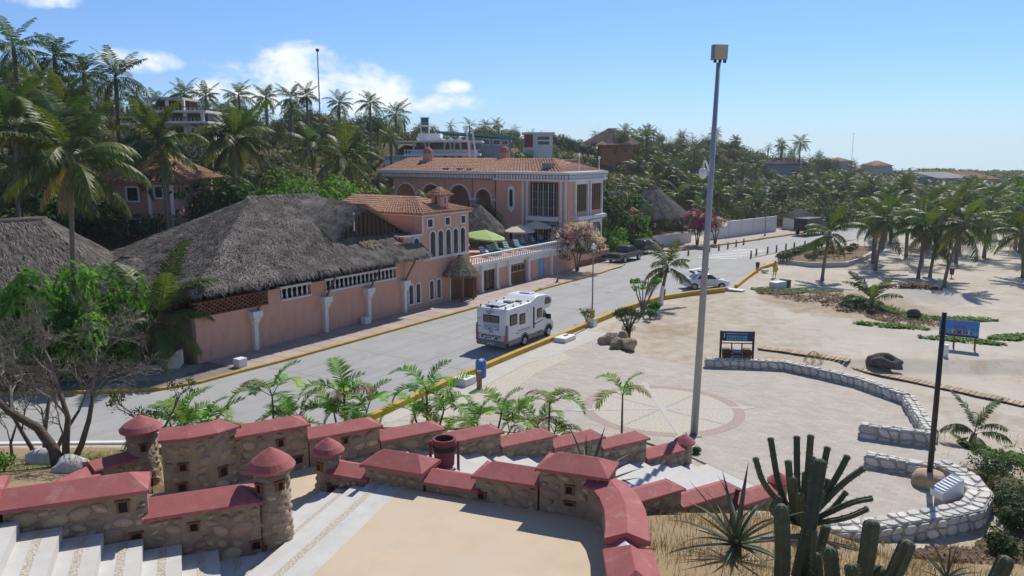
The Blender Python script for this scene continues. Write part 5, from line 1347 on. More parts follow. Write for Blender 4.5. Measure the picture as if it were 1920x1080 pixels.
for k in range(3): MB().box(-.125, .125, -.125, .125, .2+k*.3, .23+k*.3).build('band', 'bin_brown', wp)
def block(label, p, rz, d):
    t = thing('concrete_block', label, 'block', p, rz, 'white painted concrete blocks')
    MB().box(-d[0]/2, d[0]/2, -d[1]/2, d[1]/2, 0, d[2]).build('body', 'white_paint', t, bevel=.03); return t
block('white concrete block behind the timber post', (-2.6, 42.2, 0), SA, (1.0, .9, .42))
block('low white concrete block at the kerb in front of the motorhome', (3.55, 52.4, 0), SA, (1.5, .9, .32))
block('white concrete block on the pavement near the curled white wall', (-15.9, 45.4, .13), SA, (.6, .55, .5))
block('white concrete block against the pink wall by the third column', st(13.75, -.5, .13), SA, (.6, .5, .5))
block('flat white slab lying by the white car', (20.35, 72.3, 0), RAD(-40), (1.9, .8, .12))
bk_ = thing('sitting_block', 'white and grey concrete block sunk in the sand near the palm', 'block', (24.8, 73.6, -.1), RAD(35))
MB().box(-.8, .8, -.4, .4, 0, .7).build('body', 'white_paint', bk_, bevel=.05); MB().box(.82, 1.3, -.5, .5, 0, .8).build('end', 'dark_rock', bk_, bevel=.05)
def red_bin(label, p):
    t = thing('litter_bin', label, 'bin', p, 0, 'small red litter bins on posts')
    MB().tube([(0, 0, 0), (0, 0, .9)], .04, 6).build('post', 'dark_metal', t); MB().lathe([(.18, .35), (.24, .95), (.2, .95), (.16, .5)], 10).build('drum', 'maroon', t); return t
red_bin('small red litter bin at the kerb near the white car', (26.1, 84.2, 0)); red_bin('small red litter bin on the beach among the palms', (44.2, 79.5, 0)); red_bin('small red litter bin behind the whitewashed palm trunk', (12.9, 67.3, 0))
block('grey concrete block beside the kerb-side red bin', (26.7, 83.6, 0), .4, (.7, .5, .3))
bo = None
bpts = [((21.6, 97.3), 'first in the row by the hedge cars'), ((24.9, 100.3), 'second of the left row'), ((26.6, 102.2), 'third of the left row'), ((28.3, 104.3), 'fourth of the left row'), ((30.0, 106.5), 'fifth of the left row'), ((31.6, 108.6), 'last of the left row'),
        ((28.6, 95.0), 'nearest of the right row'), ((29.9, 97.2), 'second of the right row'), ((31.9, 99.2), 'third of the right row'), ((33.6, 101.0), 'fourth of the right row'), ((35.4, 102.8), 'fifth of the right row'), ((37.0, 104.3), 'sixth of the right row'), ((39.0, 106.0), 'last of the right row')]
for (p, w) in bpts:
    if bo is None:
        bo = thing('bollard', 'x', 'bollard', (0, 0, 0), 0, 'red bollards across the road')
        MB().lathe([(.11, 0), (.11, .8), (.08, .84), (.01, .85)], 10).build('shaft', 'bollard_red', bo); MB().lathe([(.115, .62), (.115, .72)], 10).build('band', 'white_paint', bo); q = bo
    else: q = copy_tree(bo)
    q.location = (p[0], p[1], .02); q['label'] = 'red bollard across the far road, '+w
# zebra lines on the far road
zb = thing('road_stripes', 'faint white stripes painted across the far road', 'road marking', (0, 0, 0))
for k in range(7):
    a = Vector((22.5+k*1.15, 95.6+k*1.35, 0)); b = a+Vector((4.2-.1*k, -1.3, 0)); w_ = Vector((.12, .2, 0))
    MB().add([a-w_+Vector((0, 0, .004)), b-w_+Vector((0, 0, .004)), b+w_+Vector((0, 0, .004)), a+w_+Vector((0, 0, .004))], [(0, 1, 2, 3)]).build('stripe', 'white_paint', zb)

ib = thing('information_board', 'navy information board on dark posts above three recycling bins', 'sign', (13.45, 46.6, 0), RAD(-6))
for x in (-.95, .95): MB().box(x-.06, x+.06, -.06, .06, 0, 1.98).build('post', 'dark_metal', ib)
bdp = MB().box(-.885, .885, -.04, .04, 1.36, 1.96).build('panel', 'navy', ib)
MB().box(-.62, .58, -.05, -.042, 1.42, 1.7).build('map_strip', 'cyan_panel', bdp)
text_on(bdp, 'BIENVENIDOS A LA PLAYA', .105, (.0, -.045, 1.82), (RAD(90), 0, 0), 'white_clean')
for k in range(7): MB().box(-.56+k*.16, -.46+k*.16+R.uniform(-.03, .02), -.056, -.051, 1.5, 1.6+R.uniform(0, .06)).build('picture', 'sign_green', bdp)
for k in range(3): MB().box(-.79, -.73, -.046, -.041, 1.58+k*.1, 1.64+k*.1).build('symbol', 'white_clean', bdp)
MB().box(-.885, .885, -.03, .03, 1.2, 1.26).build('rail', 'dark_metal', ib); MB().box(-.885, .885, -.36, -.3, .6, .68).build('rail', 'dark_metal', ib)
for x in (-.3, .3): MB().box(x-.035, x+.035, -.03, .03, .2, 1.2).build('mullion', 'dark_metal', ib)
for x, m_ in ((-.6, 'bin_brown'), (0, 'bin_grey'), (.6, 'bin_brown')):
    b_ = MB().frustum(-.2, .2, -.2, .2, 0, -.24, .24, -.24, .24, .82).build('bin', m_, ib, loc=(x, .0, 0))
    MB().box(-.2, .2, -.25, .2, .822, .9).build('lid', 'dark_wood' if m_ == 'bin_brown' else m_, b_)

bb = thing('beach_billboard', 'colourful blue and red billboard on two posts standing in the sand', 'billboard', (28.75, 50.4, -.1), RAD(-32))
bb.scale = (.82,)*3
for x in (-.2, 1.25): MB().tube([(x, .06, -.3), (x, .06, 1.1)], .07, 8).build('post', 'wood', bb)
bp_ = MB().box(-1.3, 1.45, -.03, .03, 1.05, 2.35).build('panel', 'blue_print', bb)
MB().box(-1.29, 1.44, -.036, -.031, 1.25, 1.6).build('lower_picture', 'cyan_panel', bp_)
for k in range(26):
    x = R.uniform(-1.2, 1.3); MB().box(x-.06, x+.06, -.039-.0004*k, -.0365, 1.28+R.uniform(0, .1), 1.45+R.uniform(0, .2)).build('picture', R.choice(['maroon', 'red_paint', 'straw_hat', 'red_paint', 'pale_print']), bp_)
MB().box(-1.29, 1.44, -.037, -.031, 1.06, 1.2).build('bottom_band', 'navy', bp_)
text_on(bp_, 'PLAYA', .34, (.15, -.036, 2.1), (RAD(90), 0, 0), 'red_light'); text_on(bp_, 'ZICATELA', .18, (.15, -.036, 1.82), (RAD(90), 0, 0), 'maroon')
wpst = thing('white_post', 'short white post in the sand right of the dark pole', 'post', (26.9, 48.2, -.2), 0)
MB().tube([(0, 0, 0), (0, 0, .95)], .14, 10).build('shaft', 'white_clean', wpst); MB().tube([(0, 0, -.02), (0, 0, .16)], .145, 10).build('foot_band', 'bin_grey', wpst)
# boardwalk
bw = thing('boardwalk', 'narrow boardwalk of pale planks running across the sand', 'boardwalk', (0, 0, 0))
path = [Vector((16.1, 50.6, 0)), Vector((18.7, 48.4, 0)), Vector((21.5, 46.1, 0)), Vector((24.2, 43.2, 0)), Vector((26.9, 40.3, 0)), Vector((30.5, 37.0, 0))]
plm = MB().box(-.118, .118, -.4, .4, 0, .045).mesh('plank', 'plank_wood')
for i in range(len(path)-1):
    a, b = path[i], path[i+1]; n_ = int((b-a).length/.26); an = math.atan2((b-a).y, (b-a).x)
    for k in range(n_):
        p = a.lerp(b, (k+.5)/n_); place('plank', plm, bw, (p.x, p.y, gz(p.x, p.y)+.09+R.uniform(-.01, .01)), an+R.uniform(-.03, .03))
    for sgn in (-.3, .3):
        o = Vector((-math.sin(an), math.cos(an), 0))*sgn; MB().tube([a+o+Vector((0, 0, gz(a.x, a.y)+.05)), b+o+Vector((0, 0, gz(b.x, b.y)+.05))], .045, 4).build('bearer', 'dark_wood', bw)
def blob_rock(name, label, cat, p, d, seed, m='boulder', group=None, rz=0, rough=.25, sub=3):
    bm = bmesh.new(); bmesh.ops.create_icosphere(bm, subdivisions=sub, radius=1)
    for v in bm.verts:
        k = 1+noise.noise(v.co*1.3+Vector((seed*7.1, 0, 0)))*rough+noise.noise(v.co*3.1+Vector((0, seed*3.3, 0)))*rough*.35
        v.co = Vector((v.co.x*d[0]*k, v.co.y*d[1]*k, max(v.co.z*k, -.45)*d[2]))
    me = bpy.data.meshes.new(name); bm.to_mesh(me); bm.free(); me.materials.append(M[m])
    me.polygons.foreach_set('use_smooth', [True]*len(me.polygons))
    o = place(name, me, None, p, rz); return tag(o, label, cat, group)
for k, (p, d, w) in enumerate([((6.25, 51.6), (.5, .42, .42), 'leftmost of the pile'), ((6.85, 50.5), (.62, .5, .5), 'the large rounded one in front'), ((7.55, 50.1), (.5, .45, .55), 'the rightmost, front of the pile'), ((6.75, 51.6), (.5, .42, .55), 'behind the large rounded one'), ((7.2, 51.2), (.5, .5, .72), 'topmost at the back of the pile')]):
    blob_rock('boulder', 'brown boulder below the round bush, '+w, 'rock', (p[0], p[1], d[2]*.38), d, k+1, group='boulders below the round bush', rz=k, rough=.45)
blob_rock('beach_rock', 'dark folded rock lying on the sand beside the boardwalk', 'rock', (22.4, 46.5, .0), (1.0, .52, .52), 9, 'dark_rock', rough=.5, rz=RAD(-25))
blob_rock('beach_rock', 'small dark round stone on the edge of the beach vines', 'rock', (31.0, 60.5, .2), (.5, .4, .4), 12, 'dark_rock')
blob_rock('garden_rock', 'pale rock at the foot of the bare tree', 'rock', (-14.1, 24.3, gz(-14.1, 24.3)+.1), (.6, .5, .45), 14, 'wall_stone')
blob_rock('garden_rock', 'pale grey rock in the grass beside the bare tree trunk', 'rock', (-16.3, 26.6, gz(-16.3, 26.6)+.1), (.7, .5, .5), 15, 'wall_stone')
# drain covers
for p, w in ((st(38.4, -4.6, .004), 'near the lamp by the bougainvillea'), (st(36.0, -9.2, .004), 'in the middle of the road')):
    t = thing('drain_cover', 'round dark drain cover set in the road '+w, 'drain cover', p, 0); MB().lathe([(.01, 0), (.36, 0), (.36, .008), (.01, .009)], 16).build('lid', 'grey_metal', t)

# ---------------------------------------------------------------- stone retaining wall round the plaza
def stone_wall(label, path, zb, zt, th=.5, sides=(-1,), cap=True, rows=None, seed=1, name='stone_wall'):
    rr = random.Random(seed); root = thing(name, label, 'wall', (path[0][0], path[0][1], zb), 0, 'white stone walls of the plaza')
    p0 = Vector((path[0][0], path[0][1], 0)); L = [Vector((p[0], p[1], 0))-p0 for p in path]; h = zt-zb
    sweep(MB(), L, [[(-th/2+.03, 0), (th/2-.03, 0), (th/2-.03, h-.03), (-th/2+.03, h-.03)]]*len(L)).build('core', 'stone_mortar', root)
    def strip(a, b, c, d, nr, cell):
        """irregular stones over the quad a-b-c-d, standing proud of it"""
        a, b, c, d = map(Vector, (a, b, c, d)); nrm_ = (b-a).cross(d-a).normalized(); W_ = (b-a).length
        nc = max(1, int(W_/cell)); G = []
        for j in range(nr+1):
            row_ = []
            for i in range(nc+1):
                u = (i+(.35*(j % 2) if 0 < i < nc else 0)+(rr.uniform(-.3, .3) if 0 < i < nc else 0))/nc; v = (j+(rr.uniform(-.24, .24) if 0 < j < nr else 0))/nr
                row_.append((min(1, max(0, u)), v))
            G.append(row_)
        for j in range(nr):
            for i in range(nc):
                q = [G[j][i], G[j][i+1], G[j+1][i+1], G[j+1][i]]
                cx = sum(p[0] for p in q)/4; cy = sum(p[1] for p in q)/4
                cut = []
                for k in range(4):
                    p, n_ = q[k], q[(k+1) % 4]; m_ = q[k-1]
                    for (o_, t_) in ((m_, rr.uniform(.12, .3)), (n_, rr.uniform(.12, .3))): cut.append((p[0]+(o_[0]-p[0])*t_, p[1]+(o_[1]-p[1])*t_))
                pr = rr.uniform(.03, .075); f_ = []; g_ = []
                for (u, v) in cut:
                    u2, v2 = cx+(u-cx)*.93, cy+(v-cy)*.93; u3, v3 = cx+(u-cx)*.76, cy+(v-cy)*.76
                    f_.append(a.lerp(b, u2).lerp(d.lerp(c, u2), v2)-nrm_*.03); g_.append(a.lerp(b, u3).lerp(d.lerp(c, u3), v3)+nrm_*pr)
                k = len(cut); MB().add(f_+g_, [tuple(range(k, 2*k))]+[(i_, (i_+1) % k, k+(i_+1) % k, k+i_) for i_ in range(k)]).build('stone', 'wall_stone', root)
    P = []
    for i in range(len(L)):
        a = (L[i]-L[i-1]).normalized() if i > 0 else (L[1]-L[0]).normalized(); b = (L[i+1]-L[i]).normalized() if i < len(L)-1 else a
        t = (a+b).normalized(); P.append(Vector((-t.y, t.x, 0)))
    Z = Vector((0, 0, 1))
    for i in range(len(L)-1):
        for sd in sides:
            o0, o1 = P[i]*(sd*(th/2-.03)), P[i+1]*(sd*(th/2-.03))
            q = (L[i]+o0, L[i+1]+o1) if sd < 0 else (L[i+1]+o1, L[i]+o0)
            strip(q[0], q[1], q[1]+Z*(h-.04), q[0]+Z*(h-.04), rows or max(1, round(h/.34)), .42)
        if cap:
            o0, o1 = P[i]*(th/2-.02), P[i+1]*(th/2-.02)
            strip(L[i]-o0+Z*(h-.03), L[i+1]-o1+Z*(h-.03), L[i+1]+o1+Z*(h-.03), L[i]+o0+Z*(h-.03), 2 if th > .45 else 1, .36)
    e0, e1 = L[0], L[-1]
    for (e, nv, s_) in ((e0, P[0], 1), (e1, P[-1], -1)):
        a, b = e+nv*(th/2-.03)*s_, e-nv*(th/2-.03)*s_
        strip(a, b, b+Z*(h-.04), a+Z*(h-.04), max(1, round(h/.34)), .42)
    return root
stone_wall('long low white stone wall running behind the plaza below the information board', [(11.4, 45.75), (13.6, 45.5), (15.85, 45.1), (17.3, 43.5), (18.65, 41.8), (19.85, 38.7)], -.3, .52, seed=3)
stone_wall('white stone wall turning towards the camera at the right of the plaza', [(19.8, 38.45), (19.0, 35.7), (18.35, 33.4)], -.6, .55, th=.6, sides=(-1,), seed=4)
stone_wall('short stone wall stub left of the beach steps, the farther of two', [(15.5, 34.1), (16.9, 33.4), (18.2, 32.85)], -.2, .6, th=.5, seed=5)
stone_wall('short stone wall stub ending at the rock base of the dark pole', [(14.3, 30.75), (15.6, 30.0), (16.5, 29.5)], -.2, .5, th=.5, seed=6)
stone_wall('broad curved white stone wall round the near corner of the plaza', [(16.75, 29.9), (17.1, 28.4), (16.75, 27.0), (15.8, 25.85), (14.3, 25.25), (12.6, 24.75), (11.2, 24.35), (10.2, 24.3)], -1.0, .55, th=.85, sides=(1,), seed=7)

# ---------------------------------------------------------------- low wavy white garden wall at the left of the street
wv = thing('curled_wall', 'low white garden wall with a curled wavy end beside the pink wall', 'wall', (-18.75, 44.55, 0), RAD(4))
prof_ = [(-14, .5), (-5.6, .5), (-5.0, .55), (-4.6, .8), (-4.2, 1.05), (-3.7, 1.05), (-3.2, .75), (-2.7, .42), (-2.1, .32), (-1.5, .42), (-1.0, .75), (-.6, 1.15), (-.35, 1.25), (-.3, 1.15)]
MB().yprism([(-14, -.2)]+prof_+[(-.3, .4), (-.7, -.1), (-1.0, -.2)], 0.4, .62).build('wall', 'white_paint', wv)
cp_ = MB()
for i in range(len(prof_)-2):
    (x0, z0), (x1, z1) = prof_[i], prof_[i+1]
    cp_.add([(x0, .37, z0+.003), (x1, .37, z1+.003), (x1, .65, z1+.003), (x0, .65, z0+.003), (x0, .37, z0+.05), (x1, .37, z1+.05), (x1, .65, z1+.05), (x0, .65, z0+.05)], [(4, 5, 6, 7), (0, 1, 5, 4), (2, 3, 7, 6)])
cp_.build('brick_coping', 'brick_red', wv)
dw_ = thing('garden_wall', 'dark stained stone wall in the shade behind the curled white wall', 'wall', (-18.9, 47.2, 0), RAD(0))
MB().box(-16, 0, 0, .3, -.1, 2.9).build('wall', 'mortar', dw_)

# ---------------------------------------------------------------- far street side
lw = thing('long_white_wall', 'long white wall along the far left side of the road', 'wall', (28.2, 113.6, 0), math.atan2(11, 11.5))
MB().box(0, 4.9, 0, .25, 0, 1.9).build('near_section', 'white_paint', lw); MB().box(4.9, 19, .02, .27, 0, 2.5).build('wall', 'white_paint', lw)
for k in range(5): MB().box(5+k*3.4, 5.3+k*3.4, -.06, .018, 0, 2.55).build('pilaster', 'white_paint', lw)
MB().box(-.3, 0, -.1, .35, 0, 2.6).build('gate_post', 'white_paint', lw)
lw2 = thing('low_white_wall', 'low white wall half hidden behind the tall lamp post', 'wall', (18.6, 104.6, 0), math.atan2(8, 8))
MB().box(0, 8.6, 0, .25, 0, 1.5).build('wall', 'white_paint', lw2); MB().box(8.62, 8.95, -.05, .3, 0, 1.9).build('gate_post', 'white_paint', lw2)
pt = thing('cactus_planter', 'long low concrete planter edged by a clipped hedge beside the sandy path', 'planter', (0, 0, 0))
pth = [(30.2, 90.2), (33.0, 87.6), (37.2, 87.9), (40.8, 92.0), (45.6, 99.4), (47.5, 105)]
sweep(MB(), pth, [[(0, -.2), (0, .45), (.35, .45), (.35, -.2)]]*len(pth)).build('edge', 'pale_concrete', pt)
MB().prism([(30.6, 90.6), (33.2, 88.2), (37, 88.3), (40.5, 92.4), (45.2, 99.6), (47, 105), (42, 105), (34, 97)], -.1, .3).build('soil', 'soil', pt)
# person in a yellow dress
def person():
    t = thing('person', 'person in a yellow dress and hat walking on the sandy path', 'person', (26.55, 79.95, gz(26.55, 79.95)), RAD(10))
    me = bpy.data.meshes.new('body'); 
    J = {'pel': (0, 0, .92), 'spn': (0, 0, 1.12), 'chs': (0, .01, 1.30), 'nck': (0, 0, 1.44), 'hd0': (0, -.02, 1.52), 'hd1': (0, -.02, 1.64),
         'shL': (.17, 0, 1.37), 'elL': (.25, .03, 1.12), 'wrL': (.2, -.1, .95), 'haL': (.19, -.15, .9), 'shR': (-.17, 0, 1.37), 'elR': (-.24, .05, 1.1), 'wrR': (-.16, -.15, 1.08), 'haR': (-.12, -.2, 1.1),
         'hpL': (.09, 0, .88), 'knL': (.1, -.06, .5), 'anL': (.1, .04, .09), 'toL': (.11, -.1, .03), 'hpR': (-.09, 0, .88), 'knR': (-.1, .02, .5), 'anR': (-.1, .14, .1), 'toR': (-.11, .02, .03)}
    E_ = [('pel', 'spn'), ('spn', 'chs'), ('chs', 'nck'), ('nck', 'hd0'), ('hd0', 'hd1'), ('chs', 'shL'), ('shL', 'elL'), ('elL', 'wrL'), ('wrL', 'haL'), ('chs', 'shR'), ('shR', 'elR'), ('elR', 'wrR'), ('wrR', 'haR'), ('pel', 'hpL'), ('hpL', 'knL'), ('knL', 'anL'), ('anL', 'toL'), ('pel', 'hpR'), ('hpR', 'knR'), ('knR', 'anR'), ('anR', 'toR')]
    rad = {'pel': .13, 'spn': .11, 'chs': .13, 'nck': .05, 'hd0': .085, 'hd1': .09, 'sh': .06, 'el': .042, 'wr': .03, 'ha': .035, 'hp': .085, 'kn': .055, 'an': .036, 'to': .035}
    ks = list(J); me.from_pydata([J[k] for k in ks], [(ks.index(a), ks.index(b)) for a, b in E_], []); me.materials.append(M['skin'])
    o = place('body', me, t); sk = o.modifiers.new('skin', 'SKIN')
    for i, k in enumerate(ks):
        r = rad.get(k, rad.get(k[:2], .05)); me.skin_vertices[0].data[i].radius = (r, r); me.skin_vertices[0].data[i].use_root = (k == 'pel')
    o.modifiers.new('sub', 'SUBSURF').levels = 1; o.modifiers['sub'].render_levels = 2
    MB().lathe([(.24, .62), (.22, .8), (.19, .95), (.15, 1.1), (.175, 1.28), (.17, 1.38), (.07, 1.43)], 14).build('dress', 'yellow_dress', t, smooth=True)
    MB().lathe([(.19, 1.63), (.18, 1.65), (.1, 1.66), (.095, 1.74), (.05, 1.77), (.01, 1.77)], 14, (0, -.02, 0)).build('hat', 'straw_hat', t, smooth=True)
    bg = MB().box(.2, .3, -.12, .12, .78, 1.0).build('shoulder_bag', 'brown_cloth', t, bevel=.03)
    MB().tube([(.25, 0, 1.0), (.14, -.12, 1.35), (-.05, -.03, 1.42)], .012, 5).build('strap', 'brown_cloth', bg)
person()
# ---------------------------------------------------------------- things on the hill behind the street
R = random.Random(41)
PT = RAD(9.65)
def at(px, py, Y):
    """world point at distance Y on the line of sight through a pixel of the photograph"""
    u, v = (px-960)/1500, (py-540)/1500
    d = Vector((u, math.cos(PT)-v*math.sin(PT), -math.sin(PT)-v*math.cos(PT)))
    return Vector((0, 0, CAM_H))+d*(Y/d.y)
def proj(p):
    dz = p[2]-CAM_H; zc = p[1]*math.cos(PT)-dz*math.sin(PT); vc = -p[1]*math.sin(PT)-dz*math.cos(PT)
    return 960+1500*p[0]/zc, 540+1500*vc/zc, zc
KEEP = []     # sight lines to the hillside buildings that no tree may close: x0, x1, y0, y1, distance
def house(name, label, Y, px0, px1, top, bot, depth, wall, roof=None, rh=0, over=.4, rz=0, windows=(), wallname='wall', glass='window_dark', keep=True, cat='building', base_drop=4, tile='roof_tile', frame='white_paint', keepbot=None):
    a, b = at(px0, bot, Y), at(px1, bot, Y); zt_ = at((px0+px1)/2, top, Y).z
    w = b.x-a.x; t = thing(name, label, cat, ((a.x+b.x)/2, Y, a.z), rz)
    h = zt_-a.z
    MB().box(-w/2, w/2, 0, depth, -base_drop, h).build(wallname, wall, t)
    if roof == 'flat': MB().box(-w/2-over, w/2+over, -over, depth+over, h+.002, h+.3).build('roof', 'white_paint', t)
    if roof == 'hip':
        o = over; rr_ = min(w, depth)/2*.9
        q = [[(-w/2-o, -o, h), (w/2+o, -o, h), (w/2-rr_, depth/2, h+rh), (-w/2+rr_, depth/2, h+rh)], [(w/2+o, -o, h), (w/2+o, depth+o, h), (w/2-rr_, depth/2+.01, h+rh), (w/2-rr_, depth/2, h+rh)], [(-w/2-o, depth+o, h), (-w/2-o, -o, h), (-w/2+rr_, depth/2, h+rh), (-w/2+rr_, depth/2+.01, h+rh)]]
        tile_slope(t, q, m=tile, pitch=.5, row=.9, rad=.19)
    if roof == 'shed':
        tile_slope(t, [[(-w/2-over, -over, h), (w/2+over, -over, h), (w/2+over, depth, h+rh), (-w/2-over, depth, h+rh)]], m=tile, pitch=.5, row=.9, rad=.19)
    for (x0, x1, y0, y1) in windows:
        q0, q1 = at(x0, y1, Y), at(x1, y0, Y); cx = (a.x+b.x)/2
        rect_window(t, q0.x-cx, q1.x-cx, q0.z-a.z, q1.z-a.z, 0, fr=.14, glass=glass, frame=frame)
    if keep: KEEP.append((px0-4, px1+4, top-6, keepbot or bot, Y))
    return t, w, h
# white hotel with arches
t, w, h = house('white_hotel', 'white hillside hotel with arched veranda and scalloped roof parapet', 122, 772, 893, 282, 303, 9, 'white_paint')
k_ = lambda px: at(px, 280, 122).x-t.location.x
zc = lambda py: at(830, py, 122).z-t.location.z
MB().box(-w/2-1.0, w/2+.6, -1.2, 10, zc(292), zc(288)).build('balcony_slab', 'white_paint', t)
for k in range(26): MB().box(-w/2-.9+k*.43, -w/2-.78+k*.43, -1.15, -1.05, zc(288), zc(282)).build('baluster', 'white_paint', t)
MB().box(-w/2-1.0, w/2+.6, -1.2, -1.0, zc(282), zc(280.6)).build('rail', 'white_paint', t)
aw = MB()
for (c, w_) in ((786, 1.6), (824, 3.0), (848, 2.2), (866, 2.2)):
    x = k_(c); arch_wall(aw, x-w_/2-.25, x+w_/2+.25, zc(287), zc(267), x, w_, zc(277), .6, 1.0)
aw.build('arcade', 'white_paint', t)
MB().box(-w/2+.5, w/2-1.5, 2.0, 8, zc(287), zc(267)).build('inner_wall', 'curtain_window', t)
MB().box(-w/2-1.9, w/2+.9, -1.6, 9, zc(267), zc(264)).build('roof_slab', 'white_paint', t)
sc_ = MB()
for (a_, b_) in ((783, 800), (800, 826), (826, 846), (846, 862), (862, 878)):
    x0, x1 = k_(a_), k_(b_); pts = [(x0, zc(264)), (x0, zc(257))]
    for q in range(1, 6): pts.append((lerp(x0, x1, q/6), zc(263.0)+(abs(q/6-.5)*2)**2*(zc(257)-zc(263.0))))
    pts += [(x1, zc(257)), (x1, zc(264))]; sc_.yprism(pts, -1.0, -.7)
sc_.build('scalloped_parapet', 'white_paint', t)
MB().box(k_(783), k_(825), .5, 5, zc(264), zc(250)).build('penthouse', 'white_paint', t)
MB().box(k_(728), k_(795), -3.5, 1.5, -4, zc(291)).build('lower_terrace', 'white_paint', t)
lat = MB()
for k in range(12): lat.box(k_(730)+k*.42, k_(730)+.2+k*.42, -3.7, -3.55, zc(299), zc(292))
lat.build('terrace_grille', 'bluegrey_wall', t)
for c in (835, 848, 862): 
    MB().yprism(arc_pts(k_(c), zc(300), .8, zc(297)), -.05, .0).build('window', 'window_dark', t)
sg = thing('sign_tower', 'tall dark green hotel sign on a white frame above the white hotel', 'sign', at(798, 250, 124), 0)
hh = at(798, 219, 124).z-at(798, 250, 124).z
MB().box(-.6, .45, -.15, .15, .3, hh-.1).build('panel', 'sign_green', sg)
for x in (-.66, .5): MB().box(x-.06, x+.06, -.2, .2, -2, hh).build('frame_post', 'white_clean', sg)
MB().box(-.5, .15, -.17, -.152, hh*.22, hh*.34).build('red_band', 'red_paint', sg); MB().box(-.55, .4, -.17, -.152, hh*.40, hh*.5).build('white_band', 'white_clean', sg)
for k in range(2): MB().box(-.5, .35, -.168, -.152, hh*(.56+.08*k), hh*(.6+.08*k)).build('text_line', 'cyan_panel', sg)
MB().lathe([(.01, 0), (.16, 0), (.16, .02), (.01, .02)], 10).build('emblem', 'brick_red', sg, loc=(-.1, -.16, hh*.85)).rotation_euler = (RAD(90), 0, 0)
KEEP.append((788, 808, 214, 252, 124))
house('retaining_wall', 'high blue-grey retaining wall on the hillside right of the white hotel', 128, 872, 952, 272, 297, 2, 'bluegrey_wall', cat='wall')
t, w, h = house('school_building', 'long low building with teal roof edge above the blue-grey wall', 140, 830, 958, 259, 276, 10, 'bluegrey_wall', windows=((850, 864, 262, 271), (905, 917, 262, 271), (925, 937, 263, 271), (942, 952, 264, 271)))
MB().add([(-w/2-1, -1, h+.8), (w/2+1, -1, h-.1), (w/2+1, 11, h-.1), (-w/2-1, 11, h+.8), (-w/2-1, -1, h+1.2), (w/2+1, -1, h+.25), (w/2+1, 11, h+.25), (-w/2-1, 11, h+1.2)], [(0, 3, 2, 1), (4, 5, 6, 7), (0, 1, 5, 4), (1, 2, 6, 5), (2, 3, 7, 6), (3, 0, 4, 7)]).build('roof', 'teal_trim', t)
t, w, h = house('white_house', 'small white two-storey house with a red panel on the hillside', 150, 983, 1036, 251, 276, 8, 'white_paint', roof='flat', windows=((1008, 1030, 256, 262), (1008, 1030, 265, 271)))
MB().box(-w/2, -w/2+1.6, -.1, -.004, 0, h*.95).build('red_panel', 'red_paint', t)
# orange house with a thatched top
t, w, h = house('orange_house', 'orange hillside house below the big hilltop thatch', 163, 1128, 1185, 272, 293, 8, 'orange_wall', roof='hip', rh=2.0, over=1.2, windows=((1150, 1157, 277, 288), (1165, 1175, 277, 285)), frame='orange_wall')
palapa('hilltop_palapa', 'big round dark thatched roof on the hilltop above the orange house', at(1146, 268, 168), 6.2, 5.6, 0, 2.9, 1600, rot=0, seg=14, L=.9, posts=((-3, -3), (3, -3))); KEEP.append((1098, 1196, 240, 272, 160))
# left: the white hotel with terraces among the palms
t, w, h = house('terraced_hotel', 'white hotel with open roof terrace among the palms at upper left', 96, 288, 392, 232, 262, 8, 'white_paint', keep=True, keepbot=228, windows=((300, 312, 238, 250), (330, 345, 240, 254), (360, 372, 240, 254)), base_drop=8)
z_ = lambda py: at(340, py, 96).z-t.location.z
MB().box(-w/2-.4, w/2+.6, -1.6, 8, z_(232), z_(228)).build('floor_slab', 'white_paint', t)
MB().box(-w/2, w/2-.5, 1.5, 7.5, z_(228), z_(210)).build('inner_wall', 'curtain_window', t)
for k in range(4): MB().box(-w/2+.2+k*2.0, -w/2+.55+k*2.0, -1.3, -.95, z_(228), z_(212)).build('column', 'white_paint', t)
MB().box(-w/2-.4, w/2+.4, -1.6, 8, z_(212), z_(208)).build('floor_slab', 'white_paint', t)
for k in range(3): MB().box(-w/2+.3+k*1.9, -w/2+.6+k*1.9, -1.3, -1.0, z_(208), z_(188)).build('column', 'white_paint', t)
MB().box(-w/2-.3, w/2-2.2, -1.6, 4, z_(188), z_(184)).build('roof_slab', 'pale_concrete', t)
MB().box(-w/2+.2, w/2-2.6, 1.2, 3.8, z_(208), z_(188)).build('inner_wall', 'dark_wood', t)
for z0, x1 in ((208, 1.5), (228, 3.0)):
    for k in range(14): MB().box(-w/2+.1+k*.45, -w/2+.3+k*.45, -1.55, -1.45, z_(z0), z_(z0-6)).build('baluster', 'plank_wood', t)
    MB().box(-w/2, -w/2+6.4, -1.6, -1.4, z_(z0-6), z_(z0-7.5)).build('rail', 'bin_brown', t)
house('annex', 'small white flat-roofed annex left of the terraced hotel', 93, 234, 262, 236, 258, 5, 'bluegrey_wall', roof='flat', base_drop=8)
# pink house behind the thatch on the left
t, w, h = house('pink_villa', 'pink villa with tiled roof half hidden by palms behind the left thatch', 64, 205, 330, 340, 470, 9, 'pink_wall_dark', roof='hip', rh=2.3, over=.8, windows=((243, 262, 412, 440), (240, 258, 352, 376), (292, 304, 350, 370)))
for px in (283, 325): MB().box(at(px, 400, 64).x-t.location.x-.12, at(px, 400, 64).x-t.location.x+.12, -.12, -.004, -2, h).build('pilaster', 'white_paint', t)
MB().box(at(212, 400, 64).x-t.location.x, at(226, 400, 64).x-t.location.x, -.06, -.004, 0, at(212, 415, 64).z-t.location.z).build('doorway', 'window_dark', t)
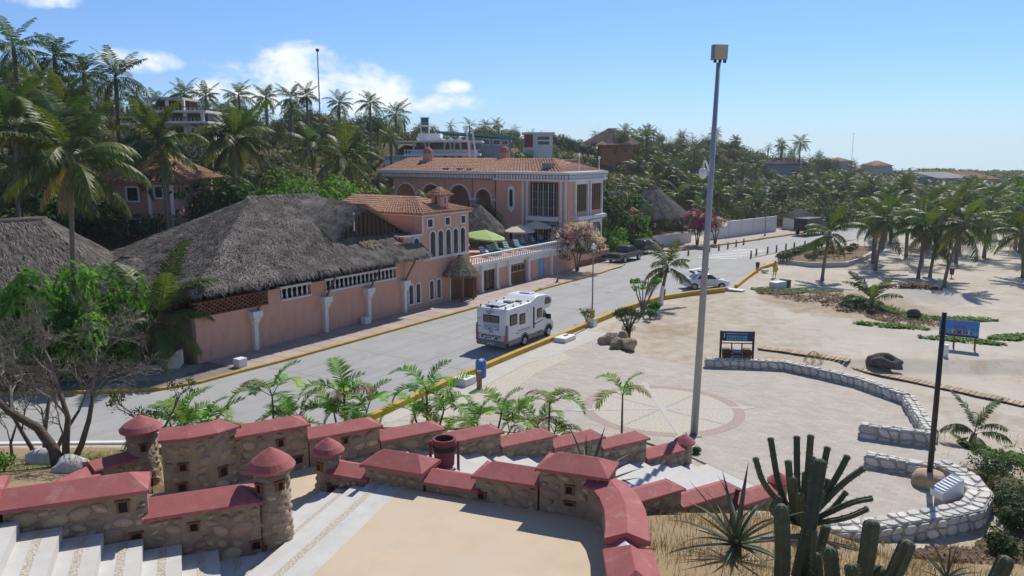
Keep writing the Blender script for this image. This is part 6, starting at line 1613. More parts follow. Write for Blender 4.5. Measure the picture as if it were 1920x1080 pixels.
# behind the hotel on the right
palapa('beach_hut_roof', 'grey thatched roof behind the hedge right of the hotel', (19.6, 112, 0), 5.4, 5.2, 3.8, 7.6, 2600, rot=.4, seg=14, L=.8, posts=((3, -3), (-3, -3)))
house('tiled_house', 'low house with red tiled hip roof between hotel and thatched roof', 104, 1128, 1188, 396, 420, 7, 'pink_wall_dark', roof='hip', rh=1.5, over=.6, keep=False)
house('block_wall', 'unplastered grey block wall right of the hotel', 112, 1128, 1172, 360, 410, .5, 'grey_wall', keep=False, cat='wall')
# far roofs on the right
house('far_house', 'grey-roofed house among the trees on the far right slope', 232, 1440, 1498, 308, 322, 9, 'bluegrey_wall', roof='hip', rh=1.6, over=1, tile='thatch', keepbot=313)
house('far_house', 'pale house with flat roof on the skyline at right', 300, 1566, 1598, 303, 316, 12, 'pale_concrete', roof='hip', rh=1.4, keep=False)
house('far_house', 'cream house with orange roof on the skyline at far right', 300, 1640, 1672, 311, 322, 12, 'pale_concrete', roof='hip', rh=1.8, keep=False)
house('far_hall', 'long grey hall with a pale roof at the far right', 210, 1757, 1818, 334, 372, 14, 'bluegrey_wall', roof='shed', rh=1.2, tile='pale_concrete', keepbot=344)
house('far_hall', 'pale hall with pinkish roof beside the long grey hall', 215, 1820, 1872, 336, 352, 14, 'pale_concrete', roof='shed', rh=1.6, keepbot=346)
house('beach_house', 'small white house with brown roof at the end of the road', 128, 1490, 1530, 410, 440, 6, 'white_paint', roof='hip', rh=1.3, keep=True, tile='thatch')
# masts
def mast(label, px, top, bot, Y, r):
    a, b = at(px, bot, Y), at(px, top, Y); t = thing('radio_mast', label, 'mast', (a.x, Y, a.z-6), 0)
    MB().tube([(0, 0, 0), (0, 0, b.z-a.z+6)], [r, r*.55], 6).build('pole', 'grey_metal', t); MB().lathe([(.02, 0), (r*2, .1), (r*2, .5), (.02, .6)], 6, (0, 0, b.z-a.z+5.5)).build('aerial', 'dark_metal', t)
mast('tall thin radio mast on the hill above the palms', 600, 92, 220, 150, .16)
mast('very thin distant mast above the right-hand skyline', 1597, 250, 300, 420, .12)
for px, py, q in ((887, 290, .12), (898, 286, .12)):
    a = at(px, 300, 112); t = thing('leaning_post', 'white leaning post above the hotel roof, '+('left one' if px < 890 else 'right one'), 'post', a-Vector((0, 0, 3)), 0)
    MB().tube([(0, 0, 0), (-.9, 0, 7.2)], .14, 6).build('shaft', 'white_paint', t)
# ---------------------------------------------------------------- palms
R = random.Random(51)
GA = 2.39996
def frond_geo(mb, L, e0, bend, nl, ll, lw, seed, base=Vector((0, 0, 0)), az=0., droop=.5, rachis=True, start=.16, wind=0., upv=0., sc=1.0):
    """one pinnate leaf: rachis bending downwards, two rows of pointed leaflets"""
    rr = random.Random(seed); n = 10
    pts = []; p = Vector((0, 0, 0)); 
    for i in range(n+1):
        t = i/n; a = e0-bend*t**1.25
        pts.append(p.copy()); p = p+Vector((math.cos(a), wind*t*t, math.sin(a)))*(L/n)
    ca, sa = math.cos(az), math.sin(az)
    rot = lambda v: Vector((v.x*ca-v.y*sa, v.x*sa+v.y*ca, v.z))*sc+base
    if rachis:
        vs = []; fs = []
        for i in range(0, n+1, 2):
            w = .035*L/3*(1-.85*i/n)+.004; q = pts[i]
            vs += [rot(q+Vector((0, -w, 0))), rot(q+Vector((0, w, 0))), rot(q+Vector((0, 0, -w*1.2)))]
        for i in range(n//2):
            for k in range(3): a, b = i*3+k, i*3+(k+1) % 3; fs.append((a, b, b+3, a+3))
        mb.add(vs, fs)
    def at_(t):
        f = t*n; i = min(n-1, int(f)); return pts[i].lerp(pts[i+1], f-i), (pts[i+1]-pts[i]).normalized()
    for k in range(nl):
        t = start+(1-start)*(k+.5)/nl
        q, tg = at_(t); up_ = Vector((-tg.z, 0, tg.x)) if abs(tg.y) < .9 else Vector((0, 0, 1))
        prof = min(1, .45+2.2*(t-start))*(1-.72*max(0, (t-.45)/.55)**1.6)
        for s_ in (-1, 1):
            l = ll*prof*rr.uniform(.82, 1.12); sd = Vector((0, s_, 0))
            d = (tg*rr.uniform(.35, .62)+sd*.85+up_*(upv+rr.uniform(-.12, .12))-Vector((0, 0, droop*rr.uniform(.5, 1.3)))).normalized()
            m_ = q+d*l*.5; e = q+d*l-Vector((0, 0, l*droop*.55*rr.uniform(.6, 1.4)))
            w = tg*lw*.5
            mb.add([rot(q-w*.5), rot(q+w*.5), rot(m_+w), rot(m_-w), rot(e)], [(0, 1, 2, 3), (3, 2, 4)])
# five ages of coconut leaf, from the upright spear to the hanging skirt
FR = []
for cls, (e0, bend, dr) in enumerate(((78, 45, .15), (58, 85, .4), (34, 95, .6), (8, 80, .8), (-22, 55, .9))):
    row_ = []
    for v_ in range(2):
        mb = MB(); frond_geo(mb, 3.3, RAD(e0), RAD(bend), 52, .85, .075, cls*7+v_, droop=dr, wind=.25*(v_-.3)); row_.append(mb.mesh('frond', 'coconut_leaf'))
    FR.append(row_)
mb = MB(); frond_geo(mb, 3.0, RAD(-25), RAD(62), 30, .7, .05, 99, droop=1.2); FR_DRY = mb.mesh('frond', 'coconut_dry')
def palm_trunk(parent, h, lean, r0=.17, r1=.11, m='trunk', seed=0, white=False):
    n = max(6, int(h*2.2)); pts = []; rad_ = []
    for i in range(n+1):
        t = i/n; pts.append((lean[0]*t**1.6, lean[1]*t**1.6, h*t)); rad_.append(lerp(r0*(1.35 if i == 0 else 1), r1, t)*(1.06 if i % 2 else .97))
    o = MB().tube(pts, rad_, 9).build('trunk', m, parent, smooth=True)
    if white: MB().tube([pts[0], pts[1], pts[2], pts[3]], [x*1.06+.01 for x in rad_[:4]], 9).build('whitewash', 'white_paint', o)
    return Vector((lean[0], lean[1], h))
def coconut(label, base, h, lean=(0, 0), cs=1.0, nf=22, seed=0, group=None, dry=2, white=False, low=True, r0=.17, dens=None):
    rr = random.Random(seed+300); t = thing('coconut_palm', label, 'palm tree', base, 0, group)
    top = palm_trunk(t, h, lean, r0=r0, r1=r0*.65, white=white)
    for k in range(nf):
        f = (k+.5)/nf; cls = min(4, int(f*5)) if low else min(3, int(f*4))
        o = place('frond', FR[cls][k % 2], t, top+Vector((0, 0, .1-.25*f)), rot=(rr.uniform(-.3, .3), rr.uniform(-.22, .22), k*GA+rr.uniform(-.4, .4)), scale=cs*rr.uniform(.72, 1.15))
    for k in range(dry): place('frond', FR_DRY, t, top-Vector((0, 0, .25)), rz=rr.uniform(0, 6.28), scale=cs*rr.uniform(.8, 1.0))
    if h > 3:
        for k in range(5):
            a = rr.uniform(0, 6.28); MB().lathe([(.01, -.14), (.1, -.06), (.11, .03), (.01, .13)], 7).build('coconut', 'bin_brown', t, loc=top+Vector((.22*math.cos(a), .22*math.sin(a), -.25-.1*rr.random())), smooth=True)
    return t
# whole crowns for the palms that stand farther off
def crown_mesh(seed, nf=22, nl=22, L=3.2):
    rr = random.Random(seed); mb = MB()
    for k in range(nf):
        f = (k+.5)/nf; e0 = lerp(80, -38, f**.9)+rr.uniform(-12, 12); bd = lerp(45, 75, min(1, f*1.5))+rr.uniform(-22, 28)
        frond_geo(mb, L*rr.uniform(.65, 1.15), RAD(e0), RAD(bd), nl, .85, .1, seed*100+k, base=Vector((0, 0, .1-.25*f)), az=k*GA+rr.uniform(-.3, .3), droop=lerp(.15, .95, f), wind=.2)
    return mb.mesh('crown', 'coconut_leaf')
CROWN = [crown_mesh(i+1) for i in range(5)]
FARCROWN = [crown_mesh(i+11, nf=18, nl=11) for i in range(3)]
for me in FARCROWN:
    pass
TRK = []
for i, ln in enumerate(((.0, .0), (.12, .03), (-.1, .06), (.06, -.1))):
    pts = [(ln[0]*(k/8)**1.6, ln[1]*(k/8)**1.6, k/8) for k in range(9)]
    TRK.append((MB().tube(pts, [.17]+[lerp(.15, .10, k/8) for k in range(1, 9)], 7).mesh('trunk', 'trunk', smooth=True), ln))
def far_palm(label, p, h, cs, seed, group, far=False):
    rr = random.Random(seed); t = thing('coconut_palm', label, 'palm tree', p, rr.uniform(0, 6.28), group)
    me, ln = TRK[seed % 4]; place('trunk', me, t, scale=(h*.5 if False else 1.6, 1.6, h))
    place('crown', (FARCROWN if far else CROWN)[seed % (3 if far else 5)], t, (ln[0]*1.6, ln[1]*1.6, h), rz=rr.uniform(0, 6.28), scale=cs)
    return t

# ---------------------------------------------------------------- leafy trees and bushes
def leaf_ball(mb, c, r, n, size, rr, flat=.75, up=.35, inner=.5):
    for _ in range(n):
        d = Vector((rr.gauss(0, 1), rr.gauss(0, 1), rr.gauss(0, 1))).normalized()
        q = Vector(c)+Vector((d.x*r, d.y*r, d.z*r*flat))*(inner+(1-inner)*rr.random()**.5)
        nr = (d+Vector((rr.uniform(-.7, .7), rr.uniform(-.7, .7), rr.uniform(-.4, .7)+up))).normalized()
        u = nr.cross(Vector((rr.uniform(-1, 1), rr.uniform(-1, 1), .2))).normalized(); v = nr.cross(u); s_ = size*rr.uniform(.6, 1.3)
        mb.add([q-u*s_, q-v*s_*.45, q+u*s_, q+v*s_*.45], [(0, 1, 2, 3)])
def crown_leaves(seed, R0, H0, nclump, nleaf, size, m, spread=.8, cr=(.28, .5)):
    rr = random.Random(seed); mb = MB()
    for k in range(nclump):
        a = rr.uniform(0, 6.28); q = math.sqrt(rr.random())*R0*spread; z = H0*(.25+.75*rr.random())*(1-.45*(q/R0)**2)
        leaf_ball(mb, (q*math.cos(a), q*math.sin(a), z), R0*rr.uniform(*cr), nleaf//nclump, size, rr)
    return mb.mesh('crown', m)
def bush_trunk(H0, R0, seed, m='bark', n=5, r=.09):
    rr = random.Random(seed); mb = MB()
    for k in range(n):
        a = rr.uniform(0, 6.28); mb.tube([(0, 0, -.4), (R0*.12*math.cos(a), R0*.12*math.sin(a), H0*.3), (R0*.5*math.cos(a), R0*.5*math.sin(a), H0*.75)], [r, r*.75, r*.3], 5)
    return mb.mesh('trunk', m)
HB = [crown_leaves(i, 3.0, 4.2, 14, 3000, .165, ('hill_leaf', 'olive_leaf', 'hill_leaf', 'olive_leaf', 'deep_leaf', 'hill_leaf')[i]) for i in range(6)]
HBT = [bush_trunk(4, 3, i, r=.14) for i in range(3)]
def leafy(label, p, sc, seed, group, name='leafy_tree', cat='tree', crowns=None, sz=1.0):
    t = thing(name, label, cat, p, R.uniform(0, 6.28), group)
    cm = crowns or HB
    place('trunk', HBT[seed % 3], t, scale=(sc*.8, sc*.8, sc*sz*(.75 if crowns is None else .5))); place('crown', cm[seed % len(cm)], t, scale=(sc, sc, sc*sz)); return t

SKY = ([0, 60, 140, 200, 250, 330, 420, 520, 600, 680, 740, 800, 880, 950, 1040, 1100, 1150, 1220, 1300, 1400, 1460, 1510, 1560, 1620, 1700, 1800, 1920], [120, 120, 150, 165, 170, 180, 195, 203, 200, 208, 218, 226, 236, 238, 246, 258, 252, 250, 256, 266, 276, 284, 294, 304, 308, 311, 314])
def blocks(p, rad_, top):
    px, py, zc_ = proj((p[0], p[1], top)); _, pb, _ = proj((p[0], p[1], ground_z(p[0], p[1])))
    wpx = rad_*1500/zc_
    for (x0, x1, y0, y1, Y) in KEEP:
        if p[1] < Y+3 and px+wpx > x0 and px-wpx < x1 and py < y1 and pb > y0: return True
    return False
# skyline palms that can be told apart: pixel of the crown, height of the trunk
def sky_palm(px, py, h, label, cs=1.0, ymin=60, ymax=330, seed=0):
    best = None
    Y = ymin
    while Y < ymax:
        c = at(px, py, Y); d = abs(c.z-ground_z(c.x, Y)-h)
        if best is None or d < best[0]: best = (d, Y, c)
        if d < .4: break
        Y += 2
    _, Y, c = best; g = ground_z(c.x, Y); return far_palm(label, (c.x, Y, g-.3), max(3, c.z-g+.3), cs, seed, None)
for i, (px, py, h, cs, lb) in enumerate([
    (25, 88, 11, .95, 'tall coconut palm at the top left corner of the skyline'), (98, 108, 10, .9, 'coconut palm on the skyline, second from the left edge'), (158, 140, 9, .85, 'coconut palm on the skyline left of the windswept one'), (212, 145, 11, .98, 'windswept coconut palm standing clear above the upper left grove'),
    (345, 176, 8, .75, 'coconut palm directly behind the terraced hotel roof'), (388, 180, 8, .75, 'coconut palm just right of the terraced hotel'), (446, 180, 8, .85, 'coconut palm on the skyline left of the big cloud'), (497, 184, 8, .85, 'coconut palm on the skyline under the left of the big cloud'),
    (545, 184, 8, .85, 'left palm of the group near the radio mast'), (577, 180, 9, .75, 'slender palm standing clear just left of the radio mast'), (634, 194, 8, .85, 'palm just right of the radio mast'), (694, 194, 10, .8, 'solitary tall slender palm right of the radio mast'), (742, 214, 8, .9, 'palm on the skyline left of the sign tower'),
    (910, 236, 9, .95, 'left of the twin palms on the skyline right of the white hotel'), (932, 234, 9, .95, 'right of the twin palms on the skyline right of the white hotel'), (1170, 248, 7, .8, 'small palm above the hilltop thatch'), (1215, 246, 7, .8, 'palm right of the hilltop thatch'),
    (1342, 250, 8, .8, 'palm on the skyline just behind the tall lamp post'), (1380, 264, 7, .75, 'palm on the skyline right of the tall lamp post'), (1466, 272, 8, .9, 'smaller of the two palms on the end of the ridge'), (1501, 268, 10, 1.15, 'large palm standing clear on the end of the ridge')]):
    sky_palm(px, py, h, lb, cs, seed=i)
# the grove
placed = []; nb = npm = 0
tries = 0
while (nb < 280 or npm < 190) and tries < 20000:
    tries += 1
    Y = 60+270*R.random()**1.25; px = R.uniform(-40, 1960); x = (px-960)/1500*Y*1.01
    s, m = to_sm(x, Y)
    if m < 4.5: continue
    if -10 < s < 27.5 and m < 16: continue
    if 27 < s < 66 and m < (31 if s < 64 else 5): continue
    if Y > 245 and px < 1150: continue
    g = ground_z(x, Y)
    is_palm = R.random() < (.45 if s < 60 else .30)
    far = Y > 150
    if is_palm:
        if npm >= 190: continue
        h = R.uniform(4.5, 9.5); cs = R.uniform(.62, .95)
        if s < 45 and m < 40: h += 2.0
        top = g+h+1.6*cs; rad_ = 2.6*cs
    else:
        if nb >= 280: continue
        sc = R.uniform(.65, 1.3)*(1.2 if far else 1.0); h = 4.3*sc; top = g+h; rad_ = 2.9*sc
    q, qy, _ = proj((x, Y, top))
    lim = interp(q, *SKY)
    if qy < lim:
        if is_palm and qy > lim-14: pass
        else: continue
    if blocks((x, Y), rad_*.8, top): continue
    if any((x-a)**2+(Y-b)**2 < (rad_*.55+c*.55)**2 for a, b, c in placed): continue
    placed.append((x, Y, rad_*(.6 if is_palm else 1)))
    zn = 'behind the left thatched roofs' if q < 420 else 'below the radio mast' if q < 740 else 'behind the hotel roof' if q < 1100 else 'left of the tall lamp post' if q < 1330 else 'right of the tall lamp post'
    dn_ = 'low on the slope' if Y < 110 else 'halfway up the slope' if Y < 180 else 'far back on the slope'
    if is_palm: far_palm(('tall' if h > 7.5 else 'short')+' coconut palm '+dn_+' '+zn, (x, Y, g-.3), h, cs, npm, 'palms of the hillside grove', far); npm += 1
    else: leafy(('green', 'pale olive', 'green', 'pale olive', 'dark green', 'green')[nb % 6]+' bushy tree '+dn_+' '+zn, (x, Y, g-.3), sc, nb, 'bushy trees of the hillside'); nb += 1
# undergrowth that closes the gaps: one mass nobody could count
ug = MB(); rr = random.Random(77); k = 0; n_ = 0
while n_ < 1500 and k < 20000:
    k += 1; Y = 66+330*rr.random()**1.3; px = rr.uniform(-30, 1950); x = (px-960)/1500*Y*1.01; s, m = to_sm(x, Y)
    if m < 6 or (-10 < s < 27.5 and m < 18) or (27 < s < 67 and m < 30): continue
    g = ground_z(x, Y); r_ = rr.uniform(1.2, 2.2)*(1+Y/300)
    q, qy, _ = proj((x, Y, g+r_*1.5))
    if qy < interp(q, *SKY)+3: continue
    if blocks((x, Y), r_, g+r_*1.5): continue
    leaf_ball(ug, (x, Y, g+r_*.5), r_, 62, .26*(1+Y/260), rr); n_ += 1
o = ug.build('hillside_scrub', 'hill_leaf', kind='stuff'); tag(o, 'low green scrub covering the hillside between the trees', 'scrub'); o['kind'] = 'stuff'
# far plain on the right: trees to the horizon
k = n_ = 0; fp = MB()
while n_ < 1300 and k < 40000:
    k += 1; Y = 132+380*rr.random()**1.3; px = rr.uniform(1380, 1960); x = (px-960)/1500*Y*1.01; s, m = to_sm(x, Y)
    if s < 110 or m > 12 or inpoly(x, Y, road_poly): continue
    g = ground_z(x, Y); r_ = rr.uniform(1.5, 3.4)*(1+max(0, Y-180)/400)
    q, qy, _ = proj((x, Y, g+r_*1.6))
    if qy < interp(q, *SKY)+2 or blocks((x, Y), r_, g+r_*1.6): continue
    leaf_ball(fp, (x, Y, g+r_*.7), r_, 80, .34*(1+(Y-130)/200), rr); n_ += 1
o = fp.build('distant_wood', 'hill_leaf'); tag(o, 'distant belt of trees reaching the horizon at the right', 'woodland'); o['kind'] = 'stuff'

# ---------------------------------------------------------------- named palms
def gp(x, y, d=-.1): return (x, y, gz(x, y)+d)
coconut('large coconut palm at the left with drooping fronds before the thatch', (-24.9, 44.6, .1), 11.9, (.7, -.2), 1.28, 24, 1, dry=4)
coconut('coconut palm with hanging fronds in front of the terraced hotel', gp(-26.6, 62), 13.2-gz(-26.6, 62), (-.4, .2), 1.1, 20, 2, dry=3)
coconut('thick-skirted coconut palm left of the round green tree', gp(-23.9, 69), 13.6-gz(-23.9, 69), (.3, .2), 1.2, 24, 3, dry=6)
coconut('coconut palm behind the round green tree', gp(-21.8, 88), 13.0-gz(-21.8, 88), (.2, 0), 1.1, 18, 4)
coconut('coconut palm left of the hotel roof end', gp(-17.5, 84), 11.8-gz(-17.5, 84), (.3, 0), 1.25, 20, 5)
coconut('leaning coconut palm at the left edge of the picture', gp(-34, 55), 9.5, (.5, 0), 1.15, 20, 6)
coconut('coconut palm behind the large left palm', gp(-33.5, 60), 9.0, (.4, .4), 1.1, 20, 7)
coconut('coconut palm rising behind the left thatched roof', gp(-29.0, 66), 8.2, (-.3, .3), 1.05, 18, 8)
coconut('young coconut palm beside the curled white wall', (-20.7, 45.2, 0), 2.9, (.3, -.1), 1.35, 14, 9, dry=2, low=False, r0=.2)
coconut('young coconut palm with whitewashed trunk beside the kerb', (12.4, 65.5, 0), 3.1, (.5, .1), .78, 15, 10, dry=2, white=True)
bp_list = [((30.7, 78.2), 4.7, (.5, .2), 1.15, 'leftmost beach palm, over the sandy path'), ((39.2, 85.4), 5.6, (1.0, .3), 1.2, 'beach palm leaning right, second from the left'), ((41.0, 79.8), 4.9, (.6, .1), 1.2, 'beach palm with straight trunk left of the leaning pair'), ((40.6, 74.2), 6.0, (1.7, .5), 1.3, 'tall leaning beach palm casting the round shadow'), ((42.6, 80.6), 5.4, (.9, .2), 1.2, 'beach palm just behind the tall leaning one'), ((52.0, 80.5), 4.6, (-.6, .2), 1.2, 'beach palm at the right edge of the picture')]
for i, (p, h, ln, cs, w) in enumerate(bp_list): coconut(w, gp(*p), h, ln, cs*.95, 16, 20+i, 'beach coconut palms', dry=3)
coconut('stemless young palm growing on the sandy bank', gp(29.2, 63.8), .5, (0, 0), .85, 13, 30, dry=1, low=False)
coconut('small ragged palm behind the stone wall at the right', gp(20.6, 34.2), .7, (.1, 0), .55, 10, 31, dry=1)
grove = []
tries = 0
while len(grove) < 46 and tries < 5000:
    tries += 1; Y = 88+85*R.random(); px = R.uniform(1500, 1950); x = (px-960)/1500*Y; s, m = to_sm(x, Y)
    if m > -22 or any((x-a)**2+(Y-b)**2 < 12 for a, b in grove) or inpoly(x, Y, road_poly): continue
    if px < 1640 and Y < 112: continue
    grove.append((x, Y)); h = R.uniform(4.2, 6.4)
    far_palm(('tall' if h > 5.4 else 'short')+' coconut palm in the '+('front' if Y < 115 else 'middle' if Y < 145 else 'back')+' of the sandy grove, '+('left part' if px < 1700 else 'right part'), (x, Y, gz(x, Y)-.2), h, R.uniform(.9, 1.15), len(grove), 'palms of the sandy grove')
rr = random.Random(8); n_ = 0
for _ in range(4000):
    if n_ >= 46: break
    Y = 122+60*rr.random(); px = rr.uniform(1190, 1720); x = (px-960)/1500*Y; s, m = to_sm(x, Y)
    if inpoly(x, Y, road_poly) or m < -22 or blocks((x, Y), 2.5, 8) or (m < 3 and Y < 140 and m > -14) : continue
    hh_ = rr.uniform(4.0, 7.0)
    far_palm(('tall' if hh_ > 5.8 else 'middling' if hh_ > 4.8 else 'short')+' coconut palm '+('close' if Y < 142 else 'some way' if Y < 162 else 'far')+' behind the long white wall, '+('left of the lamp post' if px < 1310 else 'above the wall' if px < 1500 else 'beyond the end of the road'), (x, Y, gz(x, Y)-.2), hh_, rr.uniform(.85, 1.1), n_, 'palms behind the long white wall'); n_ += 1

# ---------------------------------------------------------------- bushes and garden trees
BRF = [crown_leaves(58, 2.2, 2.6, 16, 5200, .085, 'bright_leaf', spread=.9)]
BR = [crown_leaves(60+i, 2.2, 2.6, 12, 2600, .15, 'bright_leaf') for i in range(2)]
DP = [crown_leaves(70+i, 2.6, 3.4, 14, 2800, .17, 'deep_leaf') for i in range(3)]
MIX = [crown_leaves(75+i, 2.6, 3.4, 14, 2800, .17, 'bright_leaf') for i in range(2)]
leafy('round bright green tree behind the thatched ridge', gp(-18.6, 76, 2.6), 2.4, 0, None, 'leafy_tree', 'tree', BRF, 1.25)
leafy('dark green tree behind the left end of the thatch', gp(-26, 66.5), 1.9, 1, None, 'leafy_tree', 'tree', DP, 1.2)
leafy('dark green tree below the skirted palm', gp(-20.5, 73), 1.6, 2, None, 'leafy_tree', 'tree', DP, 1.3)
for i, (s, m, sc, w) in enumerate([(-6.5, 21, 1.5, 'left'), (-1.5, 20.5, 1.5, 'middle'), (3.5, 19.5, 1.4, 'right'), (-10, 19, 1.7, 'far left'), (7.5, 20, 1.3, 'far right')]):
    leafy('dark tree in the gap behind the left thatched roofs, '+w+' one', tuple(st(s, m, gz(*st(s, m)[:2])-.2)), sc, i, 'dark trees behind the left thatch', 'leafy_tree', 'tree', DP, .95)
for i, (s, m, sc, sz, w) in enumerate([(-3.4, 4.6, 1.45, 1.6, 'in front of the left thatched roof'), (-6.4, 4.2, 1.5, 1.45, 'above the curled white wall'), (-9.2, 6.2, 1.4, 1.6, 'at the left edge of the picture'), (-4.8, 2.6, 1.2, 1.1, 'hanging over the dark garden wall')]):
    leafy('bright sea grape bush '+w, tuple(st(s, m, .3)), sc, i, 'sea grape bushes', 'sea_grape', 'bush', BR, sz)
for i, (s, m, sc, sz, w, cr) in enumerate([(57.6, 4.6, 1.6, 1.35, 'nearest the hotel corner', DP), (58.6, 2.6, 1.05, 1.0, 'above the grey pickup', MIX), (62.0, 6.0, 1.75, 1.25, 'behind the grey pickup', DP), (65.5, 5.0, 1.7, 1.25, 'above the black car', DP), (67.5, 3.6, 1.2, 1.15, 'beyond the black car', MIX), (70.5, 5.6, 1.6, 1.2, 'left of the magenta bougainvillea', DP), (73.5, 8, 1.5, 1.1, 'below the thatched hut', MIX)]):
    leafy('leafy hedge tree '+w, tuple(st(s, m, 0)), sc, i, 'hedge trees by the parked cars', 'hedge_tree', 'tree', cr, sz)
leafy('dark climbing plant hanging on the hotel arcade', tuple(st(47.4, 11.8, 3.0)), .75, 1, None, 'climbing_plant', 'plant', DP, 1.5)
for i, (s, m) in enumerate([(44.6, 14), (45, 20), (43.8, 25)]): leafy('dark shrub in the hotel courtyard, '+('nearest the climbing plant', 'in the middle', 'farthest left')[i], tuple(st(s, m, 2.7)), 1.05, i, 'courtyard shrubs', 'courtyard_shrub', 'shrub', DP, 1.0)
for i, (s, m, h, w) in enumerate([(43.5, 17.5, 4.0, 'left of the hotel arches'), (42.2, 23, 4.6, 'near the far end of the arcade')]): far_palm('palm in the hotel courtyard '+w, tuple(st(s, m, 2.5)), h, .75, i, 'courtyard palms')

def bougainvillea(label, p, rx, rz_, n_leaf, mag, whi, seed, trunk=True):
    rr = random.Random(seed); t = thing('bougainvillea', label, 'flowering bush', p, 0)
    mb = MB(); c0 = []
    for k in range(12):
        a = rr.uniform(0, 6.28); q = rx*.62*math.sqrt(rr.random()); c0.append((q*math.cos(a), q*math.sin(a)*.8, rz_*rr.uniform(.45, .95)*(1-.25*(q/rx)**2)))
    for c in c0: leaf_ball(mb, c, rx*.38, n_leaf//12, .11, rr)
    mb.build('foliage', 'deep_leaf', t)
    for nm, mt, num, zone in (('magenta_flowers', 'magenta_flower', mag, 0), ('white_flowers', 'white_flower', whi, 1)):
        fl = MB()
        for k in range(num//28):
            d = Vector((rr.gauss(0, 1), rr.gauss(0, 1)-.4, abs(rr.gauss(0, 1))*.9-.15)).normalized(); c = rr.choice(c0)
            leaf_ball(fl, (c[0]+d.x*rx*.38, c[1]+d.y*rx*.38, c[2]+d.z*rx*.32), rx*.13, 28, .09, rr, inner=.1)
        fl.build(nm, mt, t)
    for k in range(3): MB().tube([(.1*k-.1, 0, -.1), (.25*(k-1), 0, rz_*.3), (.8*(k-1), .1, rz_*.7)], [.09, .07, .03], 6).build('stem', 'bark', t)
bougainvillea('big bougainvillea in white and magenta bloom beside the pool terrace', tuple(st(45.2, -1.0, .1)), 3.1, 4.7, 3600, 2600, 7000, 3)
bougainvillea('magenta bougainvillea behind the tall lamp post', (25.0, 107.5, .2), 2.6, 4.4, 2600, 6000, 900, 4)
bougainvillea('white bougainvillea spilling over the low wall right of the magenta one', (27.8, 109.0, .2), 1.7, 3.6, 900, 200, 3000, 6)

tp = thing('topiary_bush', 'round clipped dark green bush on bare stems above the boulders', 'bush', (7.9, 53.2, 0), 0)
rr = random.Random(4); mb = MB()
for k in range(26):
    a = rr.uniform(0, 6.28); q = .85*math.sqrt(rr.random()); leaf_ball(mb, (q*math.cos(a), q*math.sin(a), 1.55+.35*(1-(q/.95)**2)), .42, 150, .05, rr, flat=.75)
mb.build('crown', 'topiary_leaf', tp)
for k in range(7):
    a = k*.9; MB().tube([(.1*math.cos(a), .1*math.sin(a), -.1), (.16*math.cos(a), .16*math.sin(a), .7), (.6*math.cos(a), .6*math.sin(a), 1.5)], [.07, .06, .03], 6).build('stem', 'bark', tp)
leaf_ball(ls_ := MB(), (0, 0, .7), .5, 500, .05, rr); ls_.build('lower_foliage', 'topiary_leaf', tp)
fr_ = thing('frangipani', 'bare-stemmed frangipani with a few leaf tufts beside the kerb', 'tree', (10.2, 61.3, 0), 0)
rr = random.Random(14)
for k in range(9):
    a = k*.75+rr.uniform(-.2, .2); q = rr.uniform(.5, 1.15); e = Vector((q*math.cos(a), q*math.sin(a)*.7, rr.uniform(2.0, 2.9)))
    MB().tube([(0, 0, -.1), e*.35+Vector((0, 0, .1)), e*.7, e], [.07, .055, .04, .025], 6).build('stem', 'twig', fr_)
    if k % 2 == 0 or e.x < 0:
        lf = MB(); leaf_ball(lf, e, .3, 46, .13, rr); lf.build('leaf_tuft', 'bright_leaf', fr_)
    else:
        for j in range(5): MB().tube([e, e+Vector((rr.uniform(-.4, .4), rr.uniform(-.3, .3), rr.uniform(.1, .5)))], [.02, .008], 4).build('twig', 'twig', fr_)
def shrub(label, p, r, n, size, m, name='shrub', flat=.8, stems=True, seed=1, group=None):
    rr = random.Random(seed); t = thing(name, label, 'shrub', p, 0, group); mb = MB()
    for k in range(8):
        a = rr.uniform(0, 6.28); q = r*.5*math.sqrt(rr.random()); leaf_ball(mb, (q*math.cos(a), q*math.sin(a), r*rr.uniform(.5, .95)), r*.48, n//8, size, rr, flat)
    mb.build('foliage', m, t)
    if stems:
        for k in range(5): a = k*1.3; MB().tube([(0, 0, -.15), (r*.4*math.cos(a), r*.4*math.sin(a), r*.7)], [.04, .015], 4).build('stem', 'twig', t)
    return t
shrub('small green shrub at the foot of the frangipani', (10.6, 60.2, 0), .6, 420, .09, 'bright_leaf', seed=2)
shrub('small yellow-green shrub beside the whitewashed palm', (11.1, 61.8, 0), .8, 480, .1, 'bright_leaf', seed=3)
shrub('thin shrub growing by the yellow and white lamp base', (5.5, 57.8, .3), .75, 300, .08, 'shrub_leaf', seed=4)
shrub('grey-green straggly shrub below the curved stone wall', gp(17.6, 25.9), 1.0, 1100, .07, 'shrub_leaf', seed=5)
shrub('wide grey-green shrub at the right edge beside the stone wall', gp(18.7, 29.2), 1.25, 1300, .075, 'shrub_leaf', seed=16)
shrub('dark green bush below the outer face of the curved wall', gp(16.9, 25.2), .8, 800, .08, 'topiary_leaf', seed=17)
shrub('olive bush in the right corner below the grey-green shrub', gp(18.2, 27.3), 1.0, 1000, .08, 'olive_leaf', seed=18)
shrub('dark low shrub in the lower right corner', gp(14.9, 22.6), .8, 800, .08, 'topiary_leaf', seed=6)
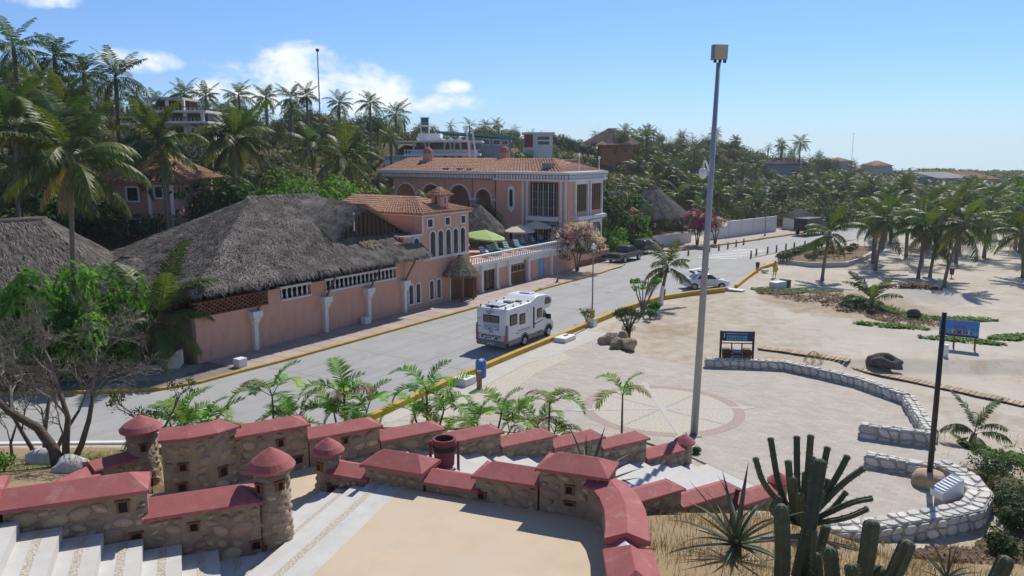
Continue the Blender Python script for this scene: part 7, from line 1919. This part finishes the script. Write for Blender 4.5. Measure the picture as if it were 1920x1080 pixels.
for i, (x, y, r, w) in enumerate([(4.4, 33.0, .35, 'right of the single areca palm'), (2.6, 33.4, .4, 'left of the single areca palm'), (.6, 33.4, .45, 'under the twin-stemmed areca'), (-1.6, 33.6, .5, 'between the middle areca palms'), (-3.4, 33.9, .5, 'beside the yellow kerb end'), (-6.2, 32.8, .4, 'behind the third parapet'), (7.7, 32.0, .3, 'beside the lamp-post pillar'), (9.3, 27.0, .3, 'at the foot of the near stairs')]):
    shrub('low dark hedge shrub '+w, gp(x, y, 0), r, 420, .05, 'topiary_leaf' if i % 2 else 'deep_leaf', 'hedge_shrub', seed=40+i, group='low garden shrubs')
# clipped hedge and cacti of the planter
hg = thing('clipped_hedge', 'clipped green hedge along the sandy planter', 'hedge', (0, 0, 0)); mb = MB(); rr = random.Random(19)
for k in range(46):
    t_ = k/45; p = Vector((30.6, 90.9, 0)).lerp(Vector((40.5, 104.5, 0)), t_); leaf_ball(mb, (p.x, p.y, .75), .55, 70, .1, rr, flat=.9)
leaf_ball(mb, (31.0, 90.0, .7), .95, 420, .1, rr, flat=.9); mb.build('foliage', 'topiary_leaf', hg)
for i in range(9):
    x, y = lerp(33.5, 43.5, i/8)+rr.uniform(-.6, .6), lerp(89.6, 100.5, i/8)+rr.uniform(-.8, .8)
    shrub('grey-green succulent in the sandy planter, '+('first', 'second', 'third', 'fourth', 'fifth', 'sixth', 'seventh', 'eighth', 'last')[i]+' from the near end', (x, y, .3), rr.uniform(.5, .9), 160, .16, 'agave_leaf', 'planter_succulent', stems=False, seed=80+i, group='succulents of the planter')

# ---------------------------------------------------------------- areca palms in the garden strip
AF = []
for cls, (e0, bd) in enumerate(((80, 75), (66, 120), (50, 135), (36, 130))):
    mb = MB(); frond_geo(mb, 1.75, RAD(e0), RAD(bd), 34, .62, .05, 200+cls, droop=.14, upv=.3, start=.22); AF.append(mb.mesh('frond', 'areca_leaf'))
mb = MB(); frond_geo(mb, 1.6, RAD(55), RAD(125), 28, .5, .04, 231, droop=.3, upv=.1, start=.26); AF_DRY = mb.mesh('frond', 'areca_dry')
def areca(label, base, stems, cs=1.0, seed=0, group='areca palms of the garden strip'):
    rr = random.Random(seed+900); t = thing('areca_palm', label, 'palm', base, 0, group)
    for (dx, dy, h, nf) in stems:
        top = Vector((dx, dy, h)); MB().tube([(dx*.4, dy*.4, -.3), (dx*.7, dy*.7, h*.5), tuple(top)], [.06, .05, .035], 7).build('stem', 'trunk', t)
        nf = max(4, round(nf*.72))
        for k in range(nf):
            c = min(3, int(4*(k+.5)/nf)); place('frond', AF_DRY if rr.random() < .1 else AF[c], t, top, rz=k*GA+rr.uniform(-.4, .4), scale=cs*1.05*rr.uniform(.8, 1.12))
    return t
areca('areca palm clump behind the left-hand turret', gp(-13.4, 31.3), [(0, 0, 1.2, 9), (.7, .3, .9, 8), (-.6, .2, .7, 7), (1.2, -.2, .6, 6)], 1.2, 1)
areca('areca palm with tall crown above the second far parapet', gp(-9.8, 31.5), [(0, 0, 2.3, 9), (1.0, .2, 1.2, 7), (.5, -.3, .8, 5)], 1.15, 2)
areca('dense areca palm clump above the third far parapet', gp(-6.9, 31.7), [(0, 0, 2.2, 10), (-.5, .2, 1.5, 8), (.9, .1, 1.6, 7), (.3, -.3, .9, 6)], 1.15, 3)
areca('areca palm clump in front of the yellow kerb end', gp(-3.6, 32.6), [(0, 0, 2.3, 9), (-.6, .2, 1.4, 8), (.7, .1, 1.5, 8), (.2, -.3, .8, 6)], 1.1, 4)
areca('pair of small areca palms right of the kerb-end clump', gp(-1.0, 32.8), [(-.5, 0, 1.2, 7), (.55, .1, 1.6, 8), (.9, -.2, .9, 5)], 1.0, 5)
areca('areca palm with slender stem above the sixth far parapet', gp(1.5, 32.6), [(.1, 0, 2.2, 8), (-.4, .1, 1.2, 8), (.3, -.1, .9, 6)], 1.0, 6)
areca('single slender areca palm in front of the compass rose', gp(4.75, 33.1), [(0, 0, 2.35, 8)], .95, 7)
areca('low young areca beside the single slender one', gp(4.1, 32.2), [(0, 0, .2, 5)], .6, 8)
areca('low young areca below the second far parapet', gp(-10.7, 31.0), [(0, 0, .5, 6)], .7, 9)

# ---------------------------------------------------------------- bare tree and its neighbours on the left
def branchy(label, name, base, limbs, depth, seed, L0, m='bark', cat='tree', leaves=0, leaf_m='shrub_leaf', lsize=.05, spread=.55, ratio=.72, nb_=3, thin=.02):
    rr = random.Random(seed); t = thing(name, label, cat, base, 0); tw_ = MB(); lv = MB()
    def grow(mb, p, d, l, r, lev):
        p = Vector(p); n = 3; pts = [p]; q = p; dd = d
        for i in range(n):
            dd = (dd+Vector((rr.uniform(-1, 1), rr.uniform(-1, 1), rr.uniform(-.5, .7)))*.16).normalized(); q = q+dd*l/n; pts.append(q)
        mb.tube(pts, [lerp(r, r*.62, i/n) for i in range(n+1)], 7 if lev == 0 else 4 if lev < 3 else 3, cap=False)
        if lev >= depth:
            if leaves and rr.random() < leaves: leaf_ball(lv, q, .18, 9, lsize, rr)
            return
        for k in range(nb_ if lev else nb_+1):
            a = rr.uniform(0, 6.28); ax = dd.orthogonal().normalized(); ax.rotate(__import__('mathutils').Quaternion(dd, a))
            nd_ = (dd+ax*rr.uniform(spread*.7, spread*1.5)+Vector((0, 0, .1))).normalized()
            grow(tw_, pts[rr.choice((2, 3, 3))], nd_, l*ratio*rr.uniform(.75, 1.15), max(thin*.35, r*.58), lev+1)
    for (pts, rad_) in limbs:
        mb = MB(); mb.tube(pts, rad_, 9); o = mb.build('limb', m, t, smooth=True)
        d = (Vector(pts[-1])-Vector(pts[-2])).normalized(); grow(tw_, pts[-1], d, L0, rad_[-1], 1)
        grow(tw_, pts[-2], (d+Vector((rr.uniform(-.6, .6), rr.uniform(-.6, .6), .3))).normalized(), L0*.9, rad_[-1]*.8, 1)
    o = tw_.build('twigs', 'twig', t); o['kind'] = 'stuff'
    if leaves: o = lv.build('leaves', leaf_m, t); o['kind'] = 'stuff'
    return t
b0 = Vector(gp(-15.3, 25.6, -.1)); 
bt_ = branchy('leafless grey-brown tree with curving trunk at the left edge', 'bare_tree', b0, [
    ([(0, 0, 0), (-.1, 0, .8), (-.6, .0, 1.7), (-1.6, .1, 2.3), (-2.3, .2, 3.0)], [.24, .2, .17, .14, .11]),
    ([(.2, .1, 0), (.3, .1, 1.0), (.35, .3, 2.0), (.1, .4, 3.0)], [.15, .13, .1, .08]),
    ([(.35, .2, 0), (.8, .2, .9), (1.1, .3, 1.9), (1.3, .4, 2.9)], [.13, .11, .09, .07])], 7, 3, 1.25, nb_=3, spread=.72, ratio=.76)
bt_.scale = (.92, .92, .84)
branchy('leafless thicket branches behind the bare tree trunk', 'bare_shrub', Vector(gp(-17.2, 28.0, -.1)), [
    ([(0, 0, 0), (.1, 0, 1.2), (.3, .1, 2.3)], [.1, .08, .06]), ([(.2, 0, 0), (.7, .1, 1.0), (1.3, .2, 1.9)], [.09, .07, .05]), ([(-.2, 0, 0), (-.8, .1, 1.1), (-1.3, .1, 2.2)], [.09, .07, .05])], 5, 5, .95, nb_=3, spread=.75, ratio=.74, leaves=.02)
branchy('small leafy tree with forked stems left of the turret', 'small_tree', Vector(gp(-13.0, 27.3, -.1)), [
    ([(0, 0, 0), (-.1, 0, .6), (-.3, .1, 1.2)], [.09, .07, .05]), ([(.1, 0, 0), (.2, 0, .6), (.5, .1, 1.2)], [.08, .06, .05])], 4, 7, .75, nb_=3, spread=.6, leaves=.9, leaf_m='topiary_leaf', lsize=.055)
branchy('thin leafy shrub at the far left beside the road', 'small_tree', Vector(gp(-18.8, 28.6, -.1)), [([(0, 0, 0), (0, 0, .6), (.2, 0, 1.1)], [.06, .05, .04])], 4, 9, .6, nb_=3, leaves=.6, leaf_m='topiary_leaf')
shrub('low green plant at the foot of the bare tree', gp(-16.6, 24.6), .7, 500, .07, 'bright_leaf', seed=9)

# ---------------------------------------------------------------- agaves and cacti on the dry slope
def agave_leaf(L, w, bend):
    mb = MB(); n = 6; vs = []
    for i in range(n+1):
        t = i/n; a = bend*t*t; x = L*t*math.cos(a*.5); z = -L*t*math.sin(a*.5); q = w*(.75+.9*t*(1-t))*(1-t**2.2)+.003
        vs += [(x, -q, z+q*.35), (x, 0, z-q*.25), (x, q, z+q*.35), (x, 0, z-q*.55)]
    fs = []
    for i in range(n):
        for k in range(4): a, b = i*4+k, i*4+(k+1) % 4; fs.append((a, a+4, b+4, b))
    return mb.add(vs, fs).mesh('leaf', 'agave_leaf', smooth=False)
AG = [agave_leaf(1.5, .055, .1), agave_leaf(1.6, .05, .35), agave_leaf(1.35, .06, .6)]
def agave(label, p, n, sc, seed, trunk=0):
    rr = random.Random(seed); t = thing('agave', label, 'agave', p, 0)
    if trunk: MB().tube([(0, 0, -.2), (0, 0, trunk+.1)], [.16, .13], 8).build('stem', 'bark', t)
    for k in range(n):
        f = (k+.5)/n; el = lerp(85, -8, f**.85)
        place('leaf', AG[k % 3], t, (0, 0, trunk+.1*(1-f)), rot=(rr.uniform(-.3, .3), -RAD(el+rr.uniform(-7, 7)), k*GA+rr.uniform(-.3, .3)), scale=sc*rr.uniform(.85, 1.15))
    return t
agave('big spiky agave rising behind the lookout parapet', gp(2.15, 21.6, .1), 30, 1.15, 1, .5)
agave('spiky agave on the dry slope left of the cacti', gp(5.6, 18.6, 0), 30, 1.15, 2, .35)
agave('small withered agave at the edge of the stone wall', gp(11.4, 19.4, 0), 14, .7, 3)
def cactus_arm(pts, r, parent, name='arm'):
    pts = [Vector(p) for p in pts]
    # smooth path
    P = []
    for i in range(len(pts)-1):
        a, b, c, d = pts[max(i-1, 0)], pts[i], pts[i+1], pts[min(i+2, len(pts)-1)]
        for k in range(6):
            t = k/6; P.append(.5*((2*b)+(c-a)*t+(2*a-5*b+4*c-d)*t*t+(3*b-a-3*c+d)*t**3))
    P.append(pts[-1]); n = len(P); ribs = 7; seg = ribs*2
    t0 = (P[1]-P[0]).normalized(); u = t0.orthogonal().normalized(); vs = []; fs = []; sp_ = MB()
    tot = sum((P[i+1]-P[i]).length for i in range(n-1)); acc_ = 0
    st_list = []
    for i in range(n):
        if i: acc_ += (P[i]-P[i-1]).length
        st_list.append((P[i], acc_))
    tip = (P[-1]-P[-2]).normalized()
    for q in (.35, .65, .88, .99): st_list.append((P[-1]+tip*r*q, tot+r*q))
    for i, (p, s_) in enumerate(st_list):
        t = (st_list[min(i+1, len(st_list)-1)][0]-st_list[max(i-1, 0)][0]).normalized(); u = (u-t*u.dot(t)).normalized(); w = t.cross(u)
        rad_ = r*min(1, .72+s_*.9) if s_ <= tot else r*math.sqrt(max(0.0, 1-((s_-tot)/r)**2))+.003
        for k in range(seg):
            a = 2*math.pi*k/seg; q = rad_*(1.08 if k % 2 == 0 else .84); vs.append(p+(u*math.cos(a)+w*math.sin(a))*q)
            if k % 2 == 0 and i % 2 == 0 and rad_ > r*.3:
                o = u*math.cos(a)+w*math.sin(a); c = p+o*q
                for s2 in (-1, 0, 1): e = c+(o+t*s2*.7+w*s2*.3).normalized()*.05; sp_.add([c-t*.007, c+t*.007, e], [(0, 1, 2)])
    for i in range(len(st_list)-1):
        for k in range(seg): a, b = i*seg+k, i*seg+(k+1) % seg; fs.append((a, b, b+seg, a+seg))
    fs.append(tuple(range((len(st_list)-1)*seg, len(st_list)*seg)))
    o = MB().add(vs, fs).build(name, 'cactus', parent); s3 = sp_.build('spines', 'cactus_spine', o); s3['kind'] = 'stuff'
    return o
def cactus(label, base, arms):
    t = thing('cactus', label, 'cactus', base, 0)
    for (pts, r) in arms: cactus_arm([Vector(p)-Vector(base) for p in pts], r, t)
    return t
c0 = Vector(gp(8.7, 22.4, -.1)); hub_ = c0+Vector((0, 0, .35))
def arm_to(px, py, Y, r, mid=None, base=hub_):
    e = at(px, py, Y); m_ = base.lerp(e, .45)
    hv = Vector((e.x-base.x, e.y-base.y, 0))
    m_ = base+hv*.62+Vector((0, 0, (e.z-base.z)*.36)) if mid is None else at(*mid)
    return ([base, m_, e], r)
arms = [arm_to(1445, 825, 22.3, .085), arm_to(1494, 822, 22.9, .089), arm_to(1520, 820, 22.2, .092), arm_to(1417, 862, 22.0, .081, (1438, 915, 22.1)), arm_to(1478, 868, 22.0, .096), arm_to(1524, 860, 23.0, .081), arm_to(1551, 842, 22.6, .089), arm_to(1588, 858, 22.4, .089, (1562, 905, 22.4)), arm_to(1617, 880, 22.2, .089, (1575, 912, 22.2)), arm_to(1632, 935, 22.0, .081, (1590, 945, 22.0)), arm_to(1624, 955, 21.6, .081, (1580, 972, 21.7)), arm_to(1488, 900, 21.6, .096), arm_to(1510, 890, 22.8, .096), arm_to(1552, 902, 22.7, .081), arm_to(1460, 935, 21.7, .089, (1450, 960, 21.8)), arm_to(1585, 925, 22.9, .081), arm_to(1530, 880, 21.8, .096), arm_to(1500, 930, 21.3, .096), arm_to(1540, 925, 21.5, .096)]
cactus('large dark candelabra cactus with many arms before the plaza', c0, arms)
def col(px0, py0, px1, py1, Y, r, Y1=None): return ([at(px0, py0, Y), at((px0+px1)/2+4, (py0+py1)/2, Y), at(px1, py1, Y1 or Y)], r)
for lb, base_px, cols in (
    ('columnar cactus with tall leaning stem at the bottom of the picture', (1480, 1130, 17.0), [col(1485, 1130, 1537, 872, 17.0, .155, 17.6), col(1462, 1130, 1465, 958, 16.6, .165), col(1505, 1120, 1522, 1000, 16.9, .11), col(1500, 1130, 1548, 992, 17.2, .1), col(1530, 1130, 1531, 1045, 16.4, .11)]),
    ('short spiny cactus stem at the bottom between the taller ones', (1556, 1130, 15.6), [col(1556, 1130, 1557, 1038, 15.6, .15), col(1595, 1130, 1597, 1068, 15.3, .14)]),
    ('leaning cactus stems at the bottom right of the cluster', (1620, 1130, 16.2), [col(1605, 1130, 1634, 988, 16.2, .17), col(1640, 1140, 1700, 1026, 16.0, .17), col(1590, 1110, 1650, 1070, 16.5, .12)]),
    ('lone cactus stem in the lower right corner', (1850, 1130, 16.0), [col(1840, 1130, 1884, 1056, 16.0, .17)])):
    b_ = at(*base_px); b_.z = min(b_.z, gz(b_.x, b_.y)); cactus(lb, b_, cols)
tr_ = thing('dead_stump', 'short dark dead stump standing in the dry grass', 'stump', gp(6.6, 22.6, -.1), 0); MB().tube([(0, 0, 0), (.08, 0, .8), (.16, 0, 1.35)], [.09, .08, .07], 7).build('shaft', 'dark_wood', tr_)
dn = thing('dead_palm_leaf', 'withered brown palm leaf lying below the stone wall', 'dead leaf', gp(12.6, 21.6, .1), .4)
for k in range(4): place('frond', FR_DRY, dn, (0, 0, .35), rz=k*1.4, scale=.42)
dn2 = thing('dead_palm_leaf', 'dry brown palm stump in the sand by the boardwalk', 'dead leaf', gp(18.2, 46.9, 0), 0)
for k in range(6): place('frond', FR_DRY, dn2, (0, 0, .75), rz=k*1.05, scale=.34)

# ---------------------------------------------------------------- grass, weeds and creepers (uncountable)
def blades(name, label, m, n, region, h, w, lean=.5, seed=1, cat='grass', clump=1, patch=None):
    rr = random.Random(seed); mb = MB(); k = 0
    for _ in range(n*6):
        if k >= n: break
        x, y = region(rr)
        if x is None: continue
        for c in range(clump):
            xx, yy = x+rr.gauss(0, .08)*(clump > 1), y+rr.gauss(0, .08)*(clump > 1); z = gz(xx, yy); a = rr.uniform(0, 6.28); hh_ = h*rr.uniform(.4, 1.3); ln = hh_*lean*rr.random()
            d = Vector((math.cos(a), math.sin(a), 0)); s_ = Vector((-d.y, d.x, 0))*w*rr.uniform(.6, 1.4); p = Vector((xx, yy, z-.02))
            mb.add([p-s_, p+s_, p+d*ln*.4+Vector((0, 0, hh_*.6))+s_*.6, p+d*ln*.4+Vector((0, 0, hh_*.6))-s_*.6, p+d*ln+Vector((0, 0, hh_))], [(0, 1, 2, 3), (3, 2, 4)])
        k += 1
    o = mb.build(name, m); tag(o, label, cat); o['kind'] = 'stuff'; return o
def slope_region(rr):
    x, y = rr.uniform(2.6, 24), rr.uniform(12, 29)
    if fg_hill(x, y) < .12 or inpoly(x, y, STAIR_ZONE) or inpoly(x, y, PLAZA) or x < 2.75: return None, None
    if noise.noise(Vector((x*.5, y*.5, 5))) < rr.uniform(-.4, .22): return None, None
    return x, y
blades('dry_grass', 'dry straw-coloured grass covering the slope at lower right', 'dry_grass', 9000, slope_region, .26, .007, .9, 1, clump=2)
blades('weeds', 'brown dead weeds mixed into the dry slope', 'brown_weed', 2600, slope_region, .3, .009, 1.2, 2)
def sand_right(rr):
    x, y = rr.uniform(17.5, 30), rr.uniform(25, 36)
    if inpoly(x, y, PLAZA) or x < 17.6+.12*(33-y) or noise.noise(Vector((x*.35, y*.35, 2))) < rr.uniform(-.3, .4): return None, None
    return x, y
blades('beach_grass', 'dry grass in the sand right of the stone wall', 'dry_grass', 2600, sand_right, .22, .008, 1.0, 3)
def lawn(rr):
    x, y = rr.uniform(-19, -10.5), rr.uniform(21.5, 32)
    if inpoly(x, y, STAIR_ZONE): return None, None
    if rr.random() > math.exp(-(((x+14)/3.6)**2+((y-27)/3.0)**2)): return None, None
    return x, y
blades('lawn_grass', 'patch of short green grass below the small leafy tree', 'green_grass', 6000, lawn, .12, .008, .8, 4)
def garden(rr):
    a, y = rr.uniform(-18, -1), rr.uniform(1.0, 6.0); p = kt(a, y)
    if inpoly(p.x, p.y, PLAZA) or inpoly(p.x, p.y, road_poly): return None, None
    return p.x, p.y
blades('garden_grass', 'green ground cover under the areca palms', 'green_grass', 4000, garden, .14, .01, .8, 5)
def creeper(name, label, m, n, spots_, size, seed):
    rr = random.Random(seed); mb = MB()
    for _ in range(n):
        (cx, cy, rx, ry, rot_) = rr.choice(spots_); q = math.sqrt(rr.random()); a = rr.uniform(0, 6.28); lx, ly = rx*q*math.cos(a), ry*q*math.sin(a)
        x, y = cx+lx*math.cos(rot_)-ly*math.sin(rot_), cy+lx*math.sin(rot_)+ly*math.cos(rot_)
        if noise.noise(Vector((x*.8, y*.8, seed))) < rr.uniform(-.5, .15): continue
        p = Vector((x, y, gz(x, y)+rr.uniform(.02, .14))); nr = Vector((rr.uniform(-.6, .6), rr.uniform(-.6, .6), 1)).normalized(); u = nr.cross(Vector((rr.uniform(-1, 1), rr.uniform(-1, 1), .1))).normalized(); v = nr.cross(u); s_ = size*rr.uniform(.6, 1.4)
        mb.add([p-u*s_, p-v*s_*.7, p+u*s_, p+v*s_*.7], [(0, 1, 2, 3)])
    o = mb.build(name, m); tag(o, label, 'ground cover'); o['kind'] = 'stuff'; return o
creeper('beach_vine', 'green beach vines creeping over the sand', 'vine_leaf', 12000, [(24.6, 72.4, 2.6, 1.1, -.3), (26.9, 70.6, 2.6, 1.0, -.5), (31.2, 61.2, 2.4, .8, -.8), (33.4, 59.6, 3.4, .9, -.2), (27.6, 56.9, 2.6, .7, -.45), (30.2, 52.4, 2.6, .7, -.4), (34.5, 53.4, 2.2, .8, .2), (21.2, 33.2, 1.5, .8, -.6), (22.8, 31.4, 1.6, .7, -.7), (29.6, 64.0, 2.2, .8, -1.0)], .13, 3)
creeper('beach_weed', 'brown dead creeper in the middle of the sandy bank', 'brown_weed', 9000, [(25.6, 68.0, 3.0, 2.6, -.5), (28.4, 63.6, 3.2, 2.6, -.7), (29.8, 59.6, 2.8, 2.0, -.6), (24.0, 70.6, 2.2, 1.6, -.4)], .085, 4)
creeper('corner_scrub', 'tangle of brown and olive scrub in the lower right corner', 'brown_weed', 9000, [(16.3, 24.0, 1.6, 1.0, .5), (14.0, 22.6, 2.2, .9, .2), (18.0, 26.8, 1.0, 1.8, .2), (18.9, 29.6, 1.0, 1.6, .2)], .07, 8)
creeper('corner_vine', 'green creepers in the scrub of the lower right corner', 'olive_leaf', 4000, [(16.3, 24.0, 1.6, 1.0, .5), (18.0, 26.8, 1.0, 1.8, .2), (18.9, 29.6, 1.0, 1.6, .2)], .07, 9)
creeper('bank_scrub', 'dark dry scrub on the little sand scarp behind the stemless palm', 'brown_weed', 2200, [(34.6, 69.6, 3.2, .9, -.2)], .13, 5)
# ---------------------------------------------------------------- the hazy sea air
hz = MB().box(-720, 1270, -45, 1470, -60, 44).build('haze', 'white_clean')
hm = bpy.data.materials.new('haze_air'); hm.use_nodes = True; hn = hm.node_tree; hn.nodes.clear()
ho = hn.nodes.new('ShaderNodeOutputMaterial'); hv = hn.nodes.new('ShaderNodeVolumePrincipled')
hv.inputs['Color'].default_value = (.86, .93, 1.0, 1); hv.inputs['Density'].default_value = .00026; hv.inputs['Anisotropy'].default_value = .2
hn.links.new(hv.outputs[0], ho.inputs['Volume'])
hz.data.materials.clear(); hz.data.materials.append(hm); hz['kind'] = 'stuff'; hz['label'] = 'thin bluish haze in the warm air'; hz['category'] = 'haze'
